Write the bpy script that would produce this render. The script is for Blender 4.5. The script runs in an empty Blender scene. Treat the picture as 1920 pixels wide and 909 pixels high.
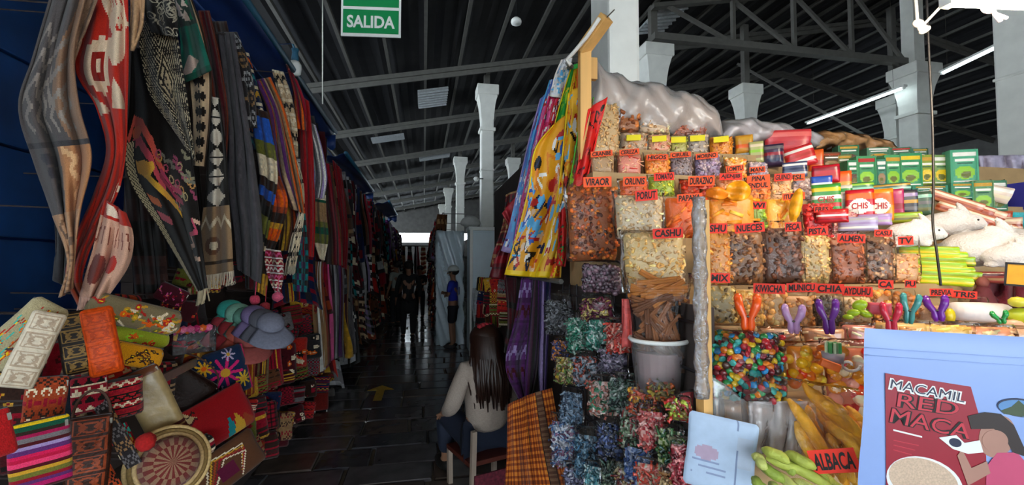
import bpy, bmesh, math, random
import numpy as np
from mathutils import Vector, Matrix
random.seed(7); rng = np.random.default_rng(7)
scene = bpy.context.scene
col = scene.collection
# ------------------------------------------------------------------ camera
F = 1920 * 16.0 / 36.0
YAW = math.radians(10.95); PIT = math.radians(2.38)
CAM = np.array([0.0, 0.0, 1.5])
cd = bpy.data.cameras.new('camera'); cam = bpy.data.objects.new('camera', cd); col.objects.link(cam)
cd.lens = 16.0; cd.sensor_width = 36.0; cd.clip_start = 0.02; cd.clip_end = 200
cam.location = CAM; cam.rotation_euler = (math.pi / 2 + PIT, 0, -YAW)
scene.camera = cam
# ------------------------------------------------------------------ light and exposure
world = bpy.data.worlds.new('daylight'); scene.world = world; world.use_nodes = True
bgn = world.node_tree.nodes['Background']
bgn.inputs[0].default_value = (0.80, 0.92, 1.0, 1); bgn.inputs[1].default_value = 7.2
vs = scene.view_settings
vs.view_transform = 'Standard'; vs.look = 'None'; vs.gamma = 1.0; vs.exposure = 0.45; vs.use_curve_mapping = False
scene.cycles.transparent_max_bounces = 32
STALL_LAMP = 250.0; FAR_TUBE = 10.0
# ------------------------------------------------------------------ geometry helpers
fx = np.array([math.sin(YAW) * math.cos(PIT), math.cos(YAW) * math.cos(PIT), math.sin(PIT)])
rx = np.array([math.cos(YAW), -math.sin(YAW), 0.0])
ux = np.cross(rx, fx)
def ray(px, py): return fx + rx * ((px - 960.0) / F) - ux * ((py - 454.5) / F)
def P(px, py, d): return CAM + d * ray(px, py)
def PY(px, py, Y): r = ray(px, py); return CAM + r * (Y / r[1])
def PX(px, py, X): r = ray(px, py); return CAM + r * (X / r[0])
def PZ(px, py, z): r = ray(px, py); return CAM + r * ((z - 1.5) / r[2])
def depth(p): return float(np.dot(np.asarray(p) - CAM, fx))
def lin(c):
    c = np.asarray(c, float)
    return np.where(c <= 0.04045, c / 12.92, ((c + 0.055) / 1.055) ** 2.4)
def hx(s):
    s = s.lstrip('#'); return np.array([int(s[i:i + 2], 16) / 255.0 for i in (0, 2, 4)])
# named colours (sRGB)
CN = {k: hx(v) for k, v in dict(red='b3261e', crimson='8e1026', maroon='4a1018', orange='e2600f', rust='9a3d1c', gold='c8962a', yellow='e3c018',
    cream='e2d0b0', beige='bfa27e', tan='9a7650', brown='5a3620', chocolate='33201a', black='15120f', charcoal='2e2a2c', grey='6f6a6c', silver='a9a7a8',
    white='e9e4dc', pink='d8568c', magenta='b3135f', purple='5a2a66', lilac='9a84b4', navy='182447', blue='2456b0', sky='58a8d8', teal='177c80',
    turquoise='3bb3a6', mint='8fc8b0', green='2c8a3a', lime='8fc32c', olive='6a6a2a', forest='14503a').items()}
def C(n): return CN[n] if isinstance(n, str) and n in CN else (hx(n) if isinstance(n, str) else np.asarray(n, float))
# ------------------------------------------------------------------ materials
MATS = {}
def newmat(name):
    m = bpy.data.materials.new(name); m.use_nodes = True
    nt = m.node_tree; b = nt.nodes['Principled BSDF']
    return m, nt, b
def add_noise(nt, b, base, scale, amt, bump, detail=4, stretch=None):
    tc = nt.nodes.new('ShaderNodeTexCoord'); n = nt.nodes.new('ShaderNodeTexNoise')
    n.inputs['Scale'].default_value = scale; n.inputs['Detail'].default_value = detail
    if stretch is not None:
        mp = nt.nodes.new('ShaderNodeMapping'); mp.inputs['Scale'].default_value = stretch
        nt.links.new(tc.outputs['Object'], mp.inputs[0]); nt.links.new(mp.outputs[0], n.inputs['Vector'])
    else: nt.links.new(tc.outputs['Object'], n.inputs['Vector'])
    mr = nt.nodes.new('ShaderNodeMapRange'); mr.inputs[1].default_value = 0.25; mr.inputs[2].default_value = 0.75
    mr.inputs[3].default_value = 1 - amt; mr.inputs[4].default_value = 1 + amt
    nt.links.new(n.outputs[0], mr.inputs[0])
    mx = nt.nodes.new('ShaderNodeVectorMath'); mx.operation = 'SCALE'
    if isinstance(base, (tuple, list, np.ndarray)): mx.inputs[0].default_value = tuple(base[:3])
    else: nt.links.new(base, mx.inputs[0])
    nt.links.new(mr.outputs[0], mx.inputs['Scale']); nt.links.new(mx.outputs[0], b.inputs['Base Color'])
    if bump:
        bp = nt.nodes.new('ShaderNodeBump'); bp.inputs['Strength'].default_value = bump; bp.inputs['Distance'].default_value = 0.01
        nt.links.new(n.outputs[0], bp.inputs['Height']); nt.links.new(bp.outputs[0], b.inputs['Normal'])
def M(name, c='grey', rough=0.6, metal=0.0, noise=30.0, amt=0.12, bump=0.1, emit=0.0, sheen=0.0, stretch=None, spec=0.5):
    if name in MATS: return MATS[name]
    m, nt, b = newmat(name); cl = lin(C(c))
    b.inputs['Base Color'].default_value = (*cl, 1); b.inputs['Roughness'].default_value = rough; b.inputs['Metallic'].default_value = metal
    b.inputs['Specular IOR Level'].default_value = spec
    add_noise(nt, b, cl, noise, amt, bump, stretch=stretch)
    if emit:
        b.inputs['Emission Color'].default_value = (*cl, 1); b.inputs['Emission Strength'].default_value = emit
    if sheen: b.inputs['Sheen Weight'].default_value = sheen
    MATS[name] = m; return m
def attr_mat(name, rough, noise, amt, bump, sheen=0.0, spec=0.3, coat=0.0):
    m, nt, b = newmat(name)
    a = nt.nodes.new('ShaderNodeAttribute'); a.attribute_name = 'Col'
    b.inputs['Roughness'].default_value = rough; b.inputs['Specular IOR Level'].default_value = spec; b.inputs['Sheen Weight'].default_value = sheen
    b.inputs['Coat Weight'].default_value = coat
    add_noise(nt, b, a.outputs['Color'], noise, amt, bump)
    MATS[name] = m; return m
WOVEN = attr_mat('woven_cloth', 0.9, 420, 0.28, 0.35, 0.15, 0.15)
PRINT = attr_mat('printed_surface', 0.45, 60, 0.05, 0.03)
FOOD = attr_mat('dry_food', 0.42, 160, 0.16, 0.15, spec=0.5)
SWEET = attr_mat('sugar_shell', 0.28, 60, 0.04, 0.02, spec=0.55, coat=0.3)
FOIL = attr_mat('wrapper_foil', 0.22, 90, 0.25, 0.5, spec=0.9, coat=0.5)
LEATH = attr_mat('tooled_leather', 0.5, 90, 0.2, 0.4)
def film_mat(name, tint, opacity, rough, bump=0.6, scale=18.0, gl=0.35, ior=1.42):
    m = bpy.data.materials.new(name); m.use_nodes = True; nt = m.node_tree; nt.nodes.clear()
    out = nt.nodes.new('ShaderNodeOutputMaterial'); tr = nt.nodes.new('ShaderNodeBsdfTransparent')
    tr.inputs[0].default_value = (*tint, 1)
    df = nt.nodes.new('ShaderNodeBsdfDiffuse'); df.inputs[0].default_value = (*[min(1, t * 0.9) for t in tint], 1)
    gs = nt.nodes.new('ShaderNodeBsdfGlossy'); gs.inputs['Roughness'].default_value = rough
    fr = nt.nodes.new('ShaderNodeFresnel'); fr.inputs[0].default_value = ior
    mr = nt.nodes.new('ShaderNodeMath'); mr.operation = 'MULTIPLY_ADD'; mr.inputs[1].default_value = 1.0; mr.inputs[2].default_value = gl * 0.12
    tc = nt.nodes.new('ShaderNodeTexCoord'); n = nt.nodes.new('ShaderNodeTexNoise'); n.inputs['Scale'].default_value = scale; n.inputs['Detail'].default_value = 3
    nt.links.new(tc.outputs['Object'], n.inputs['Vector'])
    bp = nt.nodes.new('ShaderNodeBump'); bp.inputs['Strength'].default_value = bump; bp.inputs['Distance'].default_value = 0.02
    nt.links.new(n.outputs[0], bp.inputs['Height'])
    for s in (gs, fr): nt.links.new(bp.outputs[0], s.inputs['Normal'])
    a = nt.nodes.new('ShaderNodeMixShader'); a.inputs[0].default_value = opacity
    b = nt.nodes.new('ShaderNodeMixShader')
    nt.links.new(tr.outputs[0], a.inputs[1]); nt.links.new(df.outputs[0], a.inputs[2])
    nt.links.new(fr.outputs[0], mr.inputs[0]); nt.links.new(mr.outputs[0], b.inputs[0])
    nt.links.new(a.outputs[0], b.inputs[1]); nt.links.new(gs.outputs[0], b.inputs[2]); nt.links.new(b.outputs[0], out.inputs[0])
    MATS[name] = m; return m
FILM = film_mat('clear_bag_film', (0.98, 0.98, 0.98), 0.012, 0.10, 0.35, 30.0, 0.0, 1.22)
CLOUDY = film_mat('cloudy_plastic', (0.95, 0.95, 0.95), 0.13, 0.25, 0.8, 9.0)
BLUISH = film_mat('blue_grey_wrap', (0.80, 0.92, 1.0), 0.72, 0.25, 0.9, 7.0)
def emis(name, c, s):
    m = bpy.data.materials.new(name); m.use_nodes = True; nt = m.node_tree
    b = nt.nodes['Principled BSDF']; b.inputs['Emission Color'].default_value = (*c, 1); b.inputs['Emission Strength'].default_value = s
    b.inputs['Base Color'].default_value = (0.8, 0.8, 0.8, 1)
    return m
# ------------------------------------------------------------------ objects
def tag(o, label, cat, group=None, kind=None):
    o['label'] = label; o['category'] = cat
    if group: o['group'] = group
    if kind: o['kind'] = kind
    return o
def empty(name, loc, rot=(0, 0, 0)):
    o = bpy.data.objects.new(name, None); col.objects.link(o); o.location = tuple(loc); o.rotation_euler = rot; o.empty_display_size = 0.05
    return o
def thing(name, loc, label, cat, group=None, rot=(0, 0, 0)):
    return tag(empty(name, loc, rot), label, cat, group)
def _mesh(name, V, Fc, mat, smooth, cols):
    me = bpy.data.meshes.new(name); V = np.asarray(V, float)
    if isinstance(Fc, np.ndarray):
        n, k = Fc.shape
        me.vertices.add(len(V)); me.vertices.foreach_set('co', V.ravel())
        me.loops.add(n * k); me.loops.foreach_set('vertex_index', Fc.ravel().astype(np.int32))
        me.polygons.add(n); me.polygons.foreach_set('loop_start', np.arange(0, n * k, k, dtype=np.int32))
        me.update(calc_edges=True)
    else:
        me.from_pydata([tuple(v) for v in V], [], [tuple(int(i) for i in f) for f in Fc])
    if mat is not None: me.materials.append(mat)
    if smooth: me.polygons.foreach_set('use_smooth', np.ones(len(me.polygons), dtype=bool))
    if cols is not None:
        a = me.color_attributes.new('Col', 'FLOAT_COLOR', 'CORNER')
        tot = np.zeros(len(me.polygons), dtype=np.int32); me.polygons.foreach_get('loop_total', tot)
        c = lin(np.clip(cols, 0, 1)); c = np.repeat(c, tot, axis=0)
        a.data.foreach_set('color', np.concatenate([c, np.ones((len(c), 1))], 1).ravel().astype(np.float32))
    return me
def obj(name, V, Fc, mat, parent=None, smooth=False, cols=None, world=True):
    """link one mesh; V in world space when the parent has a location (moved into the parent's frame)"""
    V = np.asarray(V, float)
    if parent is not None and world:
        mw = parent_world(parent); inv = np.array(mw.inverted())
        V = V @ inv[:3, :3].T + inv[:3, 3]; loc = None
    elif parent is None and world:
        loc = np.array([(V[:, 0].min() + V[:, 0].max()) / 2, (V[:, 1].min() + V[:, 1].max()) / 2, V[:, 2].min()]); V = V - loc
    else: loc = None
    o = bpy.data.objects.new(name, _mesh(name, V, Fc, mat, smooth, cols)); col.objects.link(o)
    if loc is not None: o.location = tuple(loc)
    if parent is not None: o.parent = parent
    return o
def parent_world(p):
    m = Matrix.Translation(p.location) @ p.rotation_euler.to_matrix().to_4x4()
    return parent_world(p.parent) @ m if p.parent else m
def copy_tree(o, parent=None):
    c = o.copy(); col.objects.link(c); c.parent = parent
    for ch in list(o.children): copy_tree(ch, c)
    return c
def structure(o): o['kind'] = 'structure'; return o
# ---- shape builders returning (V,F)
def box(c, s, R=None, bev=0.0):
    bm = bmesh.new(); bmesh.ops.create_cube(bm, size=1)
    for v in bm.verts: v.co = Vector((v.co.x * s[0], v.co.y * s[1], v.co.z * s[2]))
    if bev: bmesh.ops.bevel(bm, geom=list(bm.edges), offset=bev, segments=2, affect='EDGES', profile=0.6)
    V = np.array([v.co[:] for v in bm.verts]); bm.verts.index_update(); Fc = [[v.index for v in f.verts] for f in bm.faces]; bm.free()
    if R is not None: V = V @ np.asarray(R).T
    return V + np.asarray(c), Fc
def join(parts):
    Vs, Fs, n = [], [], 0
    for V, Fc in parts:
        Vs.append(V); Fs += [[int(i) + n for i in f] for f in Fc]; n += len(V)
    return np.concatenate(Vs), Fs
def frame_dir(d):
    d = np.asarray(d, float); d = d / (np.linalg.norm(d) + 1e-9)
    a = np.array([0, 0, 1.0]) if abs(d[2]) < 0.9 else np.array([1.0, 0, 0])
    x = np.cross(a, d); x /= np.linalg.norm(x); y = np.cross(d, x); return x, y, d
def tube(pts, r, n=8, cap=True):
    pts = np.asarray(pts, float); k = len(pts); rr = np.full(k, r) if np.isscalar(r) else np.asarray(r)
    V = []; x0 = None
    for i in range(k):
        t = pts[min(i + 1, k - 1)] - pts[max(i - 1, 0)]; x, y, _ = frame_dir(t)
        if x0 is not None:
            t = t / (np.linalg.norm(t) + 1e-9); x = x0 - t * np.dot(x0, t); x /= (np.linalg.norm(x) + 1e-9); y = np.cross(t, x)
        x0 = x
        a = np.arange(n) * 2 * math.pi / n
        V.append(pts[i] + rr[i] * (np.cos(a)[:, None] * x + np.sin(a)[:, None] * y))
    V = np.concatenate(V); Fc = []
    for i in range(k - 1):
        for j in range(n): Fc.append([i * n + j, i * n + (j + 1) % n, (i + 1) * n + (j + 1) % n, (i + 1) * n + j])
    if cap: Fc.append(list(range(n))[::-1]); Fc.append([(k - 1) * n + j for j in range(n)])
    return V, Fc
def bar(p, q, w, h):
    """rectangular bar from p to q"""
    p = np.asarray(p, float); q = np.asarray(q, float); x, y, d = frame_dir(q - p)
    L = np.linalg.norm(q - p); return box((p + q) / 2, (w, h, L), np.stack([x, y, d], 1))
def lathe(c, prof, n=16, axis=None):
    a = np.arange(n) * 2 * math.pi / n; V = []
    for r, z in prof: V.append(np.stack([r * np.cos(a), r * np.sin(a), np.full(n, z)], 1))
    V = np.concatenate(V); Fc = []
    for i in range(len(prof) - 1):
        for j in range(n): Fc.append([i * n + j, i * n + (j + 1) % n, (i + 1) * n + (j + 1) % n, (i + 1) * n + j])
    Fc.append(list(range(n))[::-1]); Fc.append([(len(prof) - 1) * n + j for j in range(n)])
    if axis is not None:
        x, y, d = frame_dir(axis); V = V @ np.stack([x, y, d], 0)
    return V + np.asarray(c), Fc
def ell(c, s, n=1, R=None):
    bm = bmesh.new(); bmesh.ops.create_icosphere(bm, subdivisions=n, radius=1)
    V = np.array([v.co[:] for v in bm.verts]) * np.asarray(s); bm.verts.index_update(); Fc = [[v.index for v in f.verts] for f in bm.faces]; bm.free()
    if R is not None: V = V @ np.asarray(R).T
    return V + np.asarray(c), Fc
def grid_faces(nu, nv):
    i, j = np.meshgrid(np.arange(nv), np.arange(nu), indexing='ij'); a = i * (nu + 1) + j
    return np.stack([a, a + 1, a + nu + 2, a + nu + 1], -1).reshape(-1, 4)
def resample(pts, n):
    pts = np.asarray(pts, float); t = np.concatenate([[0], np.cumsum(np.linalg.norm(np.diff(pts[:, :2], axis=0), axis=1))]); t /= t[-1]
    u = np.linspace(0, 1, n)
    # smooth (catmull-like) by cubic hermite
    out = np.empty((n, pts.shape[1]))
    m = np.gradient(pts, t, axis=0) if len(pts) > 2 else np.repeat([(pts[1] - pts[0])], 2, 0)
    k = np.clip(np.searchsorted(t, u, side='right') - 1, 0, len(t) - 2); h = (t[k + 1] - t[k]); s = (u - t[k]) / h
    h00 = 2 * s**3 - 3 * s**2 + 1; h10 = s**3 - 2 * s**2 + s; h01 = -2 * s**3 + 3 * s**2; h11 = s**3 - s**2
    return (h00[:, None] * pts[k] + (h10 * h)[:, None] * m[k] + h01[:, None] * pts[k + 1] + (h11 * h)[:, None] * m[k + 1])
def rotm(ax, a): return np.array(Matrix.Rotation(a, 3, ax))
def look_R(nrm, roll=0.0):
    """columns: right, out(-normal back), up for a flat item facing nrm; local x right, y up, z toward viewer"""
    n = np.asarray(nrm, float); n = n / np.linalg.norm(n); up = np.array([0, 0, 1.0]); r = np.cross(up, n); r /= np.linalg.norm(r); u = np.cross(n, r)
    c, s = math.cos(roll), math.sin(roll); r2 = r * c + u * s; u2 = -r * s + u * c
    return np.stack([r2, u2, n], 1)
def face_cam(p, yawoff=0.0, roll=0.0, tilt=0.0):
    n = CAM - np.asarray(p); n[2] = 0; a = math.atan2(n[1], n[0]) + yawoff
    return look_R((math.cos(a) * math.cos(tilt), math.sin(a) * math.cos(tilt), math.sin(tilt)), roll)
# ---- soft bodies
def pillow(w, h, t, nu=16, nv=16, p=4.0, corner=0.0, top=1.0, bot=1.0, flat_back=False, wob=0.0, seed=0, keep=0.0):
    """puffed closed body in local x (right) y (up, 0..h) z (front); returns V,F(np quads), uv per face, side per face"""
    u = np.linspace(-1, 1, nu + 1); v = np.linspace(0, 1, nv + 1); U, Vv = np.meshgrid(u, v)
    wid = (bot + (top - bot) * Vv) * w / 2
    if corner > 0:
        e = np.abs(2 * Vv - 1); k = 1 - corner * np.clip((e - (1 - corner * w / h * 1.2)) / (corner * w / h * 1.2 + 1e-6), 0, 1) ** 2 * 0.9
        wid = wid * k
    th = t / 2 * (1 - np.abs(U) ** p) ** 0.5 * (keep + (1 - keep) * (1 - np.abs(2 * Vv - 1) ** p) ** 0.5)
    if wob:
        r = np.random.default_rng(seed); a = r.uniform(0, 6.28, 6)
        th = th * (1 + wob * (np.sin(U * 5 + a[0] + Vv * 4) + np.sin(Vv * 9 + a[1] - U * 3)) * 0.5)
        wid = wid * (1 + wob * 0.25 * np.sin(Vv * 8 + a[2]))
    X = U * wid; Yl = Vv * h
    A = np.stack([X, Yl, th], -1).reshape(-1, 3); B = np.stack([X, Yl, -th * (0.15 if flat_back else 1)], -1).reshape(-1, 3)
    g = grid_faces(nu, nv); Fc = np.concatenate([g, g[:, ::-1] + len(A)])
    Uc = (np.arange(nu) + 0.5) / nu; Vc = (np.arange(nv) + 0.5) / nv; uu, vv = np.meshgrid(Uc, Vc)
    uv = np.stack([uu, vv], -1).reshape(-1, 2)
    return np.concatenate([A, B]), Fc, np.concatenate([uv, uv])
def place(V, R, c): return V @ np.asarray(R).T + np.asarray(c)
def sample(img, uv):
    h, w, _ = img.shape
    return img[np.clip(((1 - uv[:, 1]) * h).astype(int), 0, h - 1), np.clip((uv[:, 0] * w).astype(int), 0, w - 1)]
# ---- scatter many small bodies into one mesh
TPL = {}
def tpl(kind):
    if kind in TPL: return TPL[kind]
    if kind == 'ball': V, Fc = ell((0, 0, 0), (1, 1, 1), 1)
    elif kind == 'ball2': V, Fc = ell((0, 0, 0), (1, 1, 1), 2)
    elif kind == 'lentil': V, Fc = ell((0, 0, 0), (1, 1, 0.5), 2)
    elif kind == 'almond':
        V, Fc = ell((0, 0, 0), (1, 0.55, 0.4), 1); V[:, 1] *= 1 - 0.35 * V[:, 0]
    elif kind == 'cashew':
        a = np.linspace(-1.3, 1.3, 5); pts = np.stack([np.sin(a) * 0.85, np.cos(a) * 0.75 - 0.4, a * 0], 1); V, Fc = tube(pts, np.array([.12, .34, .4, .34, .12]), 6)
    elif kind == 'walnut':
        V, Fc = ell((0, 0, 0), (1, 0.8, 0.6), 1); r = np.random.default_rng(3); V = V * r.uniform(0.75, 1.15, (len(V), 1))
    elif kind == 'stick': V, Fc = tube([(-1, 0, 0), (1, 0, 0)], 0.12, 6)
    elif kind == 'strip': V, Fc = box((0, 0, 0), (2, 0.5, 0.12))
    elif kind == 'twist':
        V, Fc = tube([(-1, 0, 0), (-.55, 0, 0), (-.5, 0, 0), (0, 0, 0), (.5, 0, 0), (.55, 0, 0), (1, 0, 0)], np.array([.4, .12, .3, .38, .3, .12, .4]), 6); V[:, 2] *= 0.7
    elif kind == 'chip':
        V, Fc = ell((0, 0, 0), (1, 0.8, 0.1), 1); V[:, 2] += 0.35 * V[:, 0] ** 2
    tri = []
    for f in Fc:
        for k in range(1, len(f) - 1): tri.append([f[0], f[k], f[k + 1]])
    TPL[kind] = (V, np.array(tri)); return TPL[kind]
def rand_rots(n, r):
    q = r.normal(size=(n, 4)); q /= np.linalg.norm(q, axis=1)[:, None]; w, x, y, z = q.T
    return np.stack([np.stack([1-2*(y*y+z*z), 2*(x*y-z*w), 2*(x*z+y*w)], -1), np.stack([2*(x*y+z*w), 1-2*(x*x+z*z), 2*(y*z-x*w)], -1), np.stack([2*(x*z-y*w), 2*(y*z+x*w), 1-2*(x*x+y*y)], -1)], 1)
def scatter(kind, pos, size, cols, r, rots=None):
    T, Ft = tpl(kind); n = len(pos); R = rand_rots(n, r) if rots is None else rots
    s = np.full(n, size) if np.isscalar(size) else size
    V = np.einsum('nij,kj->nki', R, T) * s[:, None, None] + pos[:, None, :]
    Fc = (Ft[None] + (np.arange(n) * len(T))[:, None, None]).reshape(-1, 3)
    return V.reshape(-1, 3), Fc, np.repeat(cols, len(Ft), axis=0)
# ---- text
_txt = {}
def text_geo(s, bold=0.0):
    k = (s, bold)
    if k not in _txt:
        cu = bpy.data.curves.new('lettering', 'FONT'); cu.body = s; cu.align_x = 'CENTER'; cu.align_y = 'CENTER'; cu.offset = bold; cu.resolution_u = 3
        o = bpy.data.objects.new('lettering', cu); col.objects.link(o)
        dg = bpy.context.evaluated_depsgraph_get(); me = o.evaluated_get(dg).to_mesh()
        V = np.array([v.co[:] for v in me.vertices]).reshape(-1, 3); Fc = [list(p.vertices) for p in me.polygons]
        o.evaluated_get(dg).to_mesh_clear(); bpy.data.objects.remove(o); bpy.data.curves.remove(cu)
        V[:, :2] -= (V[:, :2].max(0) + V[:, :2].min(0)) / 2
        _txt[k] = (V, Fc)
    V, Fc = _txt[k]; return V.copy(), Fc
def lettering(s, w, h, R, c, mat, parent, off=0.0012, bold=0.02, name='lettering', shear=0.0):
    V, Fc = text_geo(s, bold); e = V[:, :2].max(0) - V[:, :2].min(0); V[:, 0] *= w / e[0]; V[:, 1] *= h / e[1]; V[:, 0] += shear * V[:, 1]; V[:, 2] = off
    return obj(name, place(V, R, c), Fc, mat, parent)
# ---- raster drawing for woven and printed patterns
class Img:
    def __init__(s, w, h, c='black'):
        s.w, s.h = w, h; s.a = np.zeros((h, w, 3)) + C(c); y, x = np.mgrid[0:h, 0:w]; s.x = (x + 0.5) / w; s.y = (y + 0.5) / h
    def fill(s, m, c): s.a[m] = C(c); return s
    def rect(s, x0, y0, x1, y1, c): return s.fill((s.x >= x0) & (s.x < x1) & (s.y >= y0) & (s.y < y1), c)
    def disc(s, cx, cy, rx_, ry_, c): return s.fill(((s.x - cx) / rx_) ** 2 + ((s.y - cy) / ry_) ** 2 < 1, c)
    def ring(s, cx, cy, rx_, ry_, t, c): q = np.sqrt(((s.x - cx) / rx_) ** 2 + ((s.y - cy) / ry_) ** 2); return s.fill((q < 1) & (q > 1 - t), c)
    def poly(s, pts, c):
        m = np.zeros((s.h, s.w), bool); n = len(pts)
        for i in range(n):
            (x1, y1), (x2, y2) = pts[i], pts[(i + 1) % n]
            if y1 == y2: continue
            k = ((s.y > min(y1, y2)) & (s.y <= max(y1, y2))); m ^= k & (s.x < (s.y - y1) * (x2 - x1) / (y2 - y1) + x1)
        return s.fill(m, c)
    def line(s, pts, t, c):
        asp = s.h / s.w
        for (x1, y1), (x2, y2) in zip(pts[:-1], pts[1:]):
            dx, dy = x2 - x1, (y2 - y1) * asp; L = dx * dx + dy * dy + 1e-9
            q = np.clip(((s.x - x1) * dx + (s.y - y1) * asp * dy) / L, 0, 1)
            s.fill((s.x - x1 - q * dx) ** 2 + ((s.y - y1) * asp - q * dy) ** 2 < t * t, c)
        return s
    def hstripes(s, cs, y0=0, y1=1, n=None, seed=None):
        r = np.random.default_rng(seed); k = len(cs); e = np.cumsum(np.concatenate([[0], r.uniform(0.5, 1.5, k) if seed is not None else np.ones(k)])); e = y0 + (y1 - y0) * e / e[-1]
        for i in range(k): s.rect(0, e[i], 1, e[i + 1], cs[i])
        return s
    def vstripes(s, cs, x0=0, x1=1, seed=None):
        r = np.random.default_rng(seed); k = len(cs); e = np.cumsum(np.concatenate([[0], r.uniform(0.5, 1.5, k) if seed is not None else np.ones(k)])); e = x0 + (x1 - x0) * e / e[-1]
        for i in range(k): s.rect(e[i], 0, e[i + 1], 1, cs[i])
        return s
    def zig(s, y0, y1, c, n=6, t=0.35):
        q = (s.y - y0) / (y1 - y0); tri = np.abs(((s.x * n) % 1) * 2 - 1); return s.fill((q >= 0) & (q < 1) & (np.abs(q - (0.2 + 0.6 * tri)) < t / 2), c)
    def diamonds(s, y0, y1, c, n=4, t=0.3, x0=0, x1=1):
        q = (s.y - y0) / (y1 - y0) * 2 - 1; xx = (s.x - x0) / (x1 - x0); d = np.abs(((xx * n) % 1) * 2 - 1) + np.abs(q)
        m = (np.abs(q) < 1) & (s.x >= x0) & (s.x < x1)
        return s.fill(m & (np.abs(d - 0.85) < t / 2), c).fill(m & (d < 0.3), c)
    def vflip(s): s.a = s.a[::-1]; return s
# ================================================================== SETTING
XL = -1.08
def roof_z(x): return 4.5 + 0.2 * x if x < 9 else 4.5 + 1.8 - 0.2 * (x - 9)
m_roof = M('dark_roof_sheet', '2c2c30', 0.75, noise=6, amt=0.2, bump=0.1)
m_steel = M('painted_roof_steel', '66645f', 0.6, noise=12, amt=0.15)
m_paint = M('off_white_column_paint', 'e6e5de', 0.6, noise=9, amt=0.06, bump=0.05)
m_wall = M('grey_hall_plaster', '6a6866', 0.85, noise=5, amt=0.2)
m_wood = M('pale_sawn_pine', 'dba862', 0.55, noise=18, amt=0.18, stretch=(1, 1, 0.08))
m_board = M('display_board', 'a98a60', 0.7, noise=14, amt=0.15)
m_black = M('black_ink', '14100e', 0.6, amt=0.02, bump=0)
m_card = M('red_orange_card', 'f0321c', 0.6, amt=0.06, bump=0.02)
m_cardo = M('orange_card', 'f2551d', 0.6, amt=0.06, bump=0.02)
m_white = M('white_plastic', 'eeeeea', 0.4, amt=0.03, bump=0.02)
m_cord = M('white_cord', 'd8d4cc', 0.7)
m_blacktube = M('black_rubber', '17161a', 0.5, amt=0.05)
# floor base and slabs
m_grout = M('pale_brown_joint_mortar', '6e6252', 0.9, noise=40)
V, Fc = box((5.7, 11, -0.06), (20.8, 36, 0.08)); floor = structure(obj('floor', V, Fc, m_grout))
def slab_mat(name, c, rough):
    m, nt, b = newmat(name); b.inputs['Roughness'].default_value = rough; b.inputs['Specular IOR Level'].default_value = 0.75
    add_noise(nt, b, lin(C(c)), 7, 0.3, 0.05, detail=6)
    return m
slabs = [slab_mat('dark_flagstone', '565052', 0.18), slab_mat('brown_flagstone', '60524a', 0.23), slab_mat('grey_flagstone', '625e60', 0.15), slab_mat('slate_flagstone', '4c4a4e', 0.17)]
def slab_mesh(mat, w, l, seed):
    r = np.random.default_rng(seed); bm = bmesh.new(); bmesh.ops.create_cube(bm, size=1)
    for v in bm.verts: v.co = Vector((v.co.x * w + r.uniform(-.012, .012), v.co.y * l + r.uniform(-.01, .01), v.co.z * 0.05))
    bmesh.ops.bevel(bm, geom=[e for e in bm.edges if e.verts[0].co.z > 0 and e.verts[1].co.z > 0], offset=0.008, segments=1, affect='EDGES')
    me = bpy.data.meshes.new('slab'); bm.to_mesh(me); bm.free(); me.materials.append(mat); return me
SL = {}
r = np.random.default_rng(11); y = 1.25; nsl = 0; row = 0
while y < 19.5 and nsl < 296:
    l = r.choice([0.30, 0.34, 0.38]) if y < 8 else 0.42
    x = -1.75 + r.uniform(-0.25, 0.1); x1 = 1.55
    while x < x1 and nsl < 300:
        w = r.choice([0.40, 0.52, 0.62, 0.72]); k = (int(r.integers(4)), round(w, 2), round(l, 2), int(r.integers(2)))
        if k not in SL: SL[k] = slab_mesh(slabs[k[0]], w - 0.018, l - 0.016, len(SL))
        o = bpy.data.objects.new('slab', SL[k]); col.objects.link(o); o.parent = floor
        o.location = Vector((x + w / 2, y + l / 2, -0.025 + r.uniform(-.003, .003))) - floor.location
        o.rotation_euler = (r.uniform(-.006, .006), r.uniform(-.006, .006), 0)
        x += w; nsl += 1
    y += l
V, Fc = box((0, (y + 29) / 2, -0.02), (4.4, 29 - y, 0.04)); o = obj('far_paving', V, Fc, slabs[0], floor)
# yellow painted arrow on the slabs
a = PZ(712, 736, 0.004)
ar = [(-.045, -.30), (.045, -.30), (.045, .12), (.15, .12), (0, .32), (-.15, .12), (-.045, .12)]
V = [(a[0] + x_, a[1] + y_, 0.001) for x_, y_ in ar] + [(a[0] + x_, a[1] + y_, 0.004) for x_, y_ in ar]
n = len(ar); Fc = [list(range(n, 2 * n)), list(range(n))[::-1]] + [[i, (i + 1) % n, n + (i + 1) % n, n + i] for i in range(n)]
tag(obj('painted_arrow', V, Fc, M('yellow_road_paint', 'c99a12', 0.6, noise=30, amt=0.25)), 'yellow arrow painted on the dark stone floor of the aisle', 'floor marking')
# walls, far end with a bright opening
H = 7.0
def wall(name, c, s): V, Fc = box(c, s); return structure(obj(name, V, Fc, m_wall))
wall('wall_left', (-4.6, 11, 1.3), (0.1, 36, 2.6))
wall('wall_right', (16.0, 11, 3), (0.1, 36, 6.4))
wall('wall_back_left', (-3.7, -5.0, 3.0), (1.9, 0.1, 6)); wall('wall_back_right', (10.5, -5.0, 3.2), (11, 0.1, 6.4)); wall('wall_back_upper', (1.15, -5.0, 4.1), (7.9, 0.1, 3.8))
wall('wall_far_lower', (6.0, 27.0, 1.3), (21, 0.1, 2.6))
wall('wall_far_upper', (6.0, 27.0, 5.15), (21, 0.1, 4.0))
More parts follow.
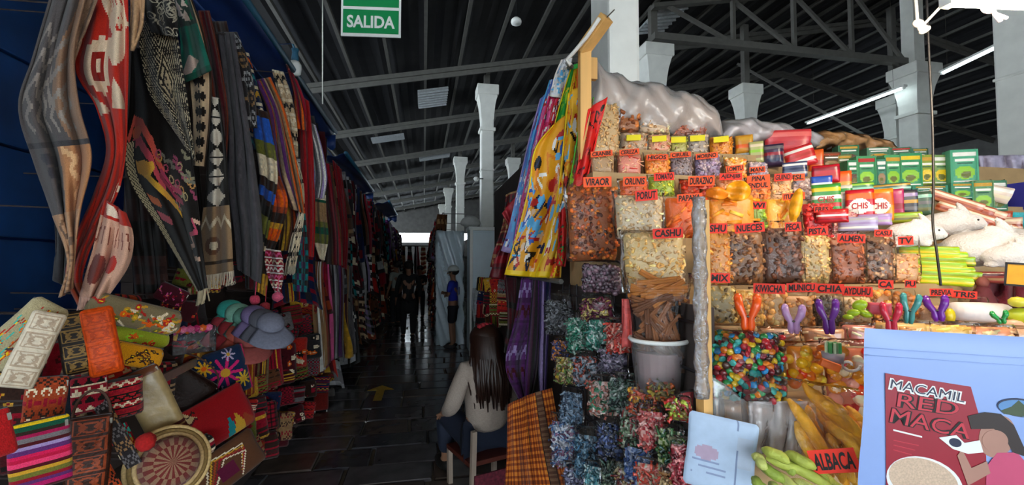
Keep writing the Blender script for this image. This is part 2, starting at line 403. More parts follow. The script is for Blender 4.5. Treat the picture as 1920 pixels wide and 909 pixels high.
# roof: sheets with ribs, purlins along the aisle and rafters across
roof = structure(empty('ceiling', (0, 11, 4.5)))
def roof_strip(x0, x1):
    x1 = x1 + 0.06; xs = np.linspace(x0, x1, int((x1 - x0) / 0.11) + 1); V = []
    for i, x in enumerate(xs): zz = roof_z(x) + 0.16 + (0.02 if i % 2 else 0); V += [(x, -5.2, zz), (x, 29, zz)]
    Fc = [[2 * i, 2 * i + 2, 2 * i + 3, 2 * i + 1] for i in range(len(xs) - 1)]
    return obj('roof_sheet', V, Fc, m_roof, roof)
for x0 in np.arange(-4.8, 16, 2.6): roof_strip(x0, min(x0 + 2.6, 16.2))
for x in np.arange(-3.85, 15, 0.55):
    V, Fc = bar((x, -5, roof_z(x) + 0.12), (x, 28.5, roof_z(x) + 0.12), 0.045, 0.05); obj('purlin', V, Fc, m_steel, roof)
for Y in [1.9, 4.65, 7.4, 10.0, 12.9, 15.8, 18.6, 21.5, 24.4]:
    for x0, x1 in ((-4.6, 9), (9, 15.9)):
        V, Fc = join([bar((x0, Y, roof_z(x0) + .05), (x1, Y, roof_z(x1 - .001 if x1 == 9 else x1) + .05), 0.10, 0.07), bar((x0, Y, roof_z(x0) - .0), (x1, Y, roof_z(x1 - .001 if x1 == 9 else x1) - .0), 0.03, 0.12)])
        obj('rafter', V, Fc, m_steel, roof)
# lighter translucent roof panels, louvred
m_sky = M('translucent_roof_panel', 'b9bdc0', 0.5, noise=25, amt=0.15)
for k, (px, py, Y, w, l) in enumerate([(812, 165, 8.6, 0.55, 0.9), (728, 262, 10.9, 0.75, 0.35), (1240, 30, 6.4, 0.5, 0.8), (395 + 420, 312, 13.6, 0.9, 0.4)]):
    p = PY(px, py, Y); x = p[0]; parts = []
    t = empty('roof_light', (x, Y, roof_z(x) + 0.02)); t.parent = roof; t.location = Vector((x, Y, roof_z(x) + 0.02)) - roof.location; t.rotation_euler = (0, -math.atan(0.2), 0)
    V, Fc = box((0, 0, 0.035), (w, l, 0.03)); obj('panel', V, Fc, m_sky, t, world=False)
    for i in range(7):
        V, Fc = box((0, -l / 2 + (i + .5) * l / 7, 0.005), (w, 0.02, 0.03)); obj('louvre', V, Fc, m_sky, t, world=False)
# ------------------------------------------------------------------ columns
def column(x, y, w, d, ztop, label, upper=False):
    t = thing('column', (x, y, 0), label, 'column', 'painted iron columns of the hall')
    def b(c, s, nm, bev=0.01): V, Fc = box(c, s, None, bev); obj(nm, V, Fc, m_paint, t, world=False)
    b((0, 0, 0.15), (w * 1.45, d * 1.35, 0.3), 'plinth')
    b((0, 0, ztop / 2), (w, d, ztop - 0.6), 'shaft', 0.02)
    b((0, 0, ztop - 0.78), (w * 1.25, d * 1.25, 0.06), 'neck_ring')
    b((0, 0, ztop - 1.5), (w * 1.08, d * 1.08, 0.03), 'band')
    prof = [(1.0, 0), (1.06, .1), (1.2, .25), (1.42, .38), (1.5, .42)]; V = []; Fc = []
    z0 = ztop - 0.6
    for k, h in prof: V += [(sx * w * k / 2, sy * d * k / 2, z0 + h) for sx, sy in ((-1, -1), (1, -1), (1, 1), (-1, 1))]
    for i in range(len(prof) - 1):
        for j in range(4): Fc.append([i * 4 + j, i * 4 + (j + 1) % 4, i * 4 + 4 + (j + 1) % 4, i * 4 + 4 + j])
    Fc += [[3, 2, 1, 0], [16, 17, 18, 19]]
    obj('capital', V, Fc, m_paint, t, world=False)
    b((0, 0, ztop - 0.09), (w * 1.72, d * 1.62, 0.18), 'abacus', 0.015)
    hh = roof_z(x) - ztop + 0.1
    V, Fc = box((0, 0, ztop + hh / 2), (0.10 if not upper else .2, 0.10 if not upper else .2, hh)); obj('roof_stub', V, Fc, m_steel if not upper else m_paint, t, world=False)
    return t
column(1.06, 2.40, 0.18, 0.28, 4.62, 'wide off-white column rising behind the sweet stall and its plastic-covered sack')
column(1.08, 7.95, 0.22, 0.24, 4.6, 'tall white column with a flared capital standing behind the pale cabinet by the aisle')
column(1.05, 13.6, 0.24, 0.24, 4.6, 'white column, second beyond the pale cabinet along the aisle')
column(1.0, 19.4, 0.24, 0.24, 4.6, 'white column, third beyond the pale cabinet along the aisle')
column(0.95, 25.0, 0.24, 0.24, 4.6, 'white column at the far end of the aisle')
column(3.28, 6.05, 0.26, 0.26, 4.62, 'white column whose broad capital shows over the plastic-covered sack')
column(5.6, 7.05, 0.24, 0.24, 4.6, 'slim column standing alone in the dark hall behind the stall')
column(8.75, 7.0, 0.24, 0.24, 4.6, 'narrow dim column under the fluorescent tubes')
column(7.72, 5.85, 0.30, 0.30, 4.62, 'grey column with a square post above it and the dark cable before it', upper=True)
column(5.55, 3.25, 0.26, 0.26, 4.75, 'pale column beside the grey plastic sheet at the end of the stall')
column(2.62, 13.4, 0.24, 0.24, 4.6, 'small far column seen beside the hanging coloured bags')
# truss over the right-hand nave
tr = thing('roof_truss', (5.5, 5.9, 4.66), 'dark steel roof truss with diagonal webs above the sweet stall', 'roof truss')
def tb(p, q, w, h, nm): V, Fc = bar(p, q, w, h); obj(nm, V, Fc, m_steel, tr)
tb((3.2, 5.9, 4.72), (7.8, 5.9, 4.72), 0.12, 0.10, 'bottom_chord')
tb((3.2, 5.9, roof_z(3.2) + .02), (7.8, 5.9, roof_z(7.8) + .02), 0.10, 0.06, 'top_chord')
for x in (4.5, 5.55, 6.6): tb((x, 5.9, 4.72), (x, 5.9, roof_z(x)), 0.06, 0.05, 'post')
for x0, x1 in ((3.45, 4.5), (4.5, 5.55), (5.55, 6.6), (6.6, 7.6)): tb((x0, 5.9, roof_z(x0)), (x1, 5.9, 4.74), 0.045, 0.05, 'diagonal_web')
for i, (x, dx) in enumerate(((3.55, 1.2), (5.2, 1.5), (8.4, -1.6), (6.2, -1.4))):
    V, Fc = bar((x, 7.0, 3.7), (x + dx, 8.8, roof_z(x + dx) + .02), 0.05, 0.05)
    if i in (0, 2): tag(obj('tie_brace', V, Fc, m_steel), ['thin steel brace slanting behind the plastic-covered sack', '', 'thin steel brace slanting behind the grey column'][i], 'brace')
# ================================================================== LEFT: textile stall
LABELS = {}
def weave(style, cols, seed=0, w=24, h=36):
    r = np.random.default_rng(seed); im = Img(w, h, cols[0]); k = cols
    if style == 'striped': im.vstripes([k[i % len(k)] for i in r.permutation(len(k) * 3)], seed=seed)
    elif style == 'banded': im.hstripes([k[i % len(k)] for i in r.permutation(len(k) * 3)], seed=seed)
    elif style == 'zigzag':
        for i in range(6):
            y0 = i / 6; im.rect(0, y0, 1, y0 + 0.03, k[-1]); im.zig(y0 + .03, y0 + .165, k[1 + i % (len(k) - 1)], 4, 0.4)
    elif style == 'diamond':
        for i in range(5): im.diamonds(i / 5, i / 5 + .2, k[1 + i % (len(k) - 1)], 3, 0.35)
    elif style == 'checked':
        im.fill(((im.x * 9).astype(int) % 2 == 0), k[1 % len(k)]); im.fill(((im.y * 13).astype(int) % 2 == 0), k[-1]); im.fill(((im.x * 9).astype(int) % 2 == 0) & ((im.y * 13).astype(int) % 2 == 0), k[0])
    elif style == 'flowered':
        for i in range(9):
            x, y = r.uniform(.1, .9), r.uniform(.08, .92); c = k[1 + i % (len(k) - 1)]
            for a in range(5): im.disc(x + .07 * math.cos(a * 1.257), y + .05 * math.sin(a * 1.257), .05, .035, c)
            im.disc(x, y, .04, .028, k[-1])
    elif style == 'stepped':
        for i in range(4):
            y0 = .06 + i * .24; c = k[1 + i % (len(k) - 1)]
            for j in range(3):
                x0 = j / 3 + .04; im.rect(x0, y0 + .1, x0 + .25, y0 + .15, c); im.rect(x0 + .05, y0 + .05, x0 + .2, y0 + .1, c); im.rect(x0 + .1, y0, x0 + .15, y0 + .05, c)
            im.rect(0, y0 + .17, 1, y0 + .19, k[-1])
    im.a = im.a * (1 + rng.normal(0, 0.05, im.a.shape[:2]))[..., None]
    return im.a
def cloth_px(name, L, R, d, img, label, cat, nu=40, nv=60, folds=3, amp=0.02, tiltd=0.0, fringe=None, phase=0.0, drift=2.0, group=None, mat=None, droop=0.0, dv=0.0):
    """a hanging cloth: edge lines traced at their own distance d, real folds in depth, thickness"""
    Lr = resample(L, nv + 1); Rr = resample(R, nv + 1); u = np.linspace(0, 1, nu + 1)[None, :]; v = np.linspace(0, 1, nv + 1)[:, None]
    px = Lr[:, :1] * (1 - u) + Rr[:, :1] * u; py = Lr[:, 1:2] * (1 - u) + Rr[:, 1:2] * u
    dd = d + tiltd * (u - 0.5) + dv * v + amp * (0.4 + 0.6 * v) * (np.sin(2 * math.pi * folds * u + phase + drift * v) + 0.45 * np.sin(2 * math.pi * folds * 1.7 * u + 1.3 * phase - drift * 1.6 * v)) * np.sin(math.pi * np.clip(u, 0.03, 0.97)) ** 0.3
    px = px + 6 / max(d, 0.8) * np.sin(2 * math.pi * folds * u + phase + 1.2 + drift * v) * 0.4
    py = py + droop * np.sin(math.pi * u) * v
    ray_ = fx[None, None] + rx[None, None] * ((px - 960) / F)[..., None] - ux[None, None] * ((py - 454.5) / F)[..., None]
    V = (CAM + dd[..., None] * ray_).reshape(-1, 3)
    Fc = grid_faces(nu, nv); uv = np.stack(np.meshgrid((np.arange(nu) + .5) / nu, 1 - (np.arange(nv) + .5) / nv), -1).reshape(-1, 2)
    cols = sample(img, uv)
    base = V[:, :].mean(0); zmin = V[:, 2].min()
    if fringe is None:
        o = obj(name, V, Fc, mat or WOVEN, None, True, cols); tag(o, label, cat, group); sol(o, 0.006 if d < 2.6 else 0.01)
        tc = V[nu // 2]
        if tc[0] < -.5 and d > 1.5: peg(tc + np.array([0, 0, -.01]), o)
        return o
    t = thing(name, (base[0], base[1], zmin), label, cat, group)
    o = obj('cloth', V, Fc, mat or WOVEN, t, True, cols); sol(o, 0.006)
    # fringe: little twisted cords along the bottom edge
    bot = V.reshape(nv + 1, nu + 1, 3)[-1]; fc, fl = fringe; n = int(np.linalg.norm(np.diff(bot, axis=0), axis=1).sum() / 0.008); parts = []
    rr = np.random.default_rng(5)
    for i in range(n):
        q = i / max(n - 1, 1) * nu; a = bot[int(q)] + (bot[min(int(q) + 1, nu)] - bot[int(q)]) * (q % 1)
        l = fl * rr.uniform(.7, 1.1); e = a + np.array([rr.normal(0, .005), rr.normal(0, .005), -l]); parts.append(tube([a + np.array([0, 0, .004]), (a + e) / 2 + rr.normal(0, .002, 3), e], .0028, 4, False))
    Vf, Ff = join(parts); o = obj('fringe', Vf, Ff, M('fringe_' + str(fc), fc, 0.9, noise=80), t); o['kind'] = 'stuff'
    return t
def peg(p, parent, r_=.003):
    e = (-1.785 if p[1] < 2.88 else -1.605) if p[0] < 0 else .72
    if p[0] < 0 and 1.0 < p[1] < 4.35 and p[2] < .99: e = -1.185 if p[2] < .6 else -1.285
    V, Fc = tube([p, (e, p[1] + (.05 if p[0] < 0 else 0), p[2] + .015)], r_, 5); return obj('hanging_peg', V, Fc, m_back, parent)
def sol(o, th):
    m = o.modifiers.new('thickness', 'SOLIDIFY'); m.thickness = th; m.offset = 0
# backing: blue painted boards behind the first blankets, dark cloth backing farther on
m_blue = M('dark_blue_paint', '10386e', 0.45, noise=5, amt=0.35, bump=0.05)
t = structure(empty('wall_blue', (-1.8, 3.0, 0)))
for k in range(8):
    for j in range(4):
        V, Fc = box((-1.80, 1.05 + j * 1.1 + .55, 0.2 + k * 0.4), (0.05, 1.085, 0.388), None, 0.008); obj('board', V, Fc, m_blue, t)
V, Fc = box((-1.86, 3.25, 1.62), (0.04, 4.5, 3.25)); obj('solid_backing', V, Fc, m_blue, t)  # unseen panel added to stop daylight showing through the gaps between the boards
m_back = M('brown_backing_cloth', '3c322f', 0.9, noise=8, amt=0.3)
t = structure(empty('wall_stall_back', (-1.62, 10, 0)))
V, Fc = box((-1.62, 14.3, 1.35), (0.06, 17.6, 2.7)); obj('backing_cloth', V, Fc, m_back, t)
V, Fc = box((-1.62, 4.2, 1.42), (0.06, 2.6, 2.84)); obj('backing_cloth', V, Fc, m_back, t)
# counter under the goods
t = thing('display_counter', (-1.5, 3.2, 0), 'dark stepped counter behind the woven pouches of the textile stall', 'counter')
for (x0, x1, z0, z1) in ((-1.58, -1.28, 0.0, 1.0), (-1.28, -1.18, 0.0, 0.62)):
    V, Fc = box(((x0 + x1) / 2, 2.5, (z0 + z1) / 2), (x1 - x0, 3.8, z1 - z0)); obj('step', V, Fc, m_back, t)
# tarpaulins with edge pipe
m_tarp = M('blue_tarpaulin', '12306a', 0.5, noise=4, amt=0.25, bump=0.2)
m_pipe = M('teal_pipe', '2c6480', 0.45, noise=10)
def tarp(y0, y1, z, xe, label, sag=0.05, wide=.68, flap=0.16):
    t = thing('tarpaulin', ((xe - .6), (y0 + y1) / 2, z), label, 'tarpaulin')
    nu, nv = 16, 24; u = np.linspace(0, 1, nu + 1); v = np.linspace(0, 1, nv + 1); U, Vv = np.meshgrid(u, v)
    X = xe - wide * U; Y = y0 + (y1 - y0) * Vv; Z = z - 0.04 * U - sag * np.sin(math.pi * U) * (1 + .4 * np.sin(Vv * 14)) + .015 * np.sin(U * 21 + Vv * 9)
    o = obj('sheet', np.stack([X, Y, Z], -1).reshape(-1, 3), grid_faces(nu, nv), m_tarp, t, True); sol(o, .004)
    k = np.linspace(0, 1, 13); X2 = np.repeat(xe - .25 * k[None], 2, 0) ; Z2 = np.stack([z - .02 - .05 * k, z - .02 - flap - .03 * np.sin(k * 9)]); Y2 = y1 + .02 * np.sin(k * 14)[None] * np.array([[0], [1]]); Y2 = Y2 + 0 * X2
    o = obj('end_flap', np.stack([X2, Y2, Z2], -1).reshape(-1, 3), grid_faces(12, 1), m_tarp, t, True); sol(o, .004)
    V, Fc = tube([(xe, y0, z + .01), (xe, y1, z + .01)], .026, 8); obj('edge_pipe', V, Fc, m_pipe, t, True)
    for yy in np.arange(y0 + .3, y1, 1.6):
        V, Fc = tube([(xe - wide, yy, z - .1), (xe, yy, z + .01)], .012, 6); obj('cross_pipe', V, Fc, m_pipe, t, True)
tarp(0.6, 5.75, 3.05, -1.06, 'near dark blue tarpaulin with a teal edge pipe over the blankets')
tarp(6.0, 9.2, 2.86, -.98, 'farther blue tarpaulin sagging over the dark hanging scarves', .03, .56)
tarp(10.5, 13.5, 2.84, -.78, 'small blue tarpaulin awning far down the aisle', .03, .6)
# rail rope
a, b = np.array([-1.20, 1.2, 2.91]), np.array([-1.20, 9.0, 2.89]); pts = [a + (b - a) * k + np.array([0, 0, -.03 * math.sin(k * 25) ** 2]) for k in np.linspace(0, 1, 40)]
V, Fc = tube(pts, .006, 6); tag(obj('hanging_rope', V, Fc, M('blue_rope', '3a5a94', 0.8)), 'thin blue rope carrying the row of hanging blankets', 'rope')
V, Fc = tube([P(462, 82, 3.2), P(500, 84, 3.4), P(546, 82, 3.78)], .004, 5); tag(obj('tie_wire', V, Fc, M('blue_wire', '2c4a80', 0.6)), 'thin wire running across under the tarpaulin to the bulb', 'wire')
# bulb at tarp edge
c = P(553, 128, 3.75); t = thing('light_bulb', c, 'white bulb hanging off at the edge of the blue tarpaulin', 'bulb')
V, Fc = lathe(c, [(.012, .06), (.035, .055), (.05, .03), (.053, 0), (.045, -.045), (.02, -.062)][::-1], 16); obj('glass', V, Fc, m_white, t, True)
V, Fc = lathe(c, [(.028, .055), (.03, .08), (.024, .13), (.03, .16)], 12); obj('socket', V, Fc, m_pipe, t, True)
V, Fc = tube([c + np.array([0, 0, .15]), c + np.array([-.02, 0, .2])], .01, 6); obj('bracket', V, Fc, m_pipe, t)
# white hanging cable
V, Fc = tube([PY(605, 195, 5.2), PY(605, -60, 5.2), PY(605, -150, 5.2)], .007, 6); tag(obj('hanging_cable', V, Fc, m_cord), 'straight white cable dropping from the roof beside the tarpaulin', 'cable')
# ------------------------------------------------------------------ nearest blankets
def im_grey():
    im = Img(60, 110, '57504f')
    im.fill(im.x + .25 * np.sin(im.y * 5) > .85, '8a6a54')
    for y in (.12, .2, .28): im.line([(.1, y + .08), (.25, y), (.3, y + .06), (.5, y + .02), (.55, y + .1), (.8, y + .03)], .02, '8c8078')
    for k, x in enumerate(np.linspace(.15, .8, 6)): im.line([(x, .34), (x + .08, .38), (x, .42), (x + .06, .46)], .018, '91857c')
    im.rect(.0, .50, 1, .515, '3c383a')
    im.fill((im.y > .52) & (im.x > .48 + .2 * (im.y - .52)), 'b07a52')
    im.line([(.55, .53), (.72, .56), (.62, .6), (.8, .64), (.7, .68), (.88, .73), (.75, .76)], .022, 'd6a678')
    for k in range(5): im.line([(.2 + .05 * k, .55 + .05 * k), (.4 + .03 * k, .57 + .05 * k)], .03, '3d3a40')
    im.fill(im.y > .74, 'b28766'); im.ring(.3, .79, .14, .035, .3, '7c5b44'); im.line([(.15, .78), (.35, .84), (.6, .83), (.85, .88)], .018, '6d5546')
    for y in np.arange(.86, 1, .02): im.line([(.1, y), (.9, y + .03)], .006, '8a674e')
    return im.a
cloth_px('woven_blanket', [(98, -20), (60, 110), (33, 200), (62, 300), (98, 400), (128, 500), (112, 558)], [(165, -20), (140, 100), (150, 200), (172, 290), (150, 400), (140, 480), (136, 540)], 1.55, im_grey(),
         'grey and peach woven blanket hanging before the blue boards', 'blanket', 60, 110, 2.5, .035, drift=2.5)
cloth_px('woven_blanket', [(100, 380), (104, 460), (100, 525)], [(140, 390), (138, 470), (136, 545)], 1.72, weave('plain', ['charcoal']), 'plain charcoal blanket end behind the grey and peach blanket', 'blanket', 16, 24, 2, .02)
cloth_px('woven_blanket', [(120, 30), (122, 60), (128, 100), (128, 150)], [(190, -20), (175, 20), (160, 60), (140, 110)], 1.60, weave('plain', ['9a7c66', '7a604e']), 'peach folded blanket edge between the grey and red blankets', 'blanket', 20, 30, 1.5, .02)
def im_red():
    im = Img(80, 140, 'b5281a'); c = 'd9bfa2'
    for k in range(7): im.line([(.25 + .09 * k, .0), (.62 + .06 * k, .11)], .018, c)
    im.ring(.8, .1, .16, .05, .45, c)
    im.rect(.2, .17, .66, .30, c); im.rect(.28, .155, .58, .32, c); im.rect(.36, .14, .5, .335, c); im.rect(.3, .19, .56, .285, '8f1a12'); im.rect(.37, .215, .49, .26, c)
    im.poly([(.55, .16), (.95, .12), (.95, .2), (.75, .24)], c); im.poly([(.6, .37), (.74, .27), (.92, .37)], c); im.poly([(.1, .32), (.28, .36), (.42, .385), (.15, .40)], c)
    im.line([(1, .62), (.86, .58), (.8, .62), (.95, .7), (.86, .74)], .012, c)
    for k in range(8): im.line([(.2 + .1 * k, .62), (.26 + .09 * k, .75), (.2 + .1 * k, .98)], .012, ['5a0f0b', '8e2116', 'c06a4a'][k % 3])
    im.fill(im.y > .93, 'a8482c')
    return im.a
cloth_px('woven_blanket', [(175, -20), (152, 70), (140, 128), (178, 200), (200, 280), (178, 360), (142, 450), (126, 520), (148, 572)], [(238, -20), (240, 100), (238, 200), (235, 290), (225, 350), (192, 420), (165, 480), (155, 530), (170, 570)], 1.66, im_red(),
         'red blanket with cream stepped motifs and a twisted lower end', 'blanket', 80, 140, 2.2, .03, drift=3)
def im_tail():
    im = Img(48, 60, 'c99a82')
    im.rect(0, 0, 1, .16, 'a8281c'); im.poly([(.2, .02), (.45, .02), (.6, .14), (.25, .14)], 'e0c8b0')
    im.disc(.62, .62, .14, .1, 'b02a1e'); im.disc(.25, .7, .16, .16, '7a3026')
    for k in range(9): im.line([(.05 + .1 * k, .25), (.02 + .11 * k, .42)], .012, '7a3a2c')
    return im.a
cloth_px('woven_blanket', [(196, 372), (184, 420), (172, 470), (150, 556)], [(236, 400), (248, 440), (245, 480), (200, 560)], 1.60, im_tail(), 'cream and red fringed blanket end hanging above the pencil cases', 'blanket', 48, 60, 2, .025, fringe=('d0a592', .05))
cloth_px('woven_blanket', [(243, -20), (245, 30), (243, 60), (246, 95)], [(272, -20), (270, 30), (268, 50), (250, 95)], 1.70, weave('plain', ['b08a66']), 'beige rolled blanket edge between red and black blankets', 'blanket', 16, 24, 1.5, .02)
def im_deer():
    im = Img(110, 170, '15100d')
    # embroidered animal with curling flame-coloured lines
    for pts, c in ([(.06, .34), (.12, .28), (.28, .30), (.42, .38), (.52, .5)], 'd85a4a'), ([(.1, .38), (.25, .36), (.4, .44), (.46, .56)], 'c84a58'), ([(.02, .5), (.14, .58), (.3, .62)], 'e0703a'), ([(.02, .56), (.16, .66), (.34, .7)], 'd05a66'), ([(.3, .5), (.46, .6), (.6, .68)], 'e0a83a'), ([(.15, .44), (.3, .5), (.4, .47)], 'e8b040'):
        im.line(pts, .03, c)
    im.disc(.28, .47, .1, .03, 'e2a23c'); im.disc(.2, .33, .08, .025, 'd86a4a')
    im.disc(.72, .30, .3, .02, '15100d')
    r = np.random.default_rng(2); cc = ['a8485c', '8c8468', 'c08a4a', '6d6a5c', 'b8a070', '93405a']
    for k in range(26):
        x, y = r.uniform(.45, .98), r.uniform(.42, .66)
        if k % 2: im.line([(x, y), (x + .05, y + .012), (x + .03, y + .03), (x + .1, y + .035)], .011, cc[k % 6])
        else: im.ring(x, y, .045, .018, .4, cc[k % 6])
    im.line([(.5, .5), (.62, .58), (.74, .6)], .02, 'a83a5a'); im.line([(.47, .52), (.58, .6), (.72, .64)], .02, '8c3048')
    # stepped line
    im.line([(1, .74), (.84, .72), (.9, .77), (.72, .775), (.78, .82), (.6, .825), (.66, .87), (.85, .88)], .014, 'c9a088'); im.line([(.84, .72), (.9, .77), (.72, .775)], .016, 'b84a60')
    # patterned band along the slanting hem (left side of the lower half)
    m = (im.y > .36) & (im.x < .16); im.fill(m, 'c4b38c'); im.fill(m & (((im.x * 60).astype(int) * 7 + (im.y * 150).astype(int) * 5) % 3 == 0), '2a2018')
    im.fill((im.x < .02) & (im.y > .36), '2a2018'); im.fill((im.x > .16) & (im.x < .19) & (im.y > .36), '15100d')
    return im.a
cloth_px('woven_poncho', [(246, 90), (241, 200), (236, 322), (300, 430), (372, 547)], [(282, 90), (345, 200), (360, 300), (376, 430), (387, 540)], 1.98, im_deer(), 'black poncho embroidered with bright curling animals and a patterned slanting hem', 'poncho', 110, 170, 1.6, .03, fringe=('b9a98a', .06))
def im_chev():
    im = Img(80, 120, '17130f'); d = np.abs(im.x - .5) * 2.4 + (im.y * 3.2)
    im.fill((d * 7 % 1 < .45), 'b7a88a'); im.fill((d * 7 % 1 < .45) & (((im.x * 50).astype(int) + (im.y * 90).astype(int)) % 3 == 0), '17130f')
    q = np.abs(im.x - .55) * 1.5 + np.abs(im.y - .45) * 1.6
    im.fill((q < .36), 'ab9a7c'); im.fill((q < .33) & (q > .27), '17130f'); im.fill((q < .2) & (q > .14), '17130f'); im.fill((q < .33) & ((im.x * 30).astype(int) % 3 == 0) & ((im.y * 44).astype(int) % 2 == 0), '17130f')
    return im.a
cloth_px('woven_poncho', [(256, 40), (262, 100), (282, 180), (320, 235), (352, 280)], [(328, 30), (338, 100), (352, 190), (360, 250), (366, 300)], 1.92, im_chev(), 'black and cream chevron-woven cloth lying over the embroidered black poncho', 'poncho', 80, 120, 1.5, .025)
def im_pais():
    im = Img(60, 60, '120f0e'); r = np.random.default_rng(4)
    for k in range(16):
        x, y = r.uniform(.05, .95), r.uniform(.0, .95); im.ring(x, y, .12, .09, .22, 'a39a86'); im.line([(x, y), (x + .12, y + .1), (x + .02, y + .17)], .013, 'a39a86')
    return im.a
cloth_px('woven_scarf', [(268, -20), (272, 30), (285, 60)], [(322, -20), (330, 30), (334, 72)], 1.86, im_pais(), 'black scarf outlined with pale swirling motifs at the rope', 'scarf', 60, 60, 2, .02)
def im_star():
    im = Img(36, 130, 'd3b590')
    for y in np.arange(.1, 1, .085):
        for a in range(4): im.line([(.5 - .2 * math.cos(a * .785), y - .028 * math.sin(a * .785)), (.5 + .2 * math.cos(a * .785), y + .028 * math.sin(a * .785))], .035, '1d1612')
    im.rect(0, 0, .08, 1, '2a1e16'); im.rect(.92, 0, 1, 1, '3a2a1e')
    return im.a
cloth_px('woven_scarf', [(330, -20), (345, 60), (352, 150), (360, 220), (362, 310)], [(352, -20), (380, 60), (394, 130), (394, 210), (384, 312)], 2.14, im_star(), 'cream scarf with a column of black star motifs', 'scarf', 36, 130, 1, .02)
def im_green():
    im = Img(40, 70, '2a3a34'); im.rect(0, .4, 1, 1, '176050'); r = np.random.default_rng(3)
    for k in range(7): x = r.uniform(.1, .8); y = r.uniform(0, .4); im.poly([(x, y + .1), (x + .14, y), (x + .3, y + .12)], ['b9a498', '176a4a', 'c8b8ac'][k % 3])
    im.poly([(.05, .9), (.35, .72), (.6, .82), (.3, .95)], 'c4a99a'); im.rect(0, .93, 1, 1, '0f4a3a')
    return im.a
cloth_px('woven_scarf', [(318, -15), (335, 60), (340, 110), (342, 158)], [(352, -15), (375, 60), (388, 100), (397, 132)], 2.05, im_green(), 'dark green scarf with pale triangles hung over the cream star scarf', 'scarf', 40, 70, 1.5, .025)
def im_tri():
    im = Img(44, 110, '9a8268'); n = 11
    for k in range(n):
        y = k / n * .62; s = 1 if k % 2 else -1
        im.rect(0, y, 1, y + .058, '16120f'); im.poly([(.1, y + .055), (.5, y + .004), (.9, y + .055)] if s > 0 else [(.1, y + .004), (.9, y + .004), (.5, y + .055)], 'd2c6b4')
    im.rect(0, .62, 1, 1, '8f7254'); im.zig(.66, .76, 'd0bfa0', 3, .3); im.disc(.4, .84, .2, .05, '6a4630'); im.disc(.42, .84, .1, .025, 'd0bfa0'); im.rect(0, .93, 1, .95, '3a2a1c')
    return im.a
cloth_px('woven_blanket', [(394, 180), (390, 250), (386, 340), (376, 440), (372, 518)], [(412, 185), (424, 280), (430, 380), (436, 460), (437, 508)], 2.20, im_tri(), 'tan blanket with black and white triangle bands and a fringed end', 'blanket', 44, 110, 1.5, .03, fringe=('c0b09a', .07))
def strip(L, R, d, st, cols, label, cat='scarf', folds=2, amp=.03, seed=0, fr=None, nu=24, nv=60):
    return cloth_px('woven_' + cat, L, R, d, weave(st, cols, seed, nu, nv), label, cat, nu, nv, folds, amp, fringe=fr, drift=2.2, phase=seed)
strip([(372, 20), (385, 100), (398, 200), (405, 290)], [(392, 20), (414, 120), (428, 220), (425, 300)], 2.34, 'striped', ['maroon', '6a2c1c', 'chocolate'], 'maroon and brown striped scarf beside the cream star scarf', seed=2)
strip([(410, 60), (420, 150), (430, 260), (428, 340), (440, 440), (446, 505)], [(438, 60), (460, 200), (478, 320), (488, 400), (492, 470), (488, 532)], 2.42, 'plain', ['4a464a'], 'plain dark grey shawl hanging long beside the triangle blanket', 'shawl', 2.4, .05, 3)
strip([(424, 62), (440, 110), (452, 170), (462, 240)], [(444, 60), (460, 100), (474, 160), (480, 240)], 2.62, 'diamond', ['charcoal', 'silver', 'tan'], 'charcoal scarf with silver diamonds at the rope', seed=5)
strip([(440, 90), (452, 150), (462, 210), (474, 280)], [(466, 100), (484, 170), (498, 230), (505, 290)], 2.8, 'zigzag', ['navy', 'orange', 'teal', 'gold', 'cream'], 'navy scarf with orange, teal and gold zigzags', seed=6)
strip([(470, 200), (478, 260), (488, 330), (480, 400), (470, 470)], [(500, 210), (512, 260), (520, 330), (505, 420), (492, 500)], 2.75, 'banded', ['olive', 'chocolate', 'cream', 'blue', 'black'], 'olive and brown banded scarf with a blue stripe', seed=8)
strip([(478, 150), (500, 200), (510, 260), (520, 330), (545, 390)], [(506, 145), (530, 200), (548, 270), (560, 330), (570, 400)], 3.0, 'striped', ['tan', 'orange', 'purple', 'beige', 'brown'], 'tan poncho striped with orange and purple', 'poncho', 2.5, .05, 9)
strip([(480, 330), (500, 380), (495, 430), (484, 480), (480, 545)], [(525, 330), (540, 380), (528, 430), (510, 480), (498, 555)], 2.9, 'banded', ['gold', 'rust', 'chocolate', 'orange'], 'gold and rust banded shawl with a drooping end', 'shawl', 3, .05, 10)
strip([(494, 465), (498, 500), (510, 535), (518, 550)], [(526, 470), (530, 500), (526, 540), (522, 552)], 2.82, 'zigzag', ['crimson', 'pink', 'cream', 'white'], 'pink and red knitted hat with a pointed end hanging below the gold shawl', 'hat', 1.2, .04, 11)
strip([(520, 280), (548, 330), (560, 390), (545, 450), (535, 500)], [(546, 275), (566, 330), (570, 400), (562, 460), (555, 498)], 3.15, 'diamond', ['cream', 'black', 'chocolate'], 'cream scarf with black nested diamonds', seed=12, folds=1.3, fr=('c8bca4', .06))
strip([(556, 170), (562, 250), (565, 330), (567, 420), (566, 480)], [(578, 190), (584, 250), (588, 330), (590, 420), (588, 482)], 3.5, 'plain', ['a0141a'], 'plain bright red shawl hanging straight', 'shawl', 2, .04, 13)
strip([(568, 225), (578, 280), (585, 340), (582, 372)], [(592, 235), (606, 290), (612, 340), (606, 372)], 3.7, 'striped', ['silver', 'white', 'lilac', 'grey'], 'pale silver shawl gathered at the rope', 'shawl', 2.5, .05, 14)
strip([(588, 330), (586, 400), (590, 450), (600, 485)], [(610, 335), (612, 400), (616, 450), (608, 488)], 3.75, 'banded', ['olive', 'cream', 'tan', 'forest'], 'olive and cream banded scarf below the silver shawl', seed=15)
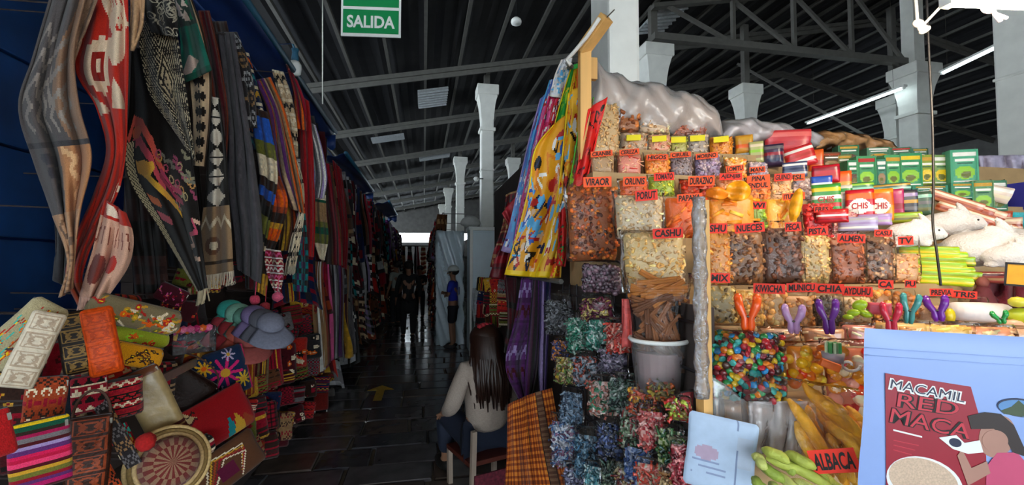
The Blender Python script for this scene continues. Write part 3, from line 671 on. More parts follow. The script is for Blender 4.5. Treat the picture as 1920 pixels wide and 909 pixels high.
strip([(600, 300), (606, 370), (612, 440), (612, 495)], [(622, 310), (632, 380), (640, 440), (642, 498)], 4.1, 'striped', ['chocolate', 'maroon', 'brown', 'crimson'], 'dark brown poncho with a crimson border', 'poncho', 2, .05, 16)
strip([(624, 300), (634, 380), (640, 440), (640, 500)], [(640, 318), (648, 380), (652, 440), (650, 505)], 4.5, 'plain', ['7a0f18'], 'deep crimson plain scarf behind the brown poncho', seed=17)
strip([(536, 120), (548, 170), (556, 240)], [(556, 150), (570, 190), (574, 245)], 3.3, 'striped', ['crimson', 'orange', 'maroon'], 'crimson scarf with orange streaks near the rope', seed=18)
strip([(510, 130), (520, 170), (535, 240), (540, 290)], [(530, 135), (545, 180), (556, 240), (558, 295)], 3.12, 'zigzag', ['beige', 'black', 'cream'], 'beige scarf with small black zigzags near the rope', seed=19)
strip([(396, 40), (410, 110), (424, 200), (432, 300), (436, 400)], [(424, 40), (440, 120), (452, 220), (458, 320), (460, 420)], 2.55, 'stepped', ['chocolate', 'maroon', 'tan', 'rust'], 'chocolate stepped-motif poncho behind the dark grey shawl', 'poncho', 2, .04, 31)
strip([(300, 200), (306, 300), (310, 400), (318, 500)], [(360, 200), (372, 300), (380, 400), (386, 510)], 2.32, 'plain', ['1c1816', 'black'], 'black plain shawl hanging behind the embroidered poncho', 'shawl', 2, .04, 32)
strip([(232, 330), (240, 420), (250, 500), (256, 560)], [(300, 330), (304, 420), (312, 500), (318, 560)], 2.1, 'banded', ['1e1614', '2a1a18', 'black', '3a2420'], 'dark brown banded shawl behind the fringed cream blanket end', 'shawl', 2.5, .04, 33)
strip([(448, 330), (452, 400), (458, 470), (462, 540)], [(486, 330), (490, 400), (486, 470), (480, 545)], 2.85, 'striped', ['charcoal', 'navy', 'maroon', 'black'], 'charcoal and navy striped shawl behind the dark grey one', 'shawl', 2, .04, 34)
strip([(540, 400), (544, 440), (548, 500), (550, 545)], [(572, 400), (576, 450), (578, 500), (574, 548)], 3.45, 'checked', ['teal', 'charcoal', 'purple'], 'teal and purple checked shawl under the cream diamond scarf', 'shawl', 2, .04, 35)
strip([(510, 300), (520, 360), (528, 420), (522, 470)], [(540, 300), (550, 360), (556, 420), (548, 470)], 3.3, 'striped', ['brown', 'gold', 'chocolate', 'rust'], 'brown and gold striped shawl behind the cream diamond scarf', 'shawl', 2, .04, 36)
# pompoms
for k, (px, py, c) in enumerate(((478, 562, 'c8405c'), (520, 556, 'd85a78'), (497, 575, 'a8323e'))):
    V, Fc = ell(P(px, py, 2.7), (.03, .03, .03), 2); V = V + rng.normal(0, .002, V.shape); t = thing('pompom', P(px, py, 2.7) - np.array([0, 0, .03]), ['rose wool pompom on a cord under the gold shawl', 'pink wool pompom on a cord under the knitted hat', 'dark red wool pompom above the caps'][k], 'pompom')
    obj('ball', V, Fc, M('wool_' + c, c, 0.95, noise=120, amt=.3, bump=.5), t, True); V, Fc = tube([P(px, py, 2.7), P(px + 3, py - 40, 2.72)], .003, 5); obj('cord', V, Fc, M('wool_' + c), t)
# ------------------------------------------------------------------ farther rows of textiles, three tiers on the left and two on the right
PALS = [['maroon', 'black', 'cream'], ['charcoal', 'silver', 'crimson'], ['crimson', 'black', 'grey'], ['brown', 'tan', 'black'], ['black', 'grey', 'silver'], ['maroon', 'rust', 'charcoal'], ['purple', 'maroon', 'charcoal'],
        ['grey', 'black', 'lilac'], ['navy', 'charcoal', 'crimson'], ['chocolate', 'red', 'beige'], ['charcoal', 'maroon', 'white'], ['red', 'maroon', 'gold'], ['black', 'teal', 'grey'], ['rust', 'chocolate', 'cream']]
STY = ['striped', 'banded', 'zigzag', 'diamond', 'checked', 'stepped']
def hang(x, y, z0, z1, w, seed, where, kind='scarf', ang=None):
    for q in range(40):
        r = np.random.default_rng(seed + 5000 * q); pal = PALS[int(r.integers(len(PALS)))]; st = STY[int(r.integers(len(STY)))]
        lab = '%s and %s %s %s hanging %s' % (pal[0], pal[1], st, kind, where)
        if lab not in LABELS: break
    LABELS[lab] = 1
    nu, nv = 12, 18; img = weave(st, pal, seed, nu, nv)
    u = np.linspace(-.5, .5, nu + 1)[None]; v = np.linspace(0, 1, nv + 1)[:, None]
    a = r.uniform(-.5, .5) if ang is None else ang
    k = .65 + .35 * v + .08 * np.sin(v * 6 + seed); off = .05 * np.sin(u * 14 + seed + 2 * v) * v ** .5 + .05 * np.sin(v * 4 + seed) * v ** .5
    s = 1 if x < 0 else -1
    X = x + u * w * k * math.cos(a) * s + off * math.sin(a) + .03 * v * s; Y = y + u * w * k * math.sin(a) + off * math.cos(a); Z = z0 + (z1 - z0) * v + .04 * np.sin(u * 5 + seed) * v + 0 * u
    uv = np.stack(np.meshgrid((np.arange(nu) + .5) / nu, 1 - (np.arange(nv) + .5) / nv), -1).reshape(-1, 2)
    o = obj('woven_' + kind, np.stack([X, Y, Z], -1).reshape(-1, 3), grid_faces(nu, nv), WOVEN, None, True, sample(img, uv))
    tag(o, lab, kind, 'textiles hanging ' + where); sol(o, .008); return o
def rail(x, y0, y1, z, label):
    t = thing('hanging_rail', (x, (y0 + y1) / 2, z), label, 'rail')
    V, Fc = tube([(x, y0, z), (x, y1, z)], .012, 6); obj('pole', V, Fc, m_steel, t)
    for yy in np.arange(y0 + .2, y1, 2.4):
        e = -1.62 if x < 0 else 1.75
        V, Fc = tube([(x, yy, z), (e, yy, z)], .009, 5); obj('bracket', V, Fc, m_steel, t)
rail(-1.14, 5.5, 22, 2.68, 'steel rail carrying the top row of scarves on the left-hand stalls')
rail(-1.10, 4.2, 22, 1.78, 'steel rail carrying the chest-high row on the left-hand stalls')
rail(-1.06, 4.4, 22, 1.0, 'steel rail carrying the low row on the left-hand stalls')
rail(.38, 9.4, 21.3, 2.5, 'steel rail carrying the high row beyond the cabinet')
rail(.38, 9.4, 21.3, 1.6, 'steel rail carrying the middle row beyond the cabinet')
rail(.38, 9.4, 21.3, .85, 'steel rail carrying the low row beyond the cabinet')
V, Fc = tube([(-1.6, 22.6, 2.25), (1.73, 22.6, 2.25)], .03, 6); tag(obj('hanging_rail', V, Fc, m_steel), 'steel rail across the far end of the aisle', 'rail')
y = 4.6; s = 100
while y < 21:
    hang(-1.14 + (-.06 if y < 5.5 else 0), y, 2.90 + (0 if y < 5.5 else -.22), 1.75 + rng.uniform(-.25, .15), rng.uniform(.32, .5), s, 'from the rope of the left-hand stalls', ['shawl', 'scarf', 'poncho'][s % 3])
    y += .26 + .02 * (y - 4); s += 1
y = 4.3
while y < 21:
    hang(-1.10, y, 1.78, .95 + rng.uniform(-.2, .2), rng.uniform(.28, .45), s, 'at chest height along the left-hand stalls', ['scarf', 'bag', 'hat'][s % 3]); y += .34 + .03 * (y - 4); s += 1
y = 5.0
while y < 21:
    hang(-1.06, y, 1.0, .12 + rng.uniform(-.05, .25), rng.uniform(.28, .42), s, 'low down along the left-hand stalls', ['belt', 'bag', 'scarf'][s % 3]); y += .36 + .04 * (y - 4); s += 1
for k, (px, Y) in enumerate(((598, 4.6), (610, 4.75), (622, 5.1), (634, 5.3), (646, 5.9), (655, 6.2))):
    p = PY(px, 520, Y); q = PY(px, 690 - k * 6, Y)
    o = hang(p[0], Y, p[2] + .15, max(.15, q[2]), .12, 300 + k, '', 'belt', 0.2); o['label'] = ['pale striped long belt hanging straight beside the wool goods', 'pink and maroon long striped belt', 'grey striped long belt between the pink belt and the maroon belts', 'maroon striped long belt', 'brown striped long belt beside the maroon belt', 'charcoal striped long belt, last of the row'][k]; o['group'] = 'long hanging belts'
    im = weave('striped', [['tan', 'white', 'rust'], ['pink', 'maroon', 'crimson'], ['grey', 'charcoal', 'silver'], ['maroon', 'purple', 'grey'], ['brown', 'maroon', 'tan'], ['charcoal', 'black', 'grey']][k], 50 + k, 12, 18)
    uv = np.stack(np.meshgrid((np.arange(12) + .5) / 12, 1 - (np.arange(18) + .5) / 18), -1).reshape(-1, 2); cc = np.repeat(lin(np.clip(sample(im, uv), 0, 1)), 4, axis=0)
    o.data.color_attributes['Col'].data.foreach_set('color', np.concatenate([cc, np.ones((len(cc), 1))], 1).ravel().astype(np.float32))
# right row beyond the cabinet
y = 9.75
while y < 21:
    for z0, z1, wh in ((2.5, 1.6, 'high along the right-hand stalls beyond the cabinet'), (1.6, .8, 'low along the right-hand stalls beyond the cabinet'), (.85, .1, 'near the floor along the right-hand stalls beyond the cabinet')):
        hang(.38, y, z0, z1 + rng.uniform(-.1, .1) * (z1 > .2), rng.uniform(.3, .5), s, wh, ['scarf', 'bag', 'shawl'][s % 3], rng.uniform(-.4, .4)); s += 1
    y += .55 + .05 * (y - 9)
# back panels of the right row beyond the cabinet, and cross row at the far end
V, Fc = box((1.75, 15.2, 1.2), (0.06, 12.5, 2.4)); structure(obj('wall_stall_right', V, Fc, m_back))
for k, x in enumerate((-1.0, -.68, -.36, -.04, .34, .66, .98)):
    hang(x, 22.6, 2.25, .9, .3, 700 + k, 'across the far end of the aisle', 'shawl', 0)
# ------------------------------------------------------------------ pouches, cases and caps on the near left display
m_zip = M('dark_zip', '241c1c', 0.4, noise=200); m_metal = M('dull_steel_pull', '6a655c', 0.4, 0.9, amt=.05); m_strap = M('brown_strap', '4a2a1c', 0.7)
def soft(name, cpx, X, w_px, h_px, roll, img, label, cat, t=.25, corner=.25, yawo=0.0, tilt=0.0, extra=('zip',), mat=None, nu=24, nv=24, p=5.0, top=1.0, bot=1.0, group=None, d=None, wob=.06, keep=0.0):
    c = PX(cpx[0], cpx[1], X) if d is None else P(cpx[0], cpx[1], d); s = depth(c) / F; w, h = w_px * s, h_px * s
    R = face_cam(c, yawo, math.radians(roll), tilt)
    V, Fc, uv = pillow(w, h, t * min(w, h), nu, nv, p, corner, top, bot, wob=wob, seed=int(cpx[0]), keep=keep)
    V[:, 1] -= h / 2; W = place(V, R, c); root = thing(name, (c[0], c[1], W[:, 2].min()), label, cat, group)
    obj('body', W, Fc, mat or WOVEN, root, True, sample(img, uv))
    if 'nopeg' not in extra and (d is None): peg(c - R[:, 2] * t * min(w, h) * .3, root)
    if 'zip' in extra:
        zp = np.array([(x * w, h * .5 - .012 * h, 0.0) for x in np.linspace(-.44, .44, 7)]); Vz, Fz = tube(place(zp, R, c), max(.0022, .02 * h), 5); z = obj('zip', Vz, Fz, m_zip, root)
        Vz, Fz = box((0, 0, 0), (.006, .015, .003)); obj('zip_pull', place(Vz, R, c + R @ np.array([w * .44, h * .5 - .02, .004 + t * min(w, h) * .12])), Fz, m_metal, z)
    if 'sidezip' in extra:
        zp = np.array([(-w * .5 + .004, y * h, 0.0) for y in np.linspace(-.46, .46, 7)]); Vz, Fz = tube(place(zp, R, c), .004, 5); obj('zip', Vz, Fz, m_zip, root)
    if 'strap' in extra:
        zp = np.array([(w * (.42 * math.cos(a)), h * .48 + h * .35 * math.sin(a), -.004) for a in np.linspace(0, math.pi, 11)]); Vz, Fz = tube(place(zp, R, c), .004, 5); obj('strap', Vz, Fz, m_strap, root)
    if 'whitestrap' in extra:
        zp = np.array([(w * (.4 * math.cos(a)), -h * .5 - h * .5 * abs(math.sin(a)), .0) for a in np.linspace(0, math.pi, 13)]); Vz, Fz = tube(place(zp, R, c), .006, 6); obj('handle', Vz, Fz, m_cord, root)
    if 'flap' in extra:
        V2, F2, uv2 = pillow(w * 1.02, h * .5, t * min(w, h) * .4, 16, 12, 5, .3, 1, .8, wob=.05); V2[:, 2] += t * min(w, h) * .36; obj('flap', place(V2, R, c), F2, mat or WOVEN, root, True, sample(img[::-1], uv2))
    if 'piping' in extra:
        zp = [(w * .5, -h * .47, 0), (w * .5, h * .47, 0), (-w * .5, h * .47, 0), (-w * .5, -h * .47, 0), (w * .5, -h * .47, 0)]; Vz, Fz = tube(place(np.array(zp), R, c), .006, 6); obj('piping', Vz, Fz, M('pink_piping', 'b81f50', 0.8), root)
    return root
def im_floral(base, cs, seed, w=60, h=30, n=16):
    im = Img(w, h, base); r = np.random.default_rng(seed)
    for k in range(n):
        x, y = r.uniform(.05, .95), r.uniform(.1, .9); c = cs[k % len(cs)]
        for a in range(3): im.line([(x, y), (x + r.uniform(-.12, .12), y + r.uniform(-.25, .25))], .015, cs[(k + a) % len(cs)])
        im.disc(x, y, .035, .05 * w / h * .8, c); im.disc(x, y, .015, .03, 'yellow')
    return im.a
def im_tooled(base, line, w=30, h=80):
    im = Img(w, h, base)
    for k in range(4):
        y0 = .04 + k * .24; im.rect(.1, y0, .9, y0 + .2, line); im.rect(.15, y0 + .015, .85, y0 + .185, base); im.ring(.5, y0 + .1, .28, .07, .35, line); im.line([(.22, y0 + .03), (.4, y0 + .1), (.22, y0 + .17)], .03, line); im.line([(.78, y0 + .03), (.6, y0 + .1), (.78, y0 + .17)], .03, line)
    return im.a
soft('pencil_case', (42, 625), -.98, 62, 135, -38, im_floral('a89c78', ['red', 'orange', 'turquoise', 'rust'], 1, 30, 60, 22), 'pale green pencil case embroidered with red flowers at the blue boards', 'pencil case', .4, .3, nu=30, nv=60, extra=('sidezip',))
soft('pencil_case', (62, 655), -.93, 50, 142, -18, im_tooled('cdbfa8', 'a8927a'), 'cream tooled leather pencil case with a grey side', 'pencil case', .45, .2, mat=LEATH, nu=30, nv=80, extra=('sidezip',))
soft('pencil_case', (141, 642), -1.0, 44, 118, 8, im_tooled('1e150f', '8a6a34'), 'black tooled leather pencil case with gold relief beside the orange one', 'pencil case', .5, .2, mat=LEATH, nu=30, nv=80, extra=('sidezip',))
soft('pencil_case', (190, 640), -.95, 50, 128, 10, im_tooled('e0520c', 'c2400a'), 'bright orange tooled leather pencil case hanging upright', 'pencil case', .5, .22, mat=LEATH, nu=30, nv=80, extra=('sidezip',))
soft('pencil_case', (255, 590), -1.02, 145, 50, -20, im_floral('7d6f52', ['orange', 'red', 'gold', 'olive', 'cream'], 4, 70, 26, 20), 'long tan pencil case embroidered with orange flowers, topmost of its pile', 'pencil case', .6, .2, nu=70, nv=26)
soft('pencil_case', (254, 632), -1.04, 104, 34, -14, im_floral('97a024', ['red', 'orange', 'lime'], 5, 50, 18, 6), 'lime green pencil case lying between two embroidered ones', 'pencil case', .6, .2, nu=50, nv=18)
soft('pencil_case', (252, 666), -.98, 88, 42, -20, im_floral('d08d12', ['brown', 'chocolate'], 6, 50, 26, 14), 'golden yellow pencil case with dark scroll embroidery', 'pencil case', .5, .25, nu=50, nv=26)
soft('shoulder_pouch', (85, 752), -.97, 58, 92, -4, weave('diamond', ['rust', 'chocolate', 'cream', 'crimson'], 3), 'rust red pouch with dark zigzag weave under the cream pencil case', 'pouch', .35, .2)
soft('shoulder_pouch', (168, 738), -.98, 52, 68, 4, weave('stepped', ['crimson', 'black', 'cream'], 7), 'small crimson and black pouch under the black pencil case', 'pouch', .35, .2)
soft('shoulder_pouch', (122, 752), -1.03, 44, 90, -12, weave('plain', ['18222c']), 'dark slate pouch wedged between the red pouches', 'pouch', .3, .2)
soft('round_purse', (229, 745), -.94, 66, 74, 6, weave('zigzag', ['a01a22', 'cream', 'crimson', 'black'], 9, 30, 30), 'crimson mug-shaped purse with cream wave bands', 'purse', .8, .15, nu=30, nv=30, bot=.85)
def im_goldp():
    im = Img(30, 50, 'a08a5e'); im.rect(0, .80, 1, .93, '4a1418'); im.rect(0, .84, 1, .86, 'a08a5e'); im.rect(0, 0, 1, .1, '6a3a20'); return im.a
soft('satin_pouch', (290, 760), -.92, 62, 150, 22, im_goldp(), 'gold satin pouch with a maroon band near its end', 'pouch', .35, .2, nu=30, nv=50, mat=attr_mat('satin', .32, 40, .15, .2, spec=.6))
im = Img(40, 60, 'crimson'); im.hstripes(['yellow', 'forest', 'chocolate', 'a0144a', 'grey', 'maroon', 'lilac', 'purple', 'd01a50', 'b8123c', 'e03a68', 'maroon', 'gold', 'olive', 'crimson', 'purple', 'magenta', 'maroon'])
soft('striped_purse', (76, 850), -.90, 84, 128, 4, im.a, 'purse in bright pink, purple and yellow woven stripes', 'purse', .22, .12, nu=40, nv=60)
soft('tooled_bag', (166, 850), -.93, 64, 140, -2, im_tooled('33190f', '8a3a18'), 'dark brown tooled leather bag beside the striped purse', 'bag', .3, .15, mat=LEATH, nu=30, nv=80, extra=('zip', 'strap'))
soft('red_purse', (4, 810), -.86, 30, 90, 10, weave('plain', ['a01416']), 'red purse with rounded edge beside the striped purse', 'purse', .4, .4)
for k, (px, py, pal, lab) in enumerate(((218, 810, ['charcoal', 'grey', 'tan'], 'grey woven belt hanging beside the red pompom'), (238, 850, ['chocolate', 'cream', 'red'], 'brown and cream patterned belt beside the grey belt'), (256, 862, ['crimson', 'turquoise', 'gold'], 'crimson and turquoise patterned belt below the red pompom'), (205, 900, ['rust', 'black', 'orange'], 'rust and orange patterned belt end at the brown bag'))):
    soft('woven_belt', (px, py), -.92, 24, 150, 22, weave('diamond', pal, 20 + k, 10, 60), lab, 'belt', .2, .0, extra=(), nu=10, nv=60)
c = P(273, 828, 1.42); V, Fc = ell(c, (.028, .028, .028), 2); V = V + rng.normal(0, .0015, V.shape); tag(obj('pompom', V, Fc, M('wool_red', 'b01818', .95, noise=120, amt=.3, bump=.5), None, True), 'red wool pompom resting on the gold pouch', 'pompom')
# woven hat bag with pale rim
c = P(318, 868, 1.5); t = thing('woven_basket_hat', c, 'round brown woven hat with a cream rim at the display corner', 'hat')
nrm = CAM - c + np.array([.3, 0, .1]); R_ = look_R(nrm, .5)
prof = [(.0, .075), (.05, .07), (.075, .05), (.085, .0)]
V = []; n = 32
for r_, z in prof: V += [(r_ * math.cos(a), r_ * 1.0 * math.sin(a), z) for a in np.arange(n) * 2 * math.pi / n]
Fc = np.array([[i * n + j, i * n + (j + 1) % n, (i + 1) * n + (j + 1) % n, (i + 1) * n + j] for i in range(3) for j in range(n)])
cc = np.array([C('6a2a26') if (i + j) % 2 else C('8a6a52') for i in range(3) for j in range(n)]); obj('crown', place(np.array(V), R_, c), Fc, WOVEN, t, True, cc)
for k, (rr, cn) in enumerate(((.09, 'b89a6a'), (.102, '7c6234'), (.114, 'c4a670'))):
    pts = place(np.array([(rr * math.cos(a), rr * math.sin(a), -.008 * k) for a in np.linspace(0, 2 * math.pi, 33)]), R_, c); V, Fc = tube(pts, .0075, 6, False); obj('rim_coil', V, Fc, M('straw_' + cn, cn, .8, noise=150, amt=.3), t, True)
# blue cushion with embroidered flowers
im = Img(70, 70, '142848')
def flower(im, x, y, r, c, cc, n=8, t=.028):
    for a in range(n): im.line([(x, y), (x + r * math.cos(a * 6.283 / n + .2), y + r * math.sin(a * 6.283 / n + .2))], t, c)
    im.disc(x, y, r * .3, r * .3, cc)
flower(im, .56, .46, .3, 'd0206a', 'gold', 9, .03); flower(im, .22, .24, .16, 'd8a020', 'orange', 9, .02); flower(im, .86, .7, .15, 'd0a828', 'gold', 9, .018); flower(im, .42, .84, .14, 'a898c8', 'yellow', 8, .018); flower(im, .7, .12, .12, 'b8a8c0', 'gold', 7, .016); flower(im, .2, .6, .1, 'b8185a', 'pink', 6, .018); flower(im, .12, .86, .08, 'teal', 'mint', 6, .016)
soft('flowered_bag', (414, 702), -1.0, 88, 92, 14, im.a, 'navy blue cushion bag embroidered with a big pink flower', 'bag', .35, .1, yawo=.2, nu=70, nv=70, extra=('piping',))
im = Img(60, 44, '9c1016'); im.poly([(.0, .05), (.3, .0), (.42, .2), (.1, .42)], 'c0a878'); im.zig(.04, .16, 'chocolate', 9, .35); im.zig(.18, .3, 'maroon', 9, .35); im.rect(.42, 0, 1, .9, '9c1016'); im.poly([(.62, 1), (.7, .5), (.78, 1)], 'teal'); im.poly([(.7, 1), (.78, .5), (.9, 1)], 'gold'); im.poly([(.85, 1), (.86, .6), (1, .9)], 'rust')
soft('flap_bag', (390, 795), -.98, 150, 92, 22, im.a, 'large red bag with a patterned cream and black end panel', 'bag', .3, .1, yawo=.3, nu=60, nv=44)
im = Img(50, 40, 'brown'); [im.line([(.1 + .03 * k, .8 - .0 * k), (.3 + .05 * k, .1 + .04 * k), (.8, .2 + .05 * k), (.6, .9)], .012, ['cream', 'gold', 'rust', 'crimson'][k % 4]) for k in range(5)]; im.rect(.35, .4, .6, .75, '5a1030')
soft('patterned_bag', (425, 872), -.98, 120, 78, 26, im.a, 'brown bag with nested cream line panels below the red bag', 'bag', .3, .1, yawo=.3, nu=50, nv=40)
soft('narrow_pouch', (350, 850), -1.0, 90, 40, 18, weave('banded', ['crimson', 'black', 'cream'], 5), 'narrow crimson banded pouch beside the straw-rimmed hat', 'pouch', .4, .2)
soft('leather_bag', (335, 725), -1.12, 120, 70, -40, weave('plain', ['24120c']), 'dark brown leather bag behind the navy flowered bag', 'bag', .4, .2, mat=LEATH, extra=('zip', 'strap'))
soft('embroidered_pouch', (335, 582), -1.1, 60, 40, -12, im_floral('3a1018', ['crimson', 'red', 'orange', 'gold'], 8, 40, 26, 10), 'dark red pouch with a bright embroidered corner above the pink box', 'pouch', .3, .2)
soft('embroidered_pouch', (322, 553), -1.12, 50, 34, -30, im_floral('4a1420', ['crimson', 'pink'], 9, 40, 26, 8), 'crimson flowered pouch under the black poncho hem', 'pouch', .3, .2)
# clear box with pink things
c = P(360, 635, 2.05); t = thing('clear_tray', c, 'clear plastic tray of pink and orange pompoms above the navy bag', 'tray'); R_ = face_cam(c, .2)
V, Fc = box((0, 0, 0), (.15, .005, .11)); 
for dx, dy, dz, s_ in ((0, -.055, 0, (.16, .11, .004)), (0, 0, .055, (.16, .11, .003)), (0, 0, -.055, (.16, .11, .003)), (.08, 0, 0, (.003, .11, .11)), (-.08, 0, 0, (.003, .11, .11))):
    V, Fc = box((dx, dy, dz), (s_[0], s_[2] if dy else s_[1], s_[1] if dy else s_[2])); obj('side', place(V, R_, c), Fc, FILM, t)
for k in range(12):
    cc = ['pink', 'magenta', 'orange', 'e86a9a'][k % 4]; V, Fc = ell(c + R_ @ np.array([-.06 + .024 * (k % 6), .035 + .012 * (k // 6), -.03 + .05 * (k // 6)]), (.018,) * 3, 1); o = obj('small_pompom', V, Fc, M('wool_' + cc, cc, .9, noise=100, amt=.3, bump=.4), None, True); tag(o, '%s small pompom lying in the clear tray' % ({'e86a9a': 'light pink'}.get(cc, cc)), 'pompom', 'pompoms in the clear tray')
V, Fc = bar(P(300, 712, 1.75), P(372, 676, 2.25), .012, .035); tag(obj('shelf_edge', V, Fc, M('dull_aluminium', '9a9890', .4, .6)), 'dull metal shelf edge under the clear tray', 'shelf')
V, Fc = bar(P(372, 668, 2.2), P(410, 652, 2.55), .012, .03); tag(obj('woven_trim', V, Fc, M('gold_trim', 'b8862a', .8, noise=80, amt=.4)), 'gold woven trim strip above the navy flowered bag', 'trim')
# stack of caps
def cap(c, R, colr, label, s=1.0):
    t = thing('visor_cap', c, label, 'cap', 'caps stacked in two rows'); n = 20; V = []; prof = [(.085, 0), (.086, .02), (.078, .042), (.055, .058), (.0, .065)]
    for r_, z in prof: V += [(r_ * s * math.cos(a), r_ * 1.1 * s * math.sin(a), z * s) for a in np.arange(n) * 2 * math.pi / n]
    Fc = [[i * n + j, i * n + (j + 1) % n, (i + 1) * n + (j + 1) % n, (i + 1) * n + j] for i in range(4) for j in range(n)]
    m = M('cap_' + colr, colr, .85, noise=90, amt=.15); obj('crown', place(np.array(V), R, c), Fc, m, t, True)
    U = np.linspace(0, 1, 6); A = np.linspace(-1.15, 1.15, 15) - math.pi / 2; V = [((.084 + .075 * u) * s * math.cos(a), (.09 * 1.03 + .125 * u) * s * math.sin(a), (-.03 * u * u + .035 * u * (math.cos(a) ** 2) * -1 + .012) * s) for u in U for a in A]
    o = obj('brim', place(np.array(V), R, c), grid_faces(14, 5), m, t, True); sol(o, .004)
    V, Fc = ell(place(np.array([[0, 0, .065 * s]]), R, c)[0], (.006, .006, .004), 1); obj('button', V, Fc, m, t)
capl = [('3bb3a6', 'turquoise'), ('8fc8b0', 'mint'), ('6aa08c', 'sage green'), ('7a6a94', 'lilac'), ('5a5a64', 'grey'), ('77798a', 'blue grey')]
for k, (cc, nm) in enumerate(capl):
    c = P(432 + 15 * k, 584 + 7 * k - (10 if k > 2 else 0), 2.62 - .03 * k); cap(c, rotm('Z', .5) @ rotm('X', .6), cc, '%s cap in the upper stack of caps' % nm, .8)
for k, (cc, nm) in enumerate((('b8404a', 'rose red'), ('a83038', 'brick red'), ('c05a4a', 'coral'), ('9a4a44', 'dusty red'))):
    c = P(420 + 15 * k, 612 + 8 * k, 2.56 - .03 * k); cap(c, rotm('Z', .5) @ rotm('X', .6), cc, '%s cap in the lower stack under the turquoise cap' % nm, .8)
# upright striped pouches and wallets
PP = [(440, 690, 'crimson', 'striped', 26, 84, 4), (462, 695, 'rust', 'striped', 28, 90, 0), (487, 690, '6a5a3a', 'striped', 30, 92, -2), (512, 680, 'crimson', 'striped', 30, 84, 6), (537, 675, 'maroon', 'flowered', 34, 62, 3), (556, 660, 'red', 'flowered', 36, 55, 0), (580, 650, 'charcoal', 'flowered', 40, 46, 5)]
for k, (px, py, c0, st, w, h, rl) in enumerate(PP):
    lab = ['crimson striped pouch beside the navy flowered bag', 'rust striped pouch, second from the navy flowered bag', 'olive striped pouch standing between red ones', 'crimson striped pouch beside the flowered pouches', 'maroon flowered pouch next to the striped pouches', 'bright red flowered pouch in the middle of the display', 'charcoal flowered pouch under the wool goods'][k]
    soft('upright_pouch', (px, py), -1.02, w, h, rl, weave(st, [c0, 'black', 'orange', 'cream'] if st == 'flowered' else [c0, 'maroon', 'gold', c0], 40 + k, 16, 30), lab, 'pouch', .5, .15, nu=16, nv=30)
kinds = ['wallet', 'coin purse', 'pouch', 'purse', 'bag']; r = np.random.default_rng(21); k = 0
cols_ = ['crimson', 'rust', 'brown', 'maroon', 'chocolate', 'tan', 'charcoal', 'gold', 'red', 'grey', 'olive', 'navy']
def small(px, py, X, w, h, rl, seed, where, big=None):
    for q in range(40):
        r = np.random.default_rng(seed + 7000 * q); lk = [int(r.integers(len(cols_))), int(r.integers(6)), r.random(), int(r.integers(6)), int(r.integers(5))]
        lab = '%s and %s %s %s %s' % (cols_[lk[0]], ['black', 'cream', 'gold', 'crimson', 'beige', 'maroon'][lk[1]], STY[lk[3]] if lk[2] < .8 else 'flowered', kinds[lk[4]], where)
        if lab not in LABELS and cols_[lk[0]] != ['black', 'cream', 'gold', 'crimson', 'beige', 'maroon'][lk[1]]: break
    LABELS[lab] = 1; c0 = cols_[lk[0]]; c1 = ['black', 'cream', 'gold', 'crimson', 'beige', 'maroon'][lk[1]]; st = STY[lk[3]] if lk[2] < .8 else 'flowered'; kd = kinds[lk[4]]
    # c1 = ['black', 'cream', 'gold', 'crimson', 'beige', 'maroon'][int(r.integers(6))]; st = STY[int(r.integers(6))] if r.random() < .8 else 'flowered'; kd = kinds[int(r.integers(5))]
    return soft('woven_' + kd.replace(' ', '_'), (px, py), X, w, h, rl, weave(st, [c0, c1, 'chocolate', c0, 'crimson'], seed, 16, 16), lab, kd, .35, .2, yawo=r.uniform(-.2, .4), extra=('zip',) if seed % 3 else ('flap',), nu=16, nv=16, group='small woven goods ' + where)
for row, (y0, X) in enumerate(((725, -1.02), (765, -1.0), (805, -.99), (838, -1.0))):
    for j in range(7 if row < 3 else 4):
        px = 462 + j * 24 - row * 2 + r.uniform(-4, 4); py = y0 - (px - 470) * .30 + r.uniform(-5, 5)
        if py > 640 and px < 640 - (py - 700) * .9: small(px, py, X, 34 - j * .8, 38 - j * 1.2, r.uniform(-12, 12), 500 + k, 'hanging in the wall of small goods'); k += 1
for j, (px, py) in enumerate(((505, 600), (530, 605), (548, 590), (540, 632), (566, 610), (575, 585), (590, 628), (520, 640), (600, 660), (560, 560), (545, 548), (580, 560), (600, 600), (606, 700), (616, 672), (590, 690))):
    small(px, py, -1.08, 34, 36, r.uniform(-15, 15), 640 + j, 'among the wool goods above the wallets')
for j in range(26):   # deeper, darker goods filling the display behind the front row
    px = [30, 110, 210, 300, 350, 395, 440, 480][j % 8] + r.uniform(-14, 14); py = 600 + 62 * (j // 8) + r.uniform(-12, 12) + (60 if px < 200 else 0)
    if px > 380 and py < 640: continue
    small(px, py, -1.15, 70 if px < 320 else 50, 74 if px < 320 else 54, r.uniform(-20, 20), 700 + j, 'behind the front row of cases and bags')
for j, (px, py, rl) in enumerate(((480, 800, 10), (470, 842, 20), (500, 835, 5), (442, 810, 10), (526, 800, 0), (498, 780, 5))):
    small(px, py, -.98, 40, 52, rl, 800 + j, 'low in the display above the stone floor')
soft('handled_bag', (602, 752), -1.0, 26, 34, 0, weave('plain', ['6a1a14']), 'dark red small bag with a white loop handle above the floor', 'bag', .4, .2, extra=('whitestrap',))
soft('handled_bag', (618, 745), -1.02, 20, 32, 8, weave('plain', ['57514e']), 'grey small bag with a white loop handle above the floor', 'bag', .4, .2, extra=('whitestrap',))
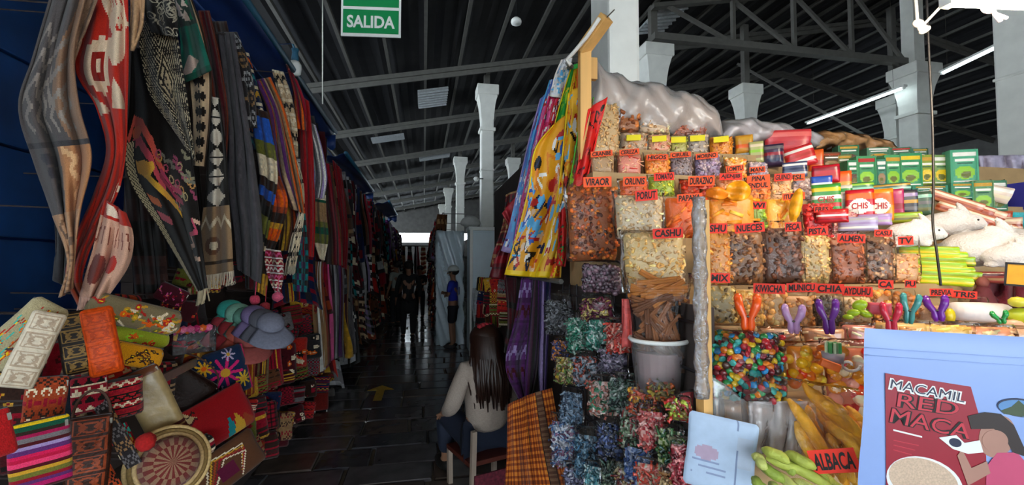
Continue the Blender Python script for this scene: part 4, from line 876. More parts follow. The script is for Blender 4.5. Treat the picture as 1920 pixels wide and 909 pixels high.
for j in range(9):
    px = 350 + j * 12 + r.uniform(-3, 3); py = 520 + r.uniform(-14, 14); small(px, py, -1.22, 34, 40, r.uniform(-20, 20), 860 + j, 'in the dark under the triangle blanket')
# ================================================================== RIGHT: nut and sweet stall
ROWS = {1: (0.98, 1.13), 2: (1.19, 1.28), 3: (1.38, 1.42), 4: (1.56, 1.585), 5: (1.72, 1.76), 6: (1.87, 1.88), 7: (2.0, 2.02)}
st = thing('sweet_stall_counter', (1.95, 1.5, 0), 'stepped wooden counter carrying the bags of nuts and sweets', 'counter')
prev = 0.0; XS0, XS1 = 0.68, 3.6
for k in range(1, 8):
    y0 = ROWS[k][0] - .055; z1 = ROWS[k][1]; x0 = XS0 if k < 3 else .70
    V, Fc = box(((x0 + XS1) / 2, (y0 + 2.13) / 2, (prev + z1) / 2), (XS1 - x0, 2.13 - y0, z1 - prev)); obj('step', V, Fc, m_board, st); prev = z1
V, Fc = box((2.2, .84, .45), (2.9, .12, .9)); obj('front_ledge', V, Fc, m_board, st)
def card_on(parent, px, py, w, h, d, text, mat=None, roll=0.0, two=None):
    c = P(px, py, d); s = d / F; R = face_cam(c, 0, roll, 0.05)
    V, Fc = box((0, 0, 0), (w * s, h * s, .0016)); o = obj('name_card', place(V, R, c), Fc, mat or m_card, parent)
    if text:
        lettering(text if two is None else text + '\n' + two, w * s * .86, h * s * (.72 if two is None else .85), R, c + R @ np.array([0, 0, .0009]), m_black, o, .0009, .03, shear=.08)
    return o
NB = 0
def nut_bag(px, yt, w_px, row, kind, cols, size, label, card=None, text=None, yb=None, Y=None, fill=.86, dens=1.0, mat=None, roll=0.0, core=None, top=1.05, t=.5, orient=None, cmat=None, two=None, name='nut_bag', Xo=None):
    """clear bag standing on its step: core and loose pieces inside, film around, card in front"""
    global NB; NB += 1
    Yk, zk = ROWS[row] if row else (Y, None)
    if Y is not None: Yk = Y
    if zk is None or yb is not None: zk = PY(px, yb, Yk)[2]
    tp = PY(px, yt, Yk); s = depth(tp) / F; w = w_px * s; h = tp[2] - zk; c = np.array([tp[0], Yk, zk])
    a_ = math.atan2(c[0], c[1]); w = w / math.cos(.6 * a_); R = look_R((-math.sin(.4 * a_), -math.cos(.4 * a_), .06), roll); tt = min(w * t * .85, .105)
    root = thing(name, c, label, 'bag of food')
    r = np.random.default_rng(NB + 50); cols = [C(q) for q in cols]
    hf = h * fill
    V, Fc, uv = pillow(w * .93, hf, tt * .8, 12, 12, 5, 0.1, 1.0, .92, keep=.35); V[:, 1] += .002
    cc = np.tile(C(core) if core is not None else np.mean(cols, 0), (len(Fc), 1)); o = obj('filling', place(V, R, c), Fc, mat or FOOD, root, True, cc)
    n = int(dens * w * hf / (size * size * 1.7)); n = max(18, min(n, 520))
    u = r.uniform(-.96, .96, n); v = r.uniform(.03, 1.0, n)
    x = u * w * .465 * (.92 + .08 * v); z = tt * .4 * (1 - np.abs(u) ** 5) ** .5 * (.35 + .65 * (1 - np.abs(2 * v - 1) ** 5) ** .5) + r.uniform(-.3, .25, n) * size
    pos = place(np.stack([x, v * hf, z], 1), R, c); ci = r.integers(len(cols), size=n); ck = np.array(cols)[ci] * r.uniform(.92, 1.28, (n, 1)) * np.array([1.06, 1.0, .9])
    rots = None
    if orient is not None:
        a = r.normal(orient, .3, n); ca, sa = np.cos(a), np.sin(a); z0 = np.zeros(n); rl = np.stack([np.stack([ca, -sa, z0], 1), np.stack([sa, ca, z0], 1), np.stack([z0, z0, z0 + 1], 1)], 1); rots = np.einsum('ij,njk->nik', R, rl)
    V, Fc, fc = scatter(kind, pos, size * r.uniform(.75, 1.15, n), ck, r, rots); o = obj('loose_pieces', V, Fc, mat or FOOD, root, True, fc); o['kind'] = 'stuff'
    V, Fc, uv = pillow(w, h * 1.0, tt + .012, 16, 18, 5, 0.0, top, .97, wob=.12, seed=NB, keep=.25); obj('clear_film', place(V, R, c), Fc, FILM, root, True)
    if card:
        q = P(card[0], card[1], 1.0); dcard = depth(c) - tt * .62 - .012
        card_on(root, card[0], card[1], card[2], card[3], dcard, text, cmat, r.uniform(-.06, .06), two)
    return root
# row 3: the big nut bags
nut_bag(1112, 338, 100, 0, 'walnut', ['9a4a1e', 'c8641e', '4a2a22', '6a3a28', 'b8722c'], .011, 'clear bag of mixed orange and dark dried fruit with a card reading VIRAOR', (1120, 341, 52, 19), 'VIRAOR', yb=490, Y=1.50, fill=.92, cmat=m_cardo)
nut_bag(1198, 356, 92, 0, 'cashew', ['c8b090', 'a89478', 'd8c4a4'], .010, 'clear bag of pale dried beans with a red card reading PORUT', (1212, 366, 40, 20), 'PORUT', yb=448, Y=1.36)
nut_bag(1226, 430, 116, 0, 'cashew', ['c9a868', 'd8bc84', 'b8945a', 'c0b090'], .011, 'large clear bag of cream cashew nuts with a red card reading CASHU', (1252, 437, 54, 19), 'CASHU', yb=548, Y=1.22, fill=.93)
nut_bag(1347, 418, 46, 3, 'cashew', ['c8842c', 'd89a48', 'b8722a'], .010, 'clear bag of toasted golden nuts beside the wrapped post with a card reading SHU', (1346, 428, 32, 19), 'SHU')
nut_bag(1391, 420, 78, 3, 'walnut', ['6a4428', '8a5c34', '4a2c1a', 'a87a4c'], .013, 'clear bag of brown walnuts with a red card reading NUECES', (1405, 427, 50, 18), 'NUECES')
nut_bag(1462, 412, 78, 3, 'walnut', ['4a2c20', '6a3c24', '331c14', '7a4a30'], .014, 'clear bag of dark pecans with a red card reading PECA', (1487, 425, 26, 17), 'PECA')
nut_bag(1521, 428, 62, 3, 'almond', ['b08c5a', 'c8a870', '8a7a48', 'd0b484'], .010, 'clear bag of tan pistachios with a red card reading PISTA', (1533, 433, 32, 16), 'PISTA')
nut_bag(1583, 432, 64, 3, 'almond', ['8a4a22', '6a3418', 'a85e2e', '9a5224'], .012, 'clear bag of red-brown almonds with a red card reading ALMEN', (1596, 447, 42, 16), 'ALMEN')
nut_bag(1644, 432, 52, 3, 'walnut', ['5a3826', '7a5238', '3a2418', 'b09070'], .012, 'clear bag of dark brown nuts beside the almonds', (1656, 437, 26, 13), 'CASU')
nut_bag(1692, 440, 48, 3, 'almond', ['c8925a', 'b88a60', 'd8a878'], .010, 'half-empty clear bag of pale nuts with a red card reading TV', (1698, 451, 22, 16), 'TV', fill=.6)
# row 2
nut_bag(1352, 522, 50, 2, 'almond', ['8a7440', 'b89a58', '5a4a2c', 'c8b078'], .010, 'clear bag of mixed seeds with a red card reading MIX', (1350, 521, 34, 18), 'MIX')
nut_bag(1400, 530, 56, 2, 'ball', ['c89a50', 'b8843c', 'd8b06a'], .011, 'clear bag of golden round nuts between two red cards')
nut_bag(1440, 538, 58, 2, 'ball', ['c8a068', 'b88a50', 'd8b888'], .014, 'clear bag of pale round balls with a red card reading KIWICHA', (1442, 541, 52, 19), 'KIWICHA')
nut_bag(1493, 545, 58, 2, 'almond', ['c08a50', 'a8713c', 'd0a068'], .014, 'clear bag of large tan beans with a red card reading MUNICU', (1503, 539, 48, 17), 'MUNICU')
nut_bag(1549, 545, 52, 2, 'ball', ['5a4c40', '7a6a58', '463a30'], .009, 'clear bag of grey-brown seeds with a red card reading CHIA', (1556, 541, 44, 18), 'CHIA')
nut_bag(1604, 548, 52, 2, 'almond', ['c8a878', 'b89468', 'd8bc94'], .011, 'clear bag of pale oval nuts with a red card reading AYDUHU', (1607, 546, 46, 18), 'AYDUHU')
nut_bag(1646, 535, 42, 2, 'ball', ['b8742c', '9a5a20', 'c88a40'], .011, 'clear bag of toasted brown balls with a red card reading CA', (1661, 533, 22, 16), 'CA')
nut_bag(1690, 540, 40, 2, 'ball', ['b87a3c', 'a8682c', 'c89050'], .012, 'clear bag of round amber nuts with a red card reading PU', (1707, 532, 16, 14), 'PU')
nut_bag(1752, 555, 60, 2, 'chip', ['d8b090', 'c8a080', 'e0c0a0'], .014, 'clear bag of pale pink flakes with a card reading PREVIA', (1765, 548, 32, 14), 'PREVIA', fill=.7)
nut_bag(1812, 556, 54, 2, 'chip', ['d8b8a0', 'cca890'], .014, 'clear bag of pale flakes with a card reading TRIS', (1808, 552, 34, 14), 'TRIS', fill=.7)
# row 4: dried fruit
nut_bag(1284, 360, 74, 4, 'strip', ['e0661a', 'd85410', 'f07a28'], .018, 'clear bag of orange dried papaya strips with a card reading PAPAYA', (1293, 371, 44, 16), 'PAPAYA', orient=.6, cmat=m_cardo)
nut_bag(1368, 352, 92, 4, 'strip', ['f09a18', 'e88410', 'f8b438', 'e07a10'], .024, 'big clear bag of yellow-orange dried mango slices under a round orange slice', orient=-.2)
nut_bag(1413, 372, 44, 4, 'chip', ['7a9a2a', '95b83a', '5e7a20'], .012, 'clear bag of green dried fruit with a red card reading KIWI', (1415, 385, 38, 14), 'KIWI')
nut_bag(1462, 362, 62, 4, 'strip', ['f0a020', 'e08a14', 'f8b840'], .022, 'clear bag of golden dried mango slices with a card reading ITUNGO', (1488, 368, 36, 13), 'ITUNGO', orient=1.0, cmat=m_cardo)
nut_bag(1532, 372, 48, 4, 'ball', ['b8202a', 'd83a34', '8a1a20'], .010, 'clear bag of red dried berries with a card reading FRES', (1541, 392, 24, 12), 'FRES')
nut_bag(1580, 392, 46, 4, 'ball', ['c89098', 'b87a84', 'd8a8a8'], .008, 'clear bag of dusty pink sugar sweets beside the red berries')
# round orange slices leaning on the mango bags
for k, (px, py, w, h, cc, lab) in enumerate(((1384, 358, 44, 40, 'f09a14', 'round glossy orange dried slice standing above the mango bag'), (1492, 385, 20, 64, 'f0a418', 'tall narrow yellow-orange dried fruit slice at the end of the mango bags'), (1345, 362, 40, 22, 'f0861a', 'long orange dried peel lying on top of the mango bag'))):
    c = PY(px, py, 1.49); s_ = depth(c) / F; V, Fc = ell((0, 0, 0), (w * s_ / 2, h * s_ / 2, .008), 3); V[:, 2] += .01 * np.sin(V[:, 0] * 90 + k) + .006 * np.sin(V[:, 1] * 140)
    tag(obj('dried_slice', place(V, face_cam(c, .1, -.2), c), Fc, M('dried_mango_' + cc, cc, .4, noise=40, amt=.15, bump=.3), None, True), lab, 'dried fruit')
# row 5
R5 = [(1188, 334, 56, 'chip', ['e0701a', 'd85c14', 'b8481a'], 'orange dried apricots', 'ORUNIS', (1190, 340, 42, 18)), (1240, 326, 50, 'chip', ['9ab02a', 'c8c83a', '6a8a20'], 'lime green candied fruit', 'TOMATO', (1245, 331, 36, 15)), (1306, 334, 60, 'ball', ['c8401c', 'b8341a', 'd85a24'], 'red-orange dried peaches', 'DURAZNO', (1315, 339, 46, 19)),
      (1366, 322, 48, 'ball', ['d8905a', 'c87a44', 'e0a878'], 'peach-coloured sweets', 'AJENJIB', (1370, 331, 38, 13)), (1420, 332, 42, 'ball', ['d88a4a', 'c87a3a'], 'candied pineapple pieces', 'PINA', (1422, 341, 38, 26)), (1462, 326, 42, 'almond', ['d0a878', 'c09468'], 'pale brown grains', 'GUIND', (1468, 332, 28, 14)), (1503, 330, 30, 'ball', ['b8a8b0', '9a8a94'], 'grey-pink sweets', 'ISL', (1497, 332, 20, 13))]
for k, (px, yt, w, kd, cs, what, tx, cr) in enumerate(R5):
    nut_bag(px, yt, w, 5, kd, cs, .010, 'clear bag of %s with a card reading %s' % (what, tx if tx != 'PINA' else 'PINA ENDUL'), cr, tx, cmat=m_cardo if k % 2 == 0 else m_card, two='ENDUL' if tx == 'PINA' else None)
R6 = [(1130, 284, 46, 'stick', ['d8b888', '6a4a34', 'c8a070'], .016, 'cream and dark candy sticks', 'CRANBE', (1128, 288, 40, 11)), (1180, 284, 46, 'stick', ['d8c0a0', 'c8261e', 'e0a890'], .016, 'red and cream candy sticks', 'CEREZA', (1180, 285, 36, 11)), (1232, 284, 48, 'chip', ['e0862a', 'd8741a', 'f0a040'], .010, 'orange candied chips', 'HIGOS', (1232, 295, 38, 11)),
      (1277, 284, 44, 'almond', ['7a6a6a', '94848c', '5e5058'], .009, 'grey-violet speckled beans', 'CIRUEL', (1276, 290, 36, 10)), (1326, 284, 48, 'ball', ['8a78a0', 'a89aac', '6a5a78'], .009, 'violet sugared sweets', 'MORINO', (1325, 292, 38, 11)), (1378, 290, 40, 'ball', ['e0a028', 'c8b090', 'd87a2a'], .009, 'amber and cream sweets', 'LOMITU', (1378, 316, 30, 12)), (1420, 300, 34, 'ball', ['b0a4b4', '9a90a8'], .008, 'pale lilac sweets', 'MANI', (1420, 318, 26, 11))]
for k, (px, yt, w, kd, cs, sz, what, tx, cr) in enumerate(R6): nut_bag(px, yt, w, 6, kd, cs, sz, 'clear bag of %s with an orange card reading %s' % (what, tx), cr, tx, cmat=m_cardo)
m_cardy = M('yellow_card', 'e8d818', .6, amt=.05, bump=.02)
R7 = [(1188, 244, 52, ['c88a5a', 'd8c8b0', 'b0a090'], 'sweets'), (1236, 248, 44, ['c84a2a', 'd8b08a', 'e0c8a8'], 'red and cream biscuits'), (1272, 250, 34, ['c8b040', 'b0a08a', '8a9a3a'], 'green and cream sweets'), (1308, 246, 40, ['b8a898', '5a4a48', 'c8bcb0'], 'grey and black sweets'), (1352, 252, 44, ['e09a20', 'd8861a', 'c86a14'], 'amber raisins')]
for k, (px, yt, w, cs, what) in enumerate(R7): nut_bag(px, yt, w, 7, 'chip', cs, .012, 'clear bag of %s with a small yellow card under the covered sack' % what, (px, 258 + 2 * k % 5, 26, 11), None, cmat=m_cardy)
# loose top bags left of the sack
nut_bag(1132, 188, 62, 0, 'chip', ['c8a878', 'b89468', 'd8bc90'], .012, 'tall clear bag of pale seeds beside the wooden arm', yb=300, Y=1.93, fill=.93)
nut_bag(1172, 196, 56, 0, 'walnut', ['9a5a2a', 'b8743a', '7a4420'], .018, 'clear bag of brown fried snacks beneath the covered sack', yb=250, Y=2.02)
nut_bag(1225, 205, 66, 0, 'chip', ['c8a888', 'd8c0a0', 'b89878'], .014, 'clear bag of pale wafers beneath the covered sack', yb=255, Y=2.04)
nut_bag(1290, 222, 70, 0, 'chip', ['8a4a3a', 'b07a6a', 'a86858'], .013, 'clear bag of reddish flakes beneath the covered sack', yb=262, Y=2.05)
# ------------------------------------------------------------------ sacks under plastic along the top
def sack(px0, px1, yt, yb, Y, label, mat, inner, t=.26, seed=0, prof=None):
    a = PY(px0, yb, Y); b = PY(px1, yb, Y); top = PY((px0 + px1) / 2, yt, Y)[2]; w = b[0] - a[0]; h = top - a[2]; nu, nv = 110, 48
    th = np.linspace(0, 2 * math.pi, nv + 1); u = np.linspace(0, 1, nu + 1); r = np.random.default_rng(seed); ph = r.uniform(0, 6.28, 8); V = []
    for q in u:
        k = np.interp(q, *prof) if prof else 1.0; e = min(1, q / .06, (1 - q) / .06) ** .5 if 0 < q < 1 else .05; k = max(k * e, .03)
        cr = 1 + .07 * np.sin(th * 3 + q * 22 + ph[0]) + .05 * np.sin(th * 5 - q * 31 + ph[1]) + .03 * np.sin(q * 40 + th * 2 + ph[2]) - .05 * np.abs(np.sin(th * 2 + q * 13 + 2 * np.sin(q * 9 + th) + ph[3])) - .035 * np.abs(np.sin(th * 4 - q * 23 + 1.5 * np.sin(q * 17 - th * 2) + ph[4])) - .02 * np.abs(np.sin(th * 7 + q * 51 + 2 * np.sin(q * 31) + ph[5]))
        for tq, c_ in zip(th, cr): V.append((a[0] + w * q, Y + t / 2 + math.cos(tq) * t / 2 * (.5 + .5 * k) * c_, a[2] + h * k * (.5 + .5 * math.sin(tq) * c_)))
    V = np.array(V); Fc = np.array([[i * (nv + 1) + j, i * (nv + 1) + j + 1, (i + 1) * (nv + 1) + j + 1, (i + 1) * (nv + 1) + j] for i in range(nu) for j in range(nv)])
    root = thing('covered_sack', ((a[0] + b[0]) / 2, Y + t / 2, V[:, 2].min()), label, 'sack')
    c0 = V.mean(0); obj('sack_body', c0 + (V - c0) * np.array([.985, .93, .95]), Fc, inner, root, True); obj('plastic_cover', V, Fc, mat, root, True); return root
m_sackc = M('beige_sack', 'b89c86', .7, noise=7, amt=.15, bump=.5); m_sackp = M('lilac_grey_sack', 'b0a0a4', .7, noise=7, amt=.15, bump=.5)
m_sacko = M('tan_snack_sack', 'a87a4c', .6, noise=25, amt=.3, bump=.6)
COVER = film_mat('dusty_plastic_cover', (.93, .92, .92), .30, .3, 1.0, 14.0)
sack(1112, 1372, 92, 238, 1.96, 'big beige sack under wrinkled dusty plastic on top of the stall', COVER, m_sackc, .24, 1, ([0, .06, .12, .25, .5, .8, .93, 1], [1.0, .98, .85, .75, .70, .60, .50, .2]))
sack(1364, 1575, 215, 262, 2.0, 'flat lilac-grey sack under plastic beside the big sack', COVER, m_sackp, .22, 2, ([0, .2, .5, 1], [.8, 1, .95, .5]))
sack(1545, 1700, 238, 276, 2.0, 'tan snack sack under clear plastic above the green boxes', FILM, m_sacko, .2, 3, ([0, .15, .5, 1], [.6, 1, .95, .6]))
# ------------------------------------------------------------------ wooden arm and corner post
t = thing('wooden_arm', P(1098, 190, 2.02), 'pale pine bracket with a slanting arm that carries the coloured bags', 'bracket')
V, Fc = bar(P(1096, 300, 2.02), P(1096, 92, 2.02), .036, .05); obj('upright', V, Fc, m_wood, t)
V, Fc = bar(P(1092, 96, 2.02), P(1138, 32, 1.92), .05, .045); obj('slanting_arm', V, Fc, m_wood, t)
V, Fc = bar(P(1112, 150, 2.06), P(1112, 110, 2.06), .03, .03); obj('block', V, Fc, m_wood, t)
V, Fc = tube([P(1138, 32, 1.9), P(1152, 18, 1.9)], .003, 5); obj('nail', V, Fc, m_metal, t)
V, Fc = tube([P(1124, 34, 1.9), P(1100, 70, 1.96), P(1074, 100, 2.0), P(1062, 112, 2.02), P(1070, 122, 2.02)], .009, 6); tag(obj('white_tie_cord', V, Fc, m_cord, None, True), 'white cord tied along the slanting wooden arm', 'cord')
c = np.array([.645, .915, 0]); t = thing('wrapped_post', c, 'slim corner post of the stall wrapped in clear plastic', 'post')
z1 = PY(1308, 370, .92)[2]; x = PY(1310, 500, .92)[0]
V, Fc = box((x + .018, .935, z1 / 2), (.022, .03, z1 - .01)); obj('wood_core', V, Fc, m_wood, t)
pts = [(x, .915, z) for z in np.linspace(PY(1308, 745, .92)[2], z1, 24)]; V, Fc = tube(pts, .016 + .0025 * np.sin(np.arange(24) * 1.9), 10); V[:, 1] = .915 + (V[:, 1] - .915) * .8; obj('plastic_wrap', V, Fc, film_mat('post_wrap', (.85, .86, .92), .16, .12, 1.0, 60.0, 1.2), t, True)
# ------------------------------------------------------------------ cinnamon sticks in a clear bag over a bucket
cb = PX(1234, 738, .60); root = thing('clear_bucket', (cb[0], cb[1], cb[2]), 'cloudy plastic tub holding the bag of cinnamon sticks', 'tub'); s_ = depth(cb) / F; hb = 98 * s_; rb = 54 * s_
cb = cb + np.array([.02, .03, 0])
V, Fc = lathe(cb, [(rb * .8, 0), (rb * .9, hb * .5), (rb, hb)], 28); obj('wall', V, Fc[:-1], CLOUDY, root, True)
V, Fc = tube([cb + np.array([rb * math.cos(a), rb * math.sin(a), hb]) for a in np.linspace(0, 2 * math.pi, 33)], .006, 6, False); obj('rim', V, Fc, m_white, root, True)
V, Fc = lathe(cb + np.array([0, 0, .002]), [(rb * .7, 0), (rb * .82, hb * .75)], 18); obj('base_pad', V, Fc, M('pinkish_paper', '9a7a7c', .8), root)
bgc = cb + np.array([0, 0, hb * .3]); hh = PX(1234, 512, .60)[2] - bgc[2]
V, Fc, uv = pillow(rb * 2.05, hh, rb * 1.3, 14, 16, 5, 0, 1.12, .75, wob=.12, seed=4, keep=.5); o = obj('cinnamon_bag', place(V, face_cam(bgc, 0), bgc), Fc, FILM, None, True); tag(o, 'clear bag full of cinnamon sticks standing in the cloudy tub', 'bag')
r = np.random.default_rng(9); Rb = face_cam(bgc, 0); mc = [M('cinnamon_bark', '8a5228', .7, noise=60, amt=.3), M('dark_cinnamon_bark', '6a3c1e', .7, noise=60, amt=.3), M('golden_cinnamon_bark', 'b06a24', .7, noise=60, amt=.3)]
cm = []
for k in range(3):
    V, Fc = join([tube([(-.5, 0, 0), (.5, 0, 0)], .05, 8), tube([(-.5, .06, .02), (.5, .06, .02)], .04, 6)]); cm.append(_mesh('cinnamon_stick', V, Fc, mc[k], False, None))
for k in range(95):
    v = r.uniform(.06, .98); a = math.radians(90 + r.normal(0, 38) if v < .72 else r.normal(8, 16)); u = r.uniform(-.8, .8) * (.75 + .3 * v); L = r.uniform(.07, .11); kk = k % 2 if v < .8 else 2
    o = bpy.data.objects.new('cinnamon_stick', cm[kk]); col.objects.link(o); L *= (1.0 if abs(u) < .5 else .8)
    p = bgc + Rb @ np.array([u * rb * .78, v * hh * .93, r.uniform(-.1, .5) * rb * .8]); R3 = Rb @ rotm('Z', a) @ rotm('Y', r.normal(0, .12)); o.matrix_world = Matrix.Translation(p) @ Matrix(R3.tolist()).to_4x4() @ Matrix.Diagonal((L, L * 1.0, L * 1.0, 1))
    tag(o, ['reddish brown cinnamon stick in the clear bag above the tub', 'dark brown cinnamon stick in the clear bag above the tub', 'golden cinnamon stick lying at the top of the clear bag'][kk], 'cinnamon stick', 'cinnamon sticks in the bag')
# ------------------------------------------------------------------ bags of wrapped candies hung on the aisle side
hb_ = thing('hanging_grid', (.64, 1.55, 0), 'dark wire grid on the aisle side of the stall behind the candy bags', 'grid panel')
m_wire = M('dark_grid_wire', '221e22', .5, .3)
for yy in np.arange(1.0, 2.11, .1): V, Fc = tube([(.655, yy, .12), (.655, yy, 1.40)], .004, 5); obj('upright_wire', V, Fc, m_wire, hb_)
for zz in np.arange(.15, 1.41, .12): V, Fc = tube([(.655, .98, zz), (.655, 2.1, zz)], .004, 5); obj('cross_wire', V, Fc, m_wire, hb_)
V, Fc = box((.675, 1.55, .7), (.012, 1.14, 1.38)); obj('dark_liner', V, Fc, m_back, hb_)
def candy_bag(px, py, w, h, cs, name, kind='twist', size=.013, X=.60, roll=0, label=None, mat=None):
    global NB; NB += 1; r = np.random.default_rng(NB); c = PX(px, py, X); s_ = depth(c) / F; W, Hh = w * s_, h * s_
    R = face_cam(c, -.25, math.radians(roll)); c0 = c - R @ np.array([0, Hh / 2, 0]); t_ = min(.07, W * .5); root = thing('candy_bag', c0, label or 'hanging clear bag of %s wrapped candies' % name, 'bag of candy')
    V, Fc, uv = pillow(W, Hh, t_, 12, 12, 4, .1, .8, 1.0, wob=.15, seed=NB); obj('clear_film', place(V, R, c0), Fc, FILM, root, True)
    V, Fc, uv = pillow(W * .86, Hh * .8, t_ * .45, 10, 10, 4, .1, .85, 1.0, wob=.1, seed=NB); V[:, 1] += Hh * .03; obj('candy_mass', place(V, R, c0), Fc, FOIL, root, True, np.array([C(q) for q in cs])[r.integers(len(cs), size=len(Fc))])
    n = int(min(220, max(24, W * Hh * 1.5 / (size * size * 1.6)))); u = r.uniform(-.85, .85, n); v = r.uniform(.05, .82, n); z = t_ * .42 * (1 - np.abs(u) ** 3) * (1 - np.abs(2 * v - 1) ** 4) ** .5 * r.uniform(.55, 1, n)
    pos = place(np.stack([u * W * .44, v * Hh, z], 1), R, c0); cc = np.array([C(q) for q in cs])[r.integers(len(cs), size=n)] * r.uniform(.7, 1.2, (n, 1)); V, Fc, fc = scatter(kind, pos, size * r.uniform(.8, 1.1, n), cc, r); o = obj('wrapped_candies', V, Fc, mat or FOIL, root, True, fc); o['kind'] = 'stuff'
    V, Fc = tube(place(np.array([[0, Hh * .97, 0], [0, Hh * 1.02, -.004], [0, Hh * 1.06, -.01]]), R, c0), .006, 6); obj('tied_neck', V, Fc, FILM, root)
    pk = place(np.array([[0, Hh * 1.05, -.01]]), R, c0)[0]; V, Fc = tube([pk, (.658, pk[1], pk[2] + .01)], .0025, 5); obj('hook', V, Fc, m_wire, root)
    return root
CB = [(1128, 518, 70, 52, ['6a4a5a', '8a6a78', '55404c'], 'dusky mauve', 'ball'), (1118, 575, 56, 40, ['5a1a34', '7a2a48', 'c8b060'], 'plum and gold', 'twist'), (1048, 590, 50, 66, ['2a2a2e', '55555c', '86868c'], 'black and silver', 'twist'), (1088, 622, 48, 66, ['1a6a52', '2a8a6a', 'a8c8b8'], 'emerald foil', 'twist'), (1122, 620, 40, 62, ['2a7a6a', '4aa088', 'c0d8d0'], 'sea green foil', 'twist'), (1160, 628, 46, 56, ['b82a20', 'd84a38', 'e09a88'], 'scarlet', 'twist'),
      (1062, 690, 40, 50, ['c8a83a', '7a5a3a', 'e0d090', '6a8a3a'], 'yellow and olive', 'twist'), (1098, 690, 48, 54, ['a84a3a', '7a8a9a', 'b0a8b0', '303844'], 'mixed red and steel', 'twist'), (1150, 675, 50, 44, ['4a4454', '6a6078', '9a8aa0'], 'slate violet', 'twist'), (1130, 742, 50, 66, ['c86a5a', 'd8a090', '3a7a5a', 'e0c8c0'], 'coral and green', 'twist'), (1166, 735, 46, 62, ['3a5a4a', '6a8a7a', '2a3a3a', 'b0b8b0'], 'dark sage', 'twist'), (1204, 748, 50, 54, ['c8543a', 'e0a03a', '6a5a5a'], 'orange and copper', 'twist'),
      (1072, 760, 40, 60, ['6a8aa8', '9ab0c8', '3a4a60'], 'pale steel blue', 'twist'), (1060, 825, 52, 84, ['4a6a9a', 'b0c0d8', '8a5a7a', 'd8d8e0'], 'blue, mauve and white', 'twist'), (1100, 850, 44, 84, ['3a6a8a', '7aa0b8', '2a3a4a'], 'teal blue', 'twist'), (1142, 820, 44, 66, ['3a3a4e', '4a5a8a', '20242e'], 'midnight blue', 'twist'), (1184, 800, 40, 72, ['4a6a4a', '8aa080', 'c8d0b8', '8a3a3a'], 'moss and cream', 'twist'), (1222, 800, 48, 70, ['b8343a', 'd86a64', 'e8b0a8'], 'strawberry red', 'twist'), (1258, 835, 46, 70, ['6a8a2a', '4a7a4a', 'c8d0a0', '2a5a4a'], 'lime and bottle green', 'twist'),
      (1282, 868, 44, 82, ['8a1a2a', 'a83a44', 'c87a78'], 'dark cherry', 'twist'), (1196, 868, 48, 66, ['3a5a9a', '6a84b8', 'a8b4d0'], 'cobalt', 'twist'), (1220, 895, 50, 60, ['c84a3a', 'b0a890', 'd87a6a'], 'brick and cream', 'twist'), (1152, 892, 50, 66, ['2a3a34', '4a6a5a', '8a9a80'], 'bottle green', 'twist'), (1080, 905, 44, 66, ['5a5a7a', '8a8aa8', 'c8c8d8'], 'lavender grey', 'twist'), (1240, 730, 44, 40, ['b8a03a', 'd8642a', '7a6a3a'], 'amber', 'twist'), (1276, 765, 40, 40, ['c0d04a', 'b8342a', '6a5a2a'], 'lime and red', 'twist'),
      (1118, 900, 40, 60, ['3a7a8a', '5a9aa0', 'b8d0d0'], 'turquoise', 'twist'), (1262, 905, 40, 50, ['7a4a2a', '9a6a3a', 'c8a878'], 'caramel', 'twist'), (1052, 655, 34, 40, ['5a4a6a', '3a4a8a', 'c87a3a'], 'violet and orange', 'twist'), (1176, 905, 40, 60, ['8a6a3a', '6a2a2a', 'c8b890'], 'toffee', 'twist')]
for k, (px, py, w, h, cs, nm, kd) in enumerate(CB): candy_bag(px, py, w * 1.3, h * 1.22, cs, nm, kd, .010 if kd == 'ball' else .014, X=.60 - (.02 if k % 2 else 0), roll=[-4, 3, 0, 5][k % 4])
# pink plastic strip behind and the red patch by the post
for k, (px0, py0, px1, py1, cc, lab) in enumerate(((1165, 560, 1186, 650, 'c0504c', 'pink plastic strip hanging beside the tub of cinnamon'), (1275, 735, 1300, 790, 'a83f44', 'reddish plastic strip hanging below the wrapped post'))):
    cloth_px('plastic_strip', [(px0, py0), (px0 + 2, py1)], [(px1, py0), (px1 + 3, py1)], 1.26 if k == 0 else 1.12, weave('plain', [cc]), lab, 'plastic strip', 8, 16, 1.5, .006, mat=PRINT)
# ------------------------------------------------------------------ front: sugar-shell chocolates, puffed sticks, gummies
r = np.random.default_rng(31)
c = PY(1398, 756, .95); c[2] = PY(1398, 756, .95)[2]; top = PY(1398, 618, .95); s_ = depth(c) / F; w = 148 * s_; h = top[2] - c[2]; R_ = face_cam(c, 0, 0, .25)
V, Fc, uv = pillow(w, h, .13, 16, 16, 4, 0, .9, .92, wob=.1, seed=3, keep=.3); tag(obj('chocolate_bag', place(V, R_, c), Fc, FILM, None, True), 'clear bag full of many-coloured sugar-shell chocolates', 'bag')
LC = [('blue', '2a8ac8'), ('green', '2a8a48'), ('red', 'b8202c'), ('yellow', 'd8b020'), ('orange', 'e07a1a'), ('brown', '4a2a22'), ('dark red', '7a1a28'), ('turquoise', '3aa8a0')]
Tv, Tf = tpl('lentil'); lm = []
for nm, cc in LC: lm.append(_mesh('chocolate_lentil', Tv * .0088, Tf, M('sugar_shell_' + cc, cc, .28, noise=50, amt=.04, bump=.02, spec=.6), True, None))
pts = []; tries = 0
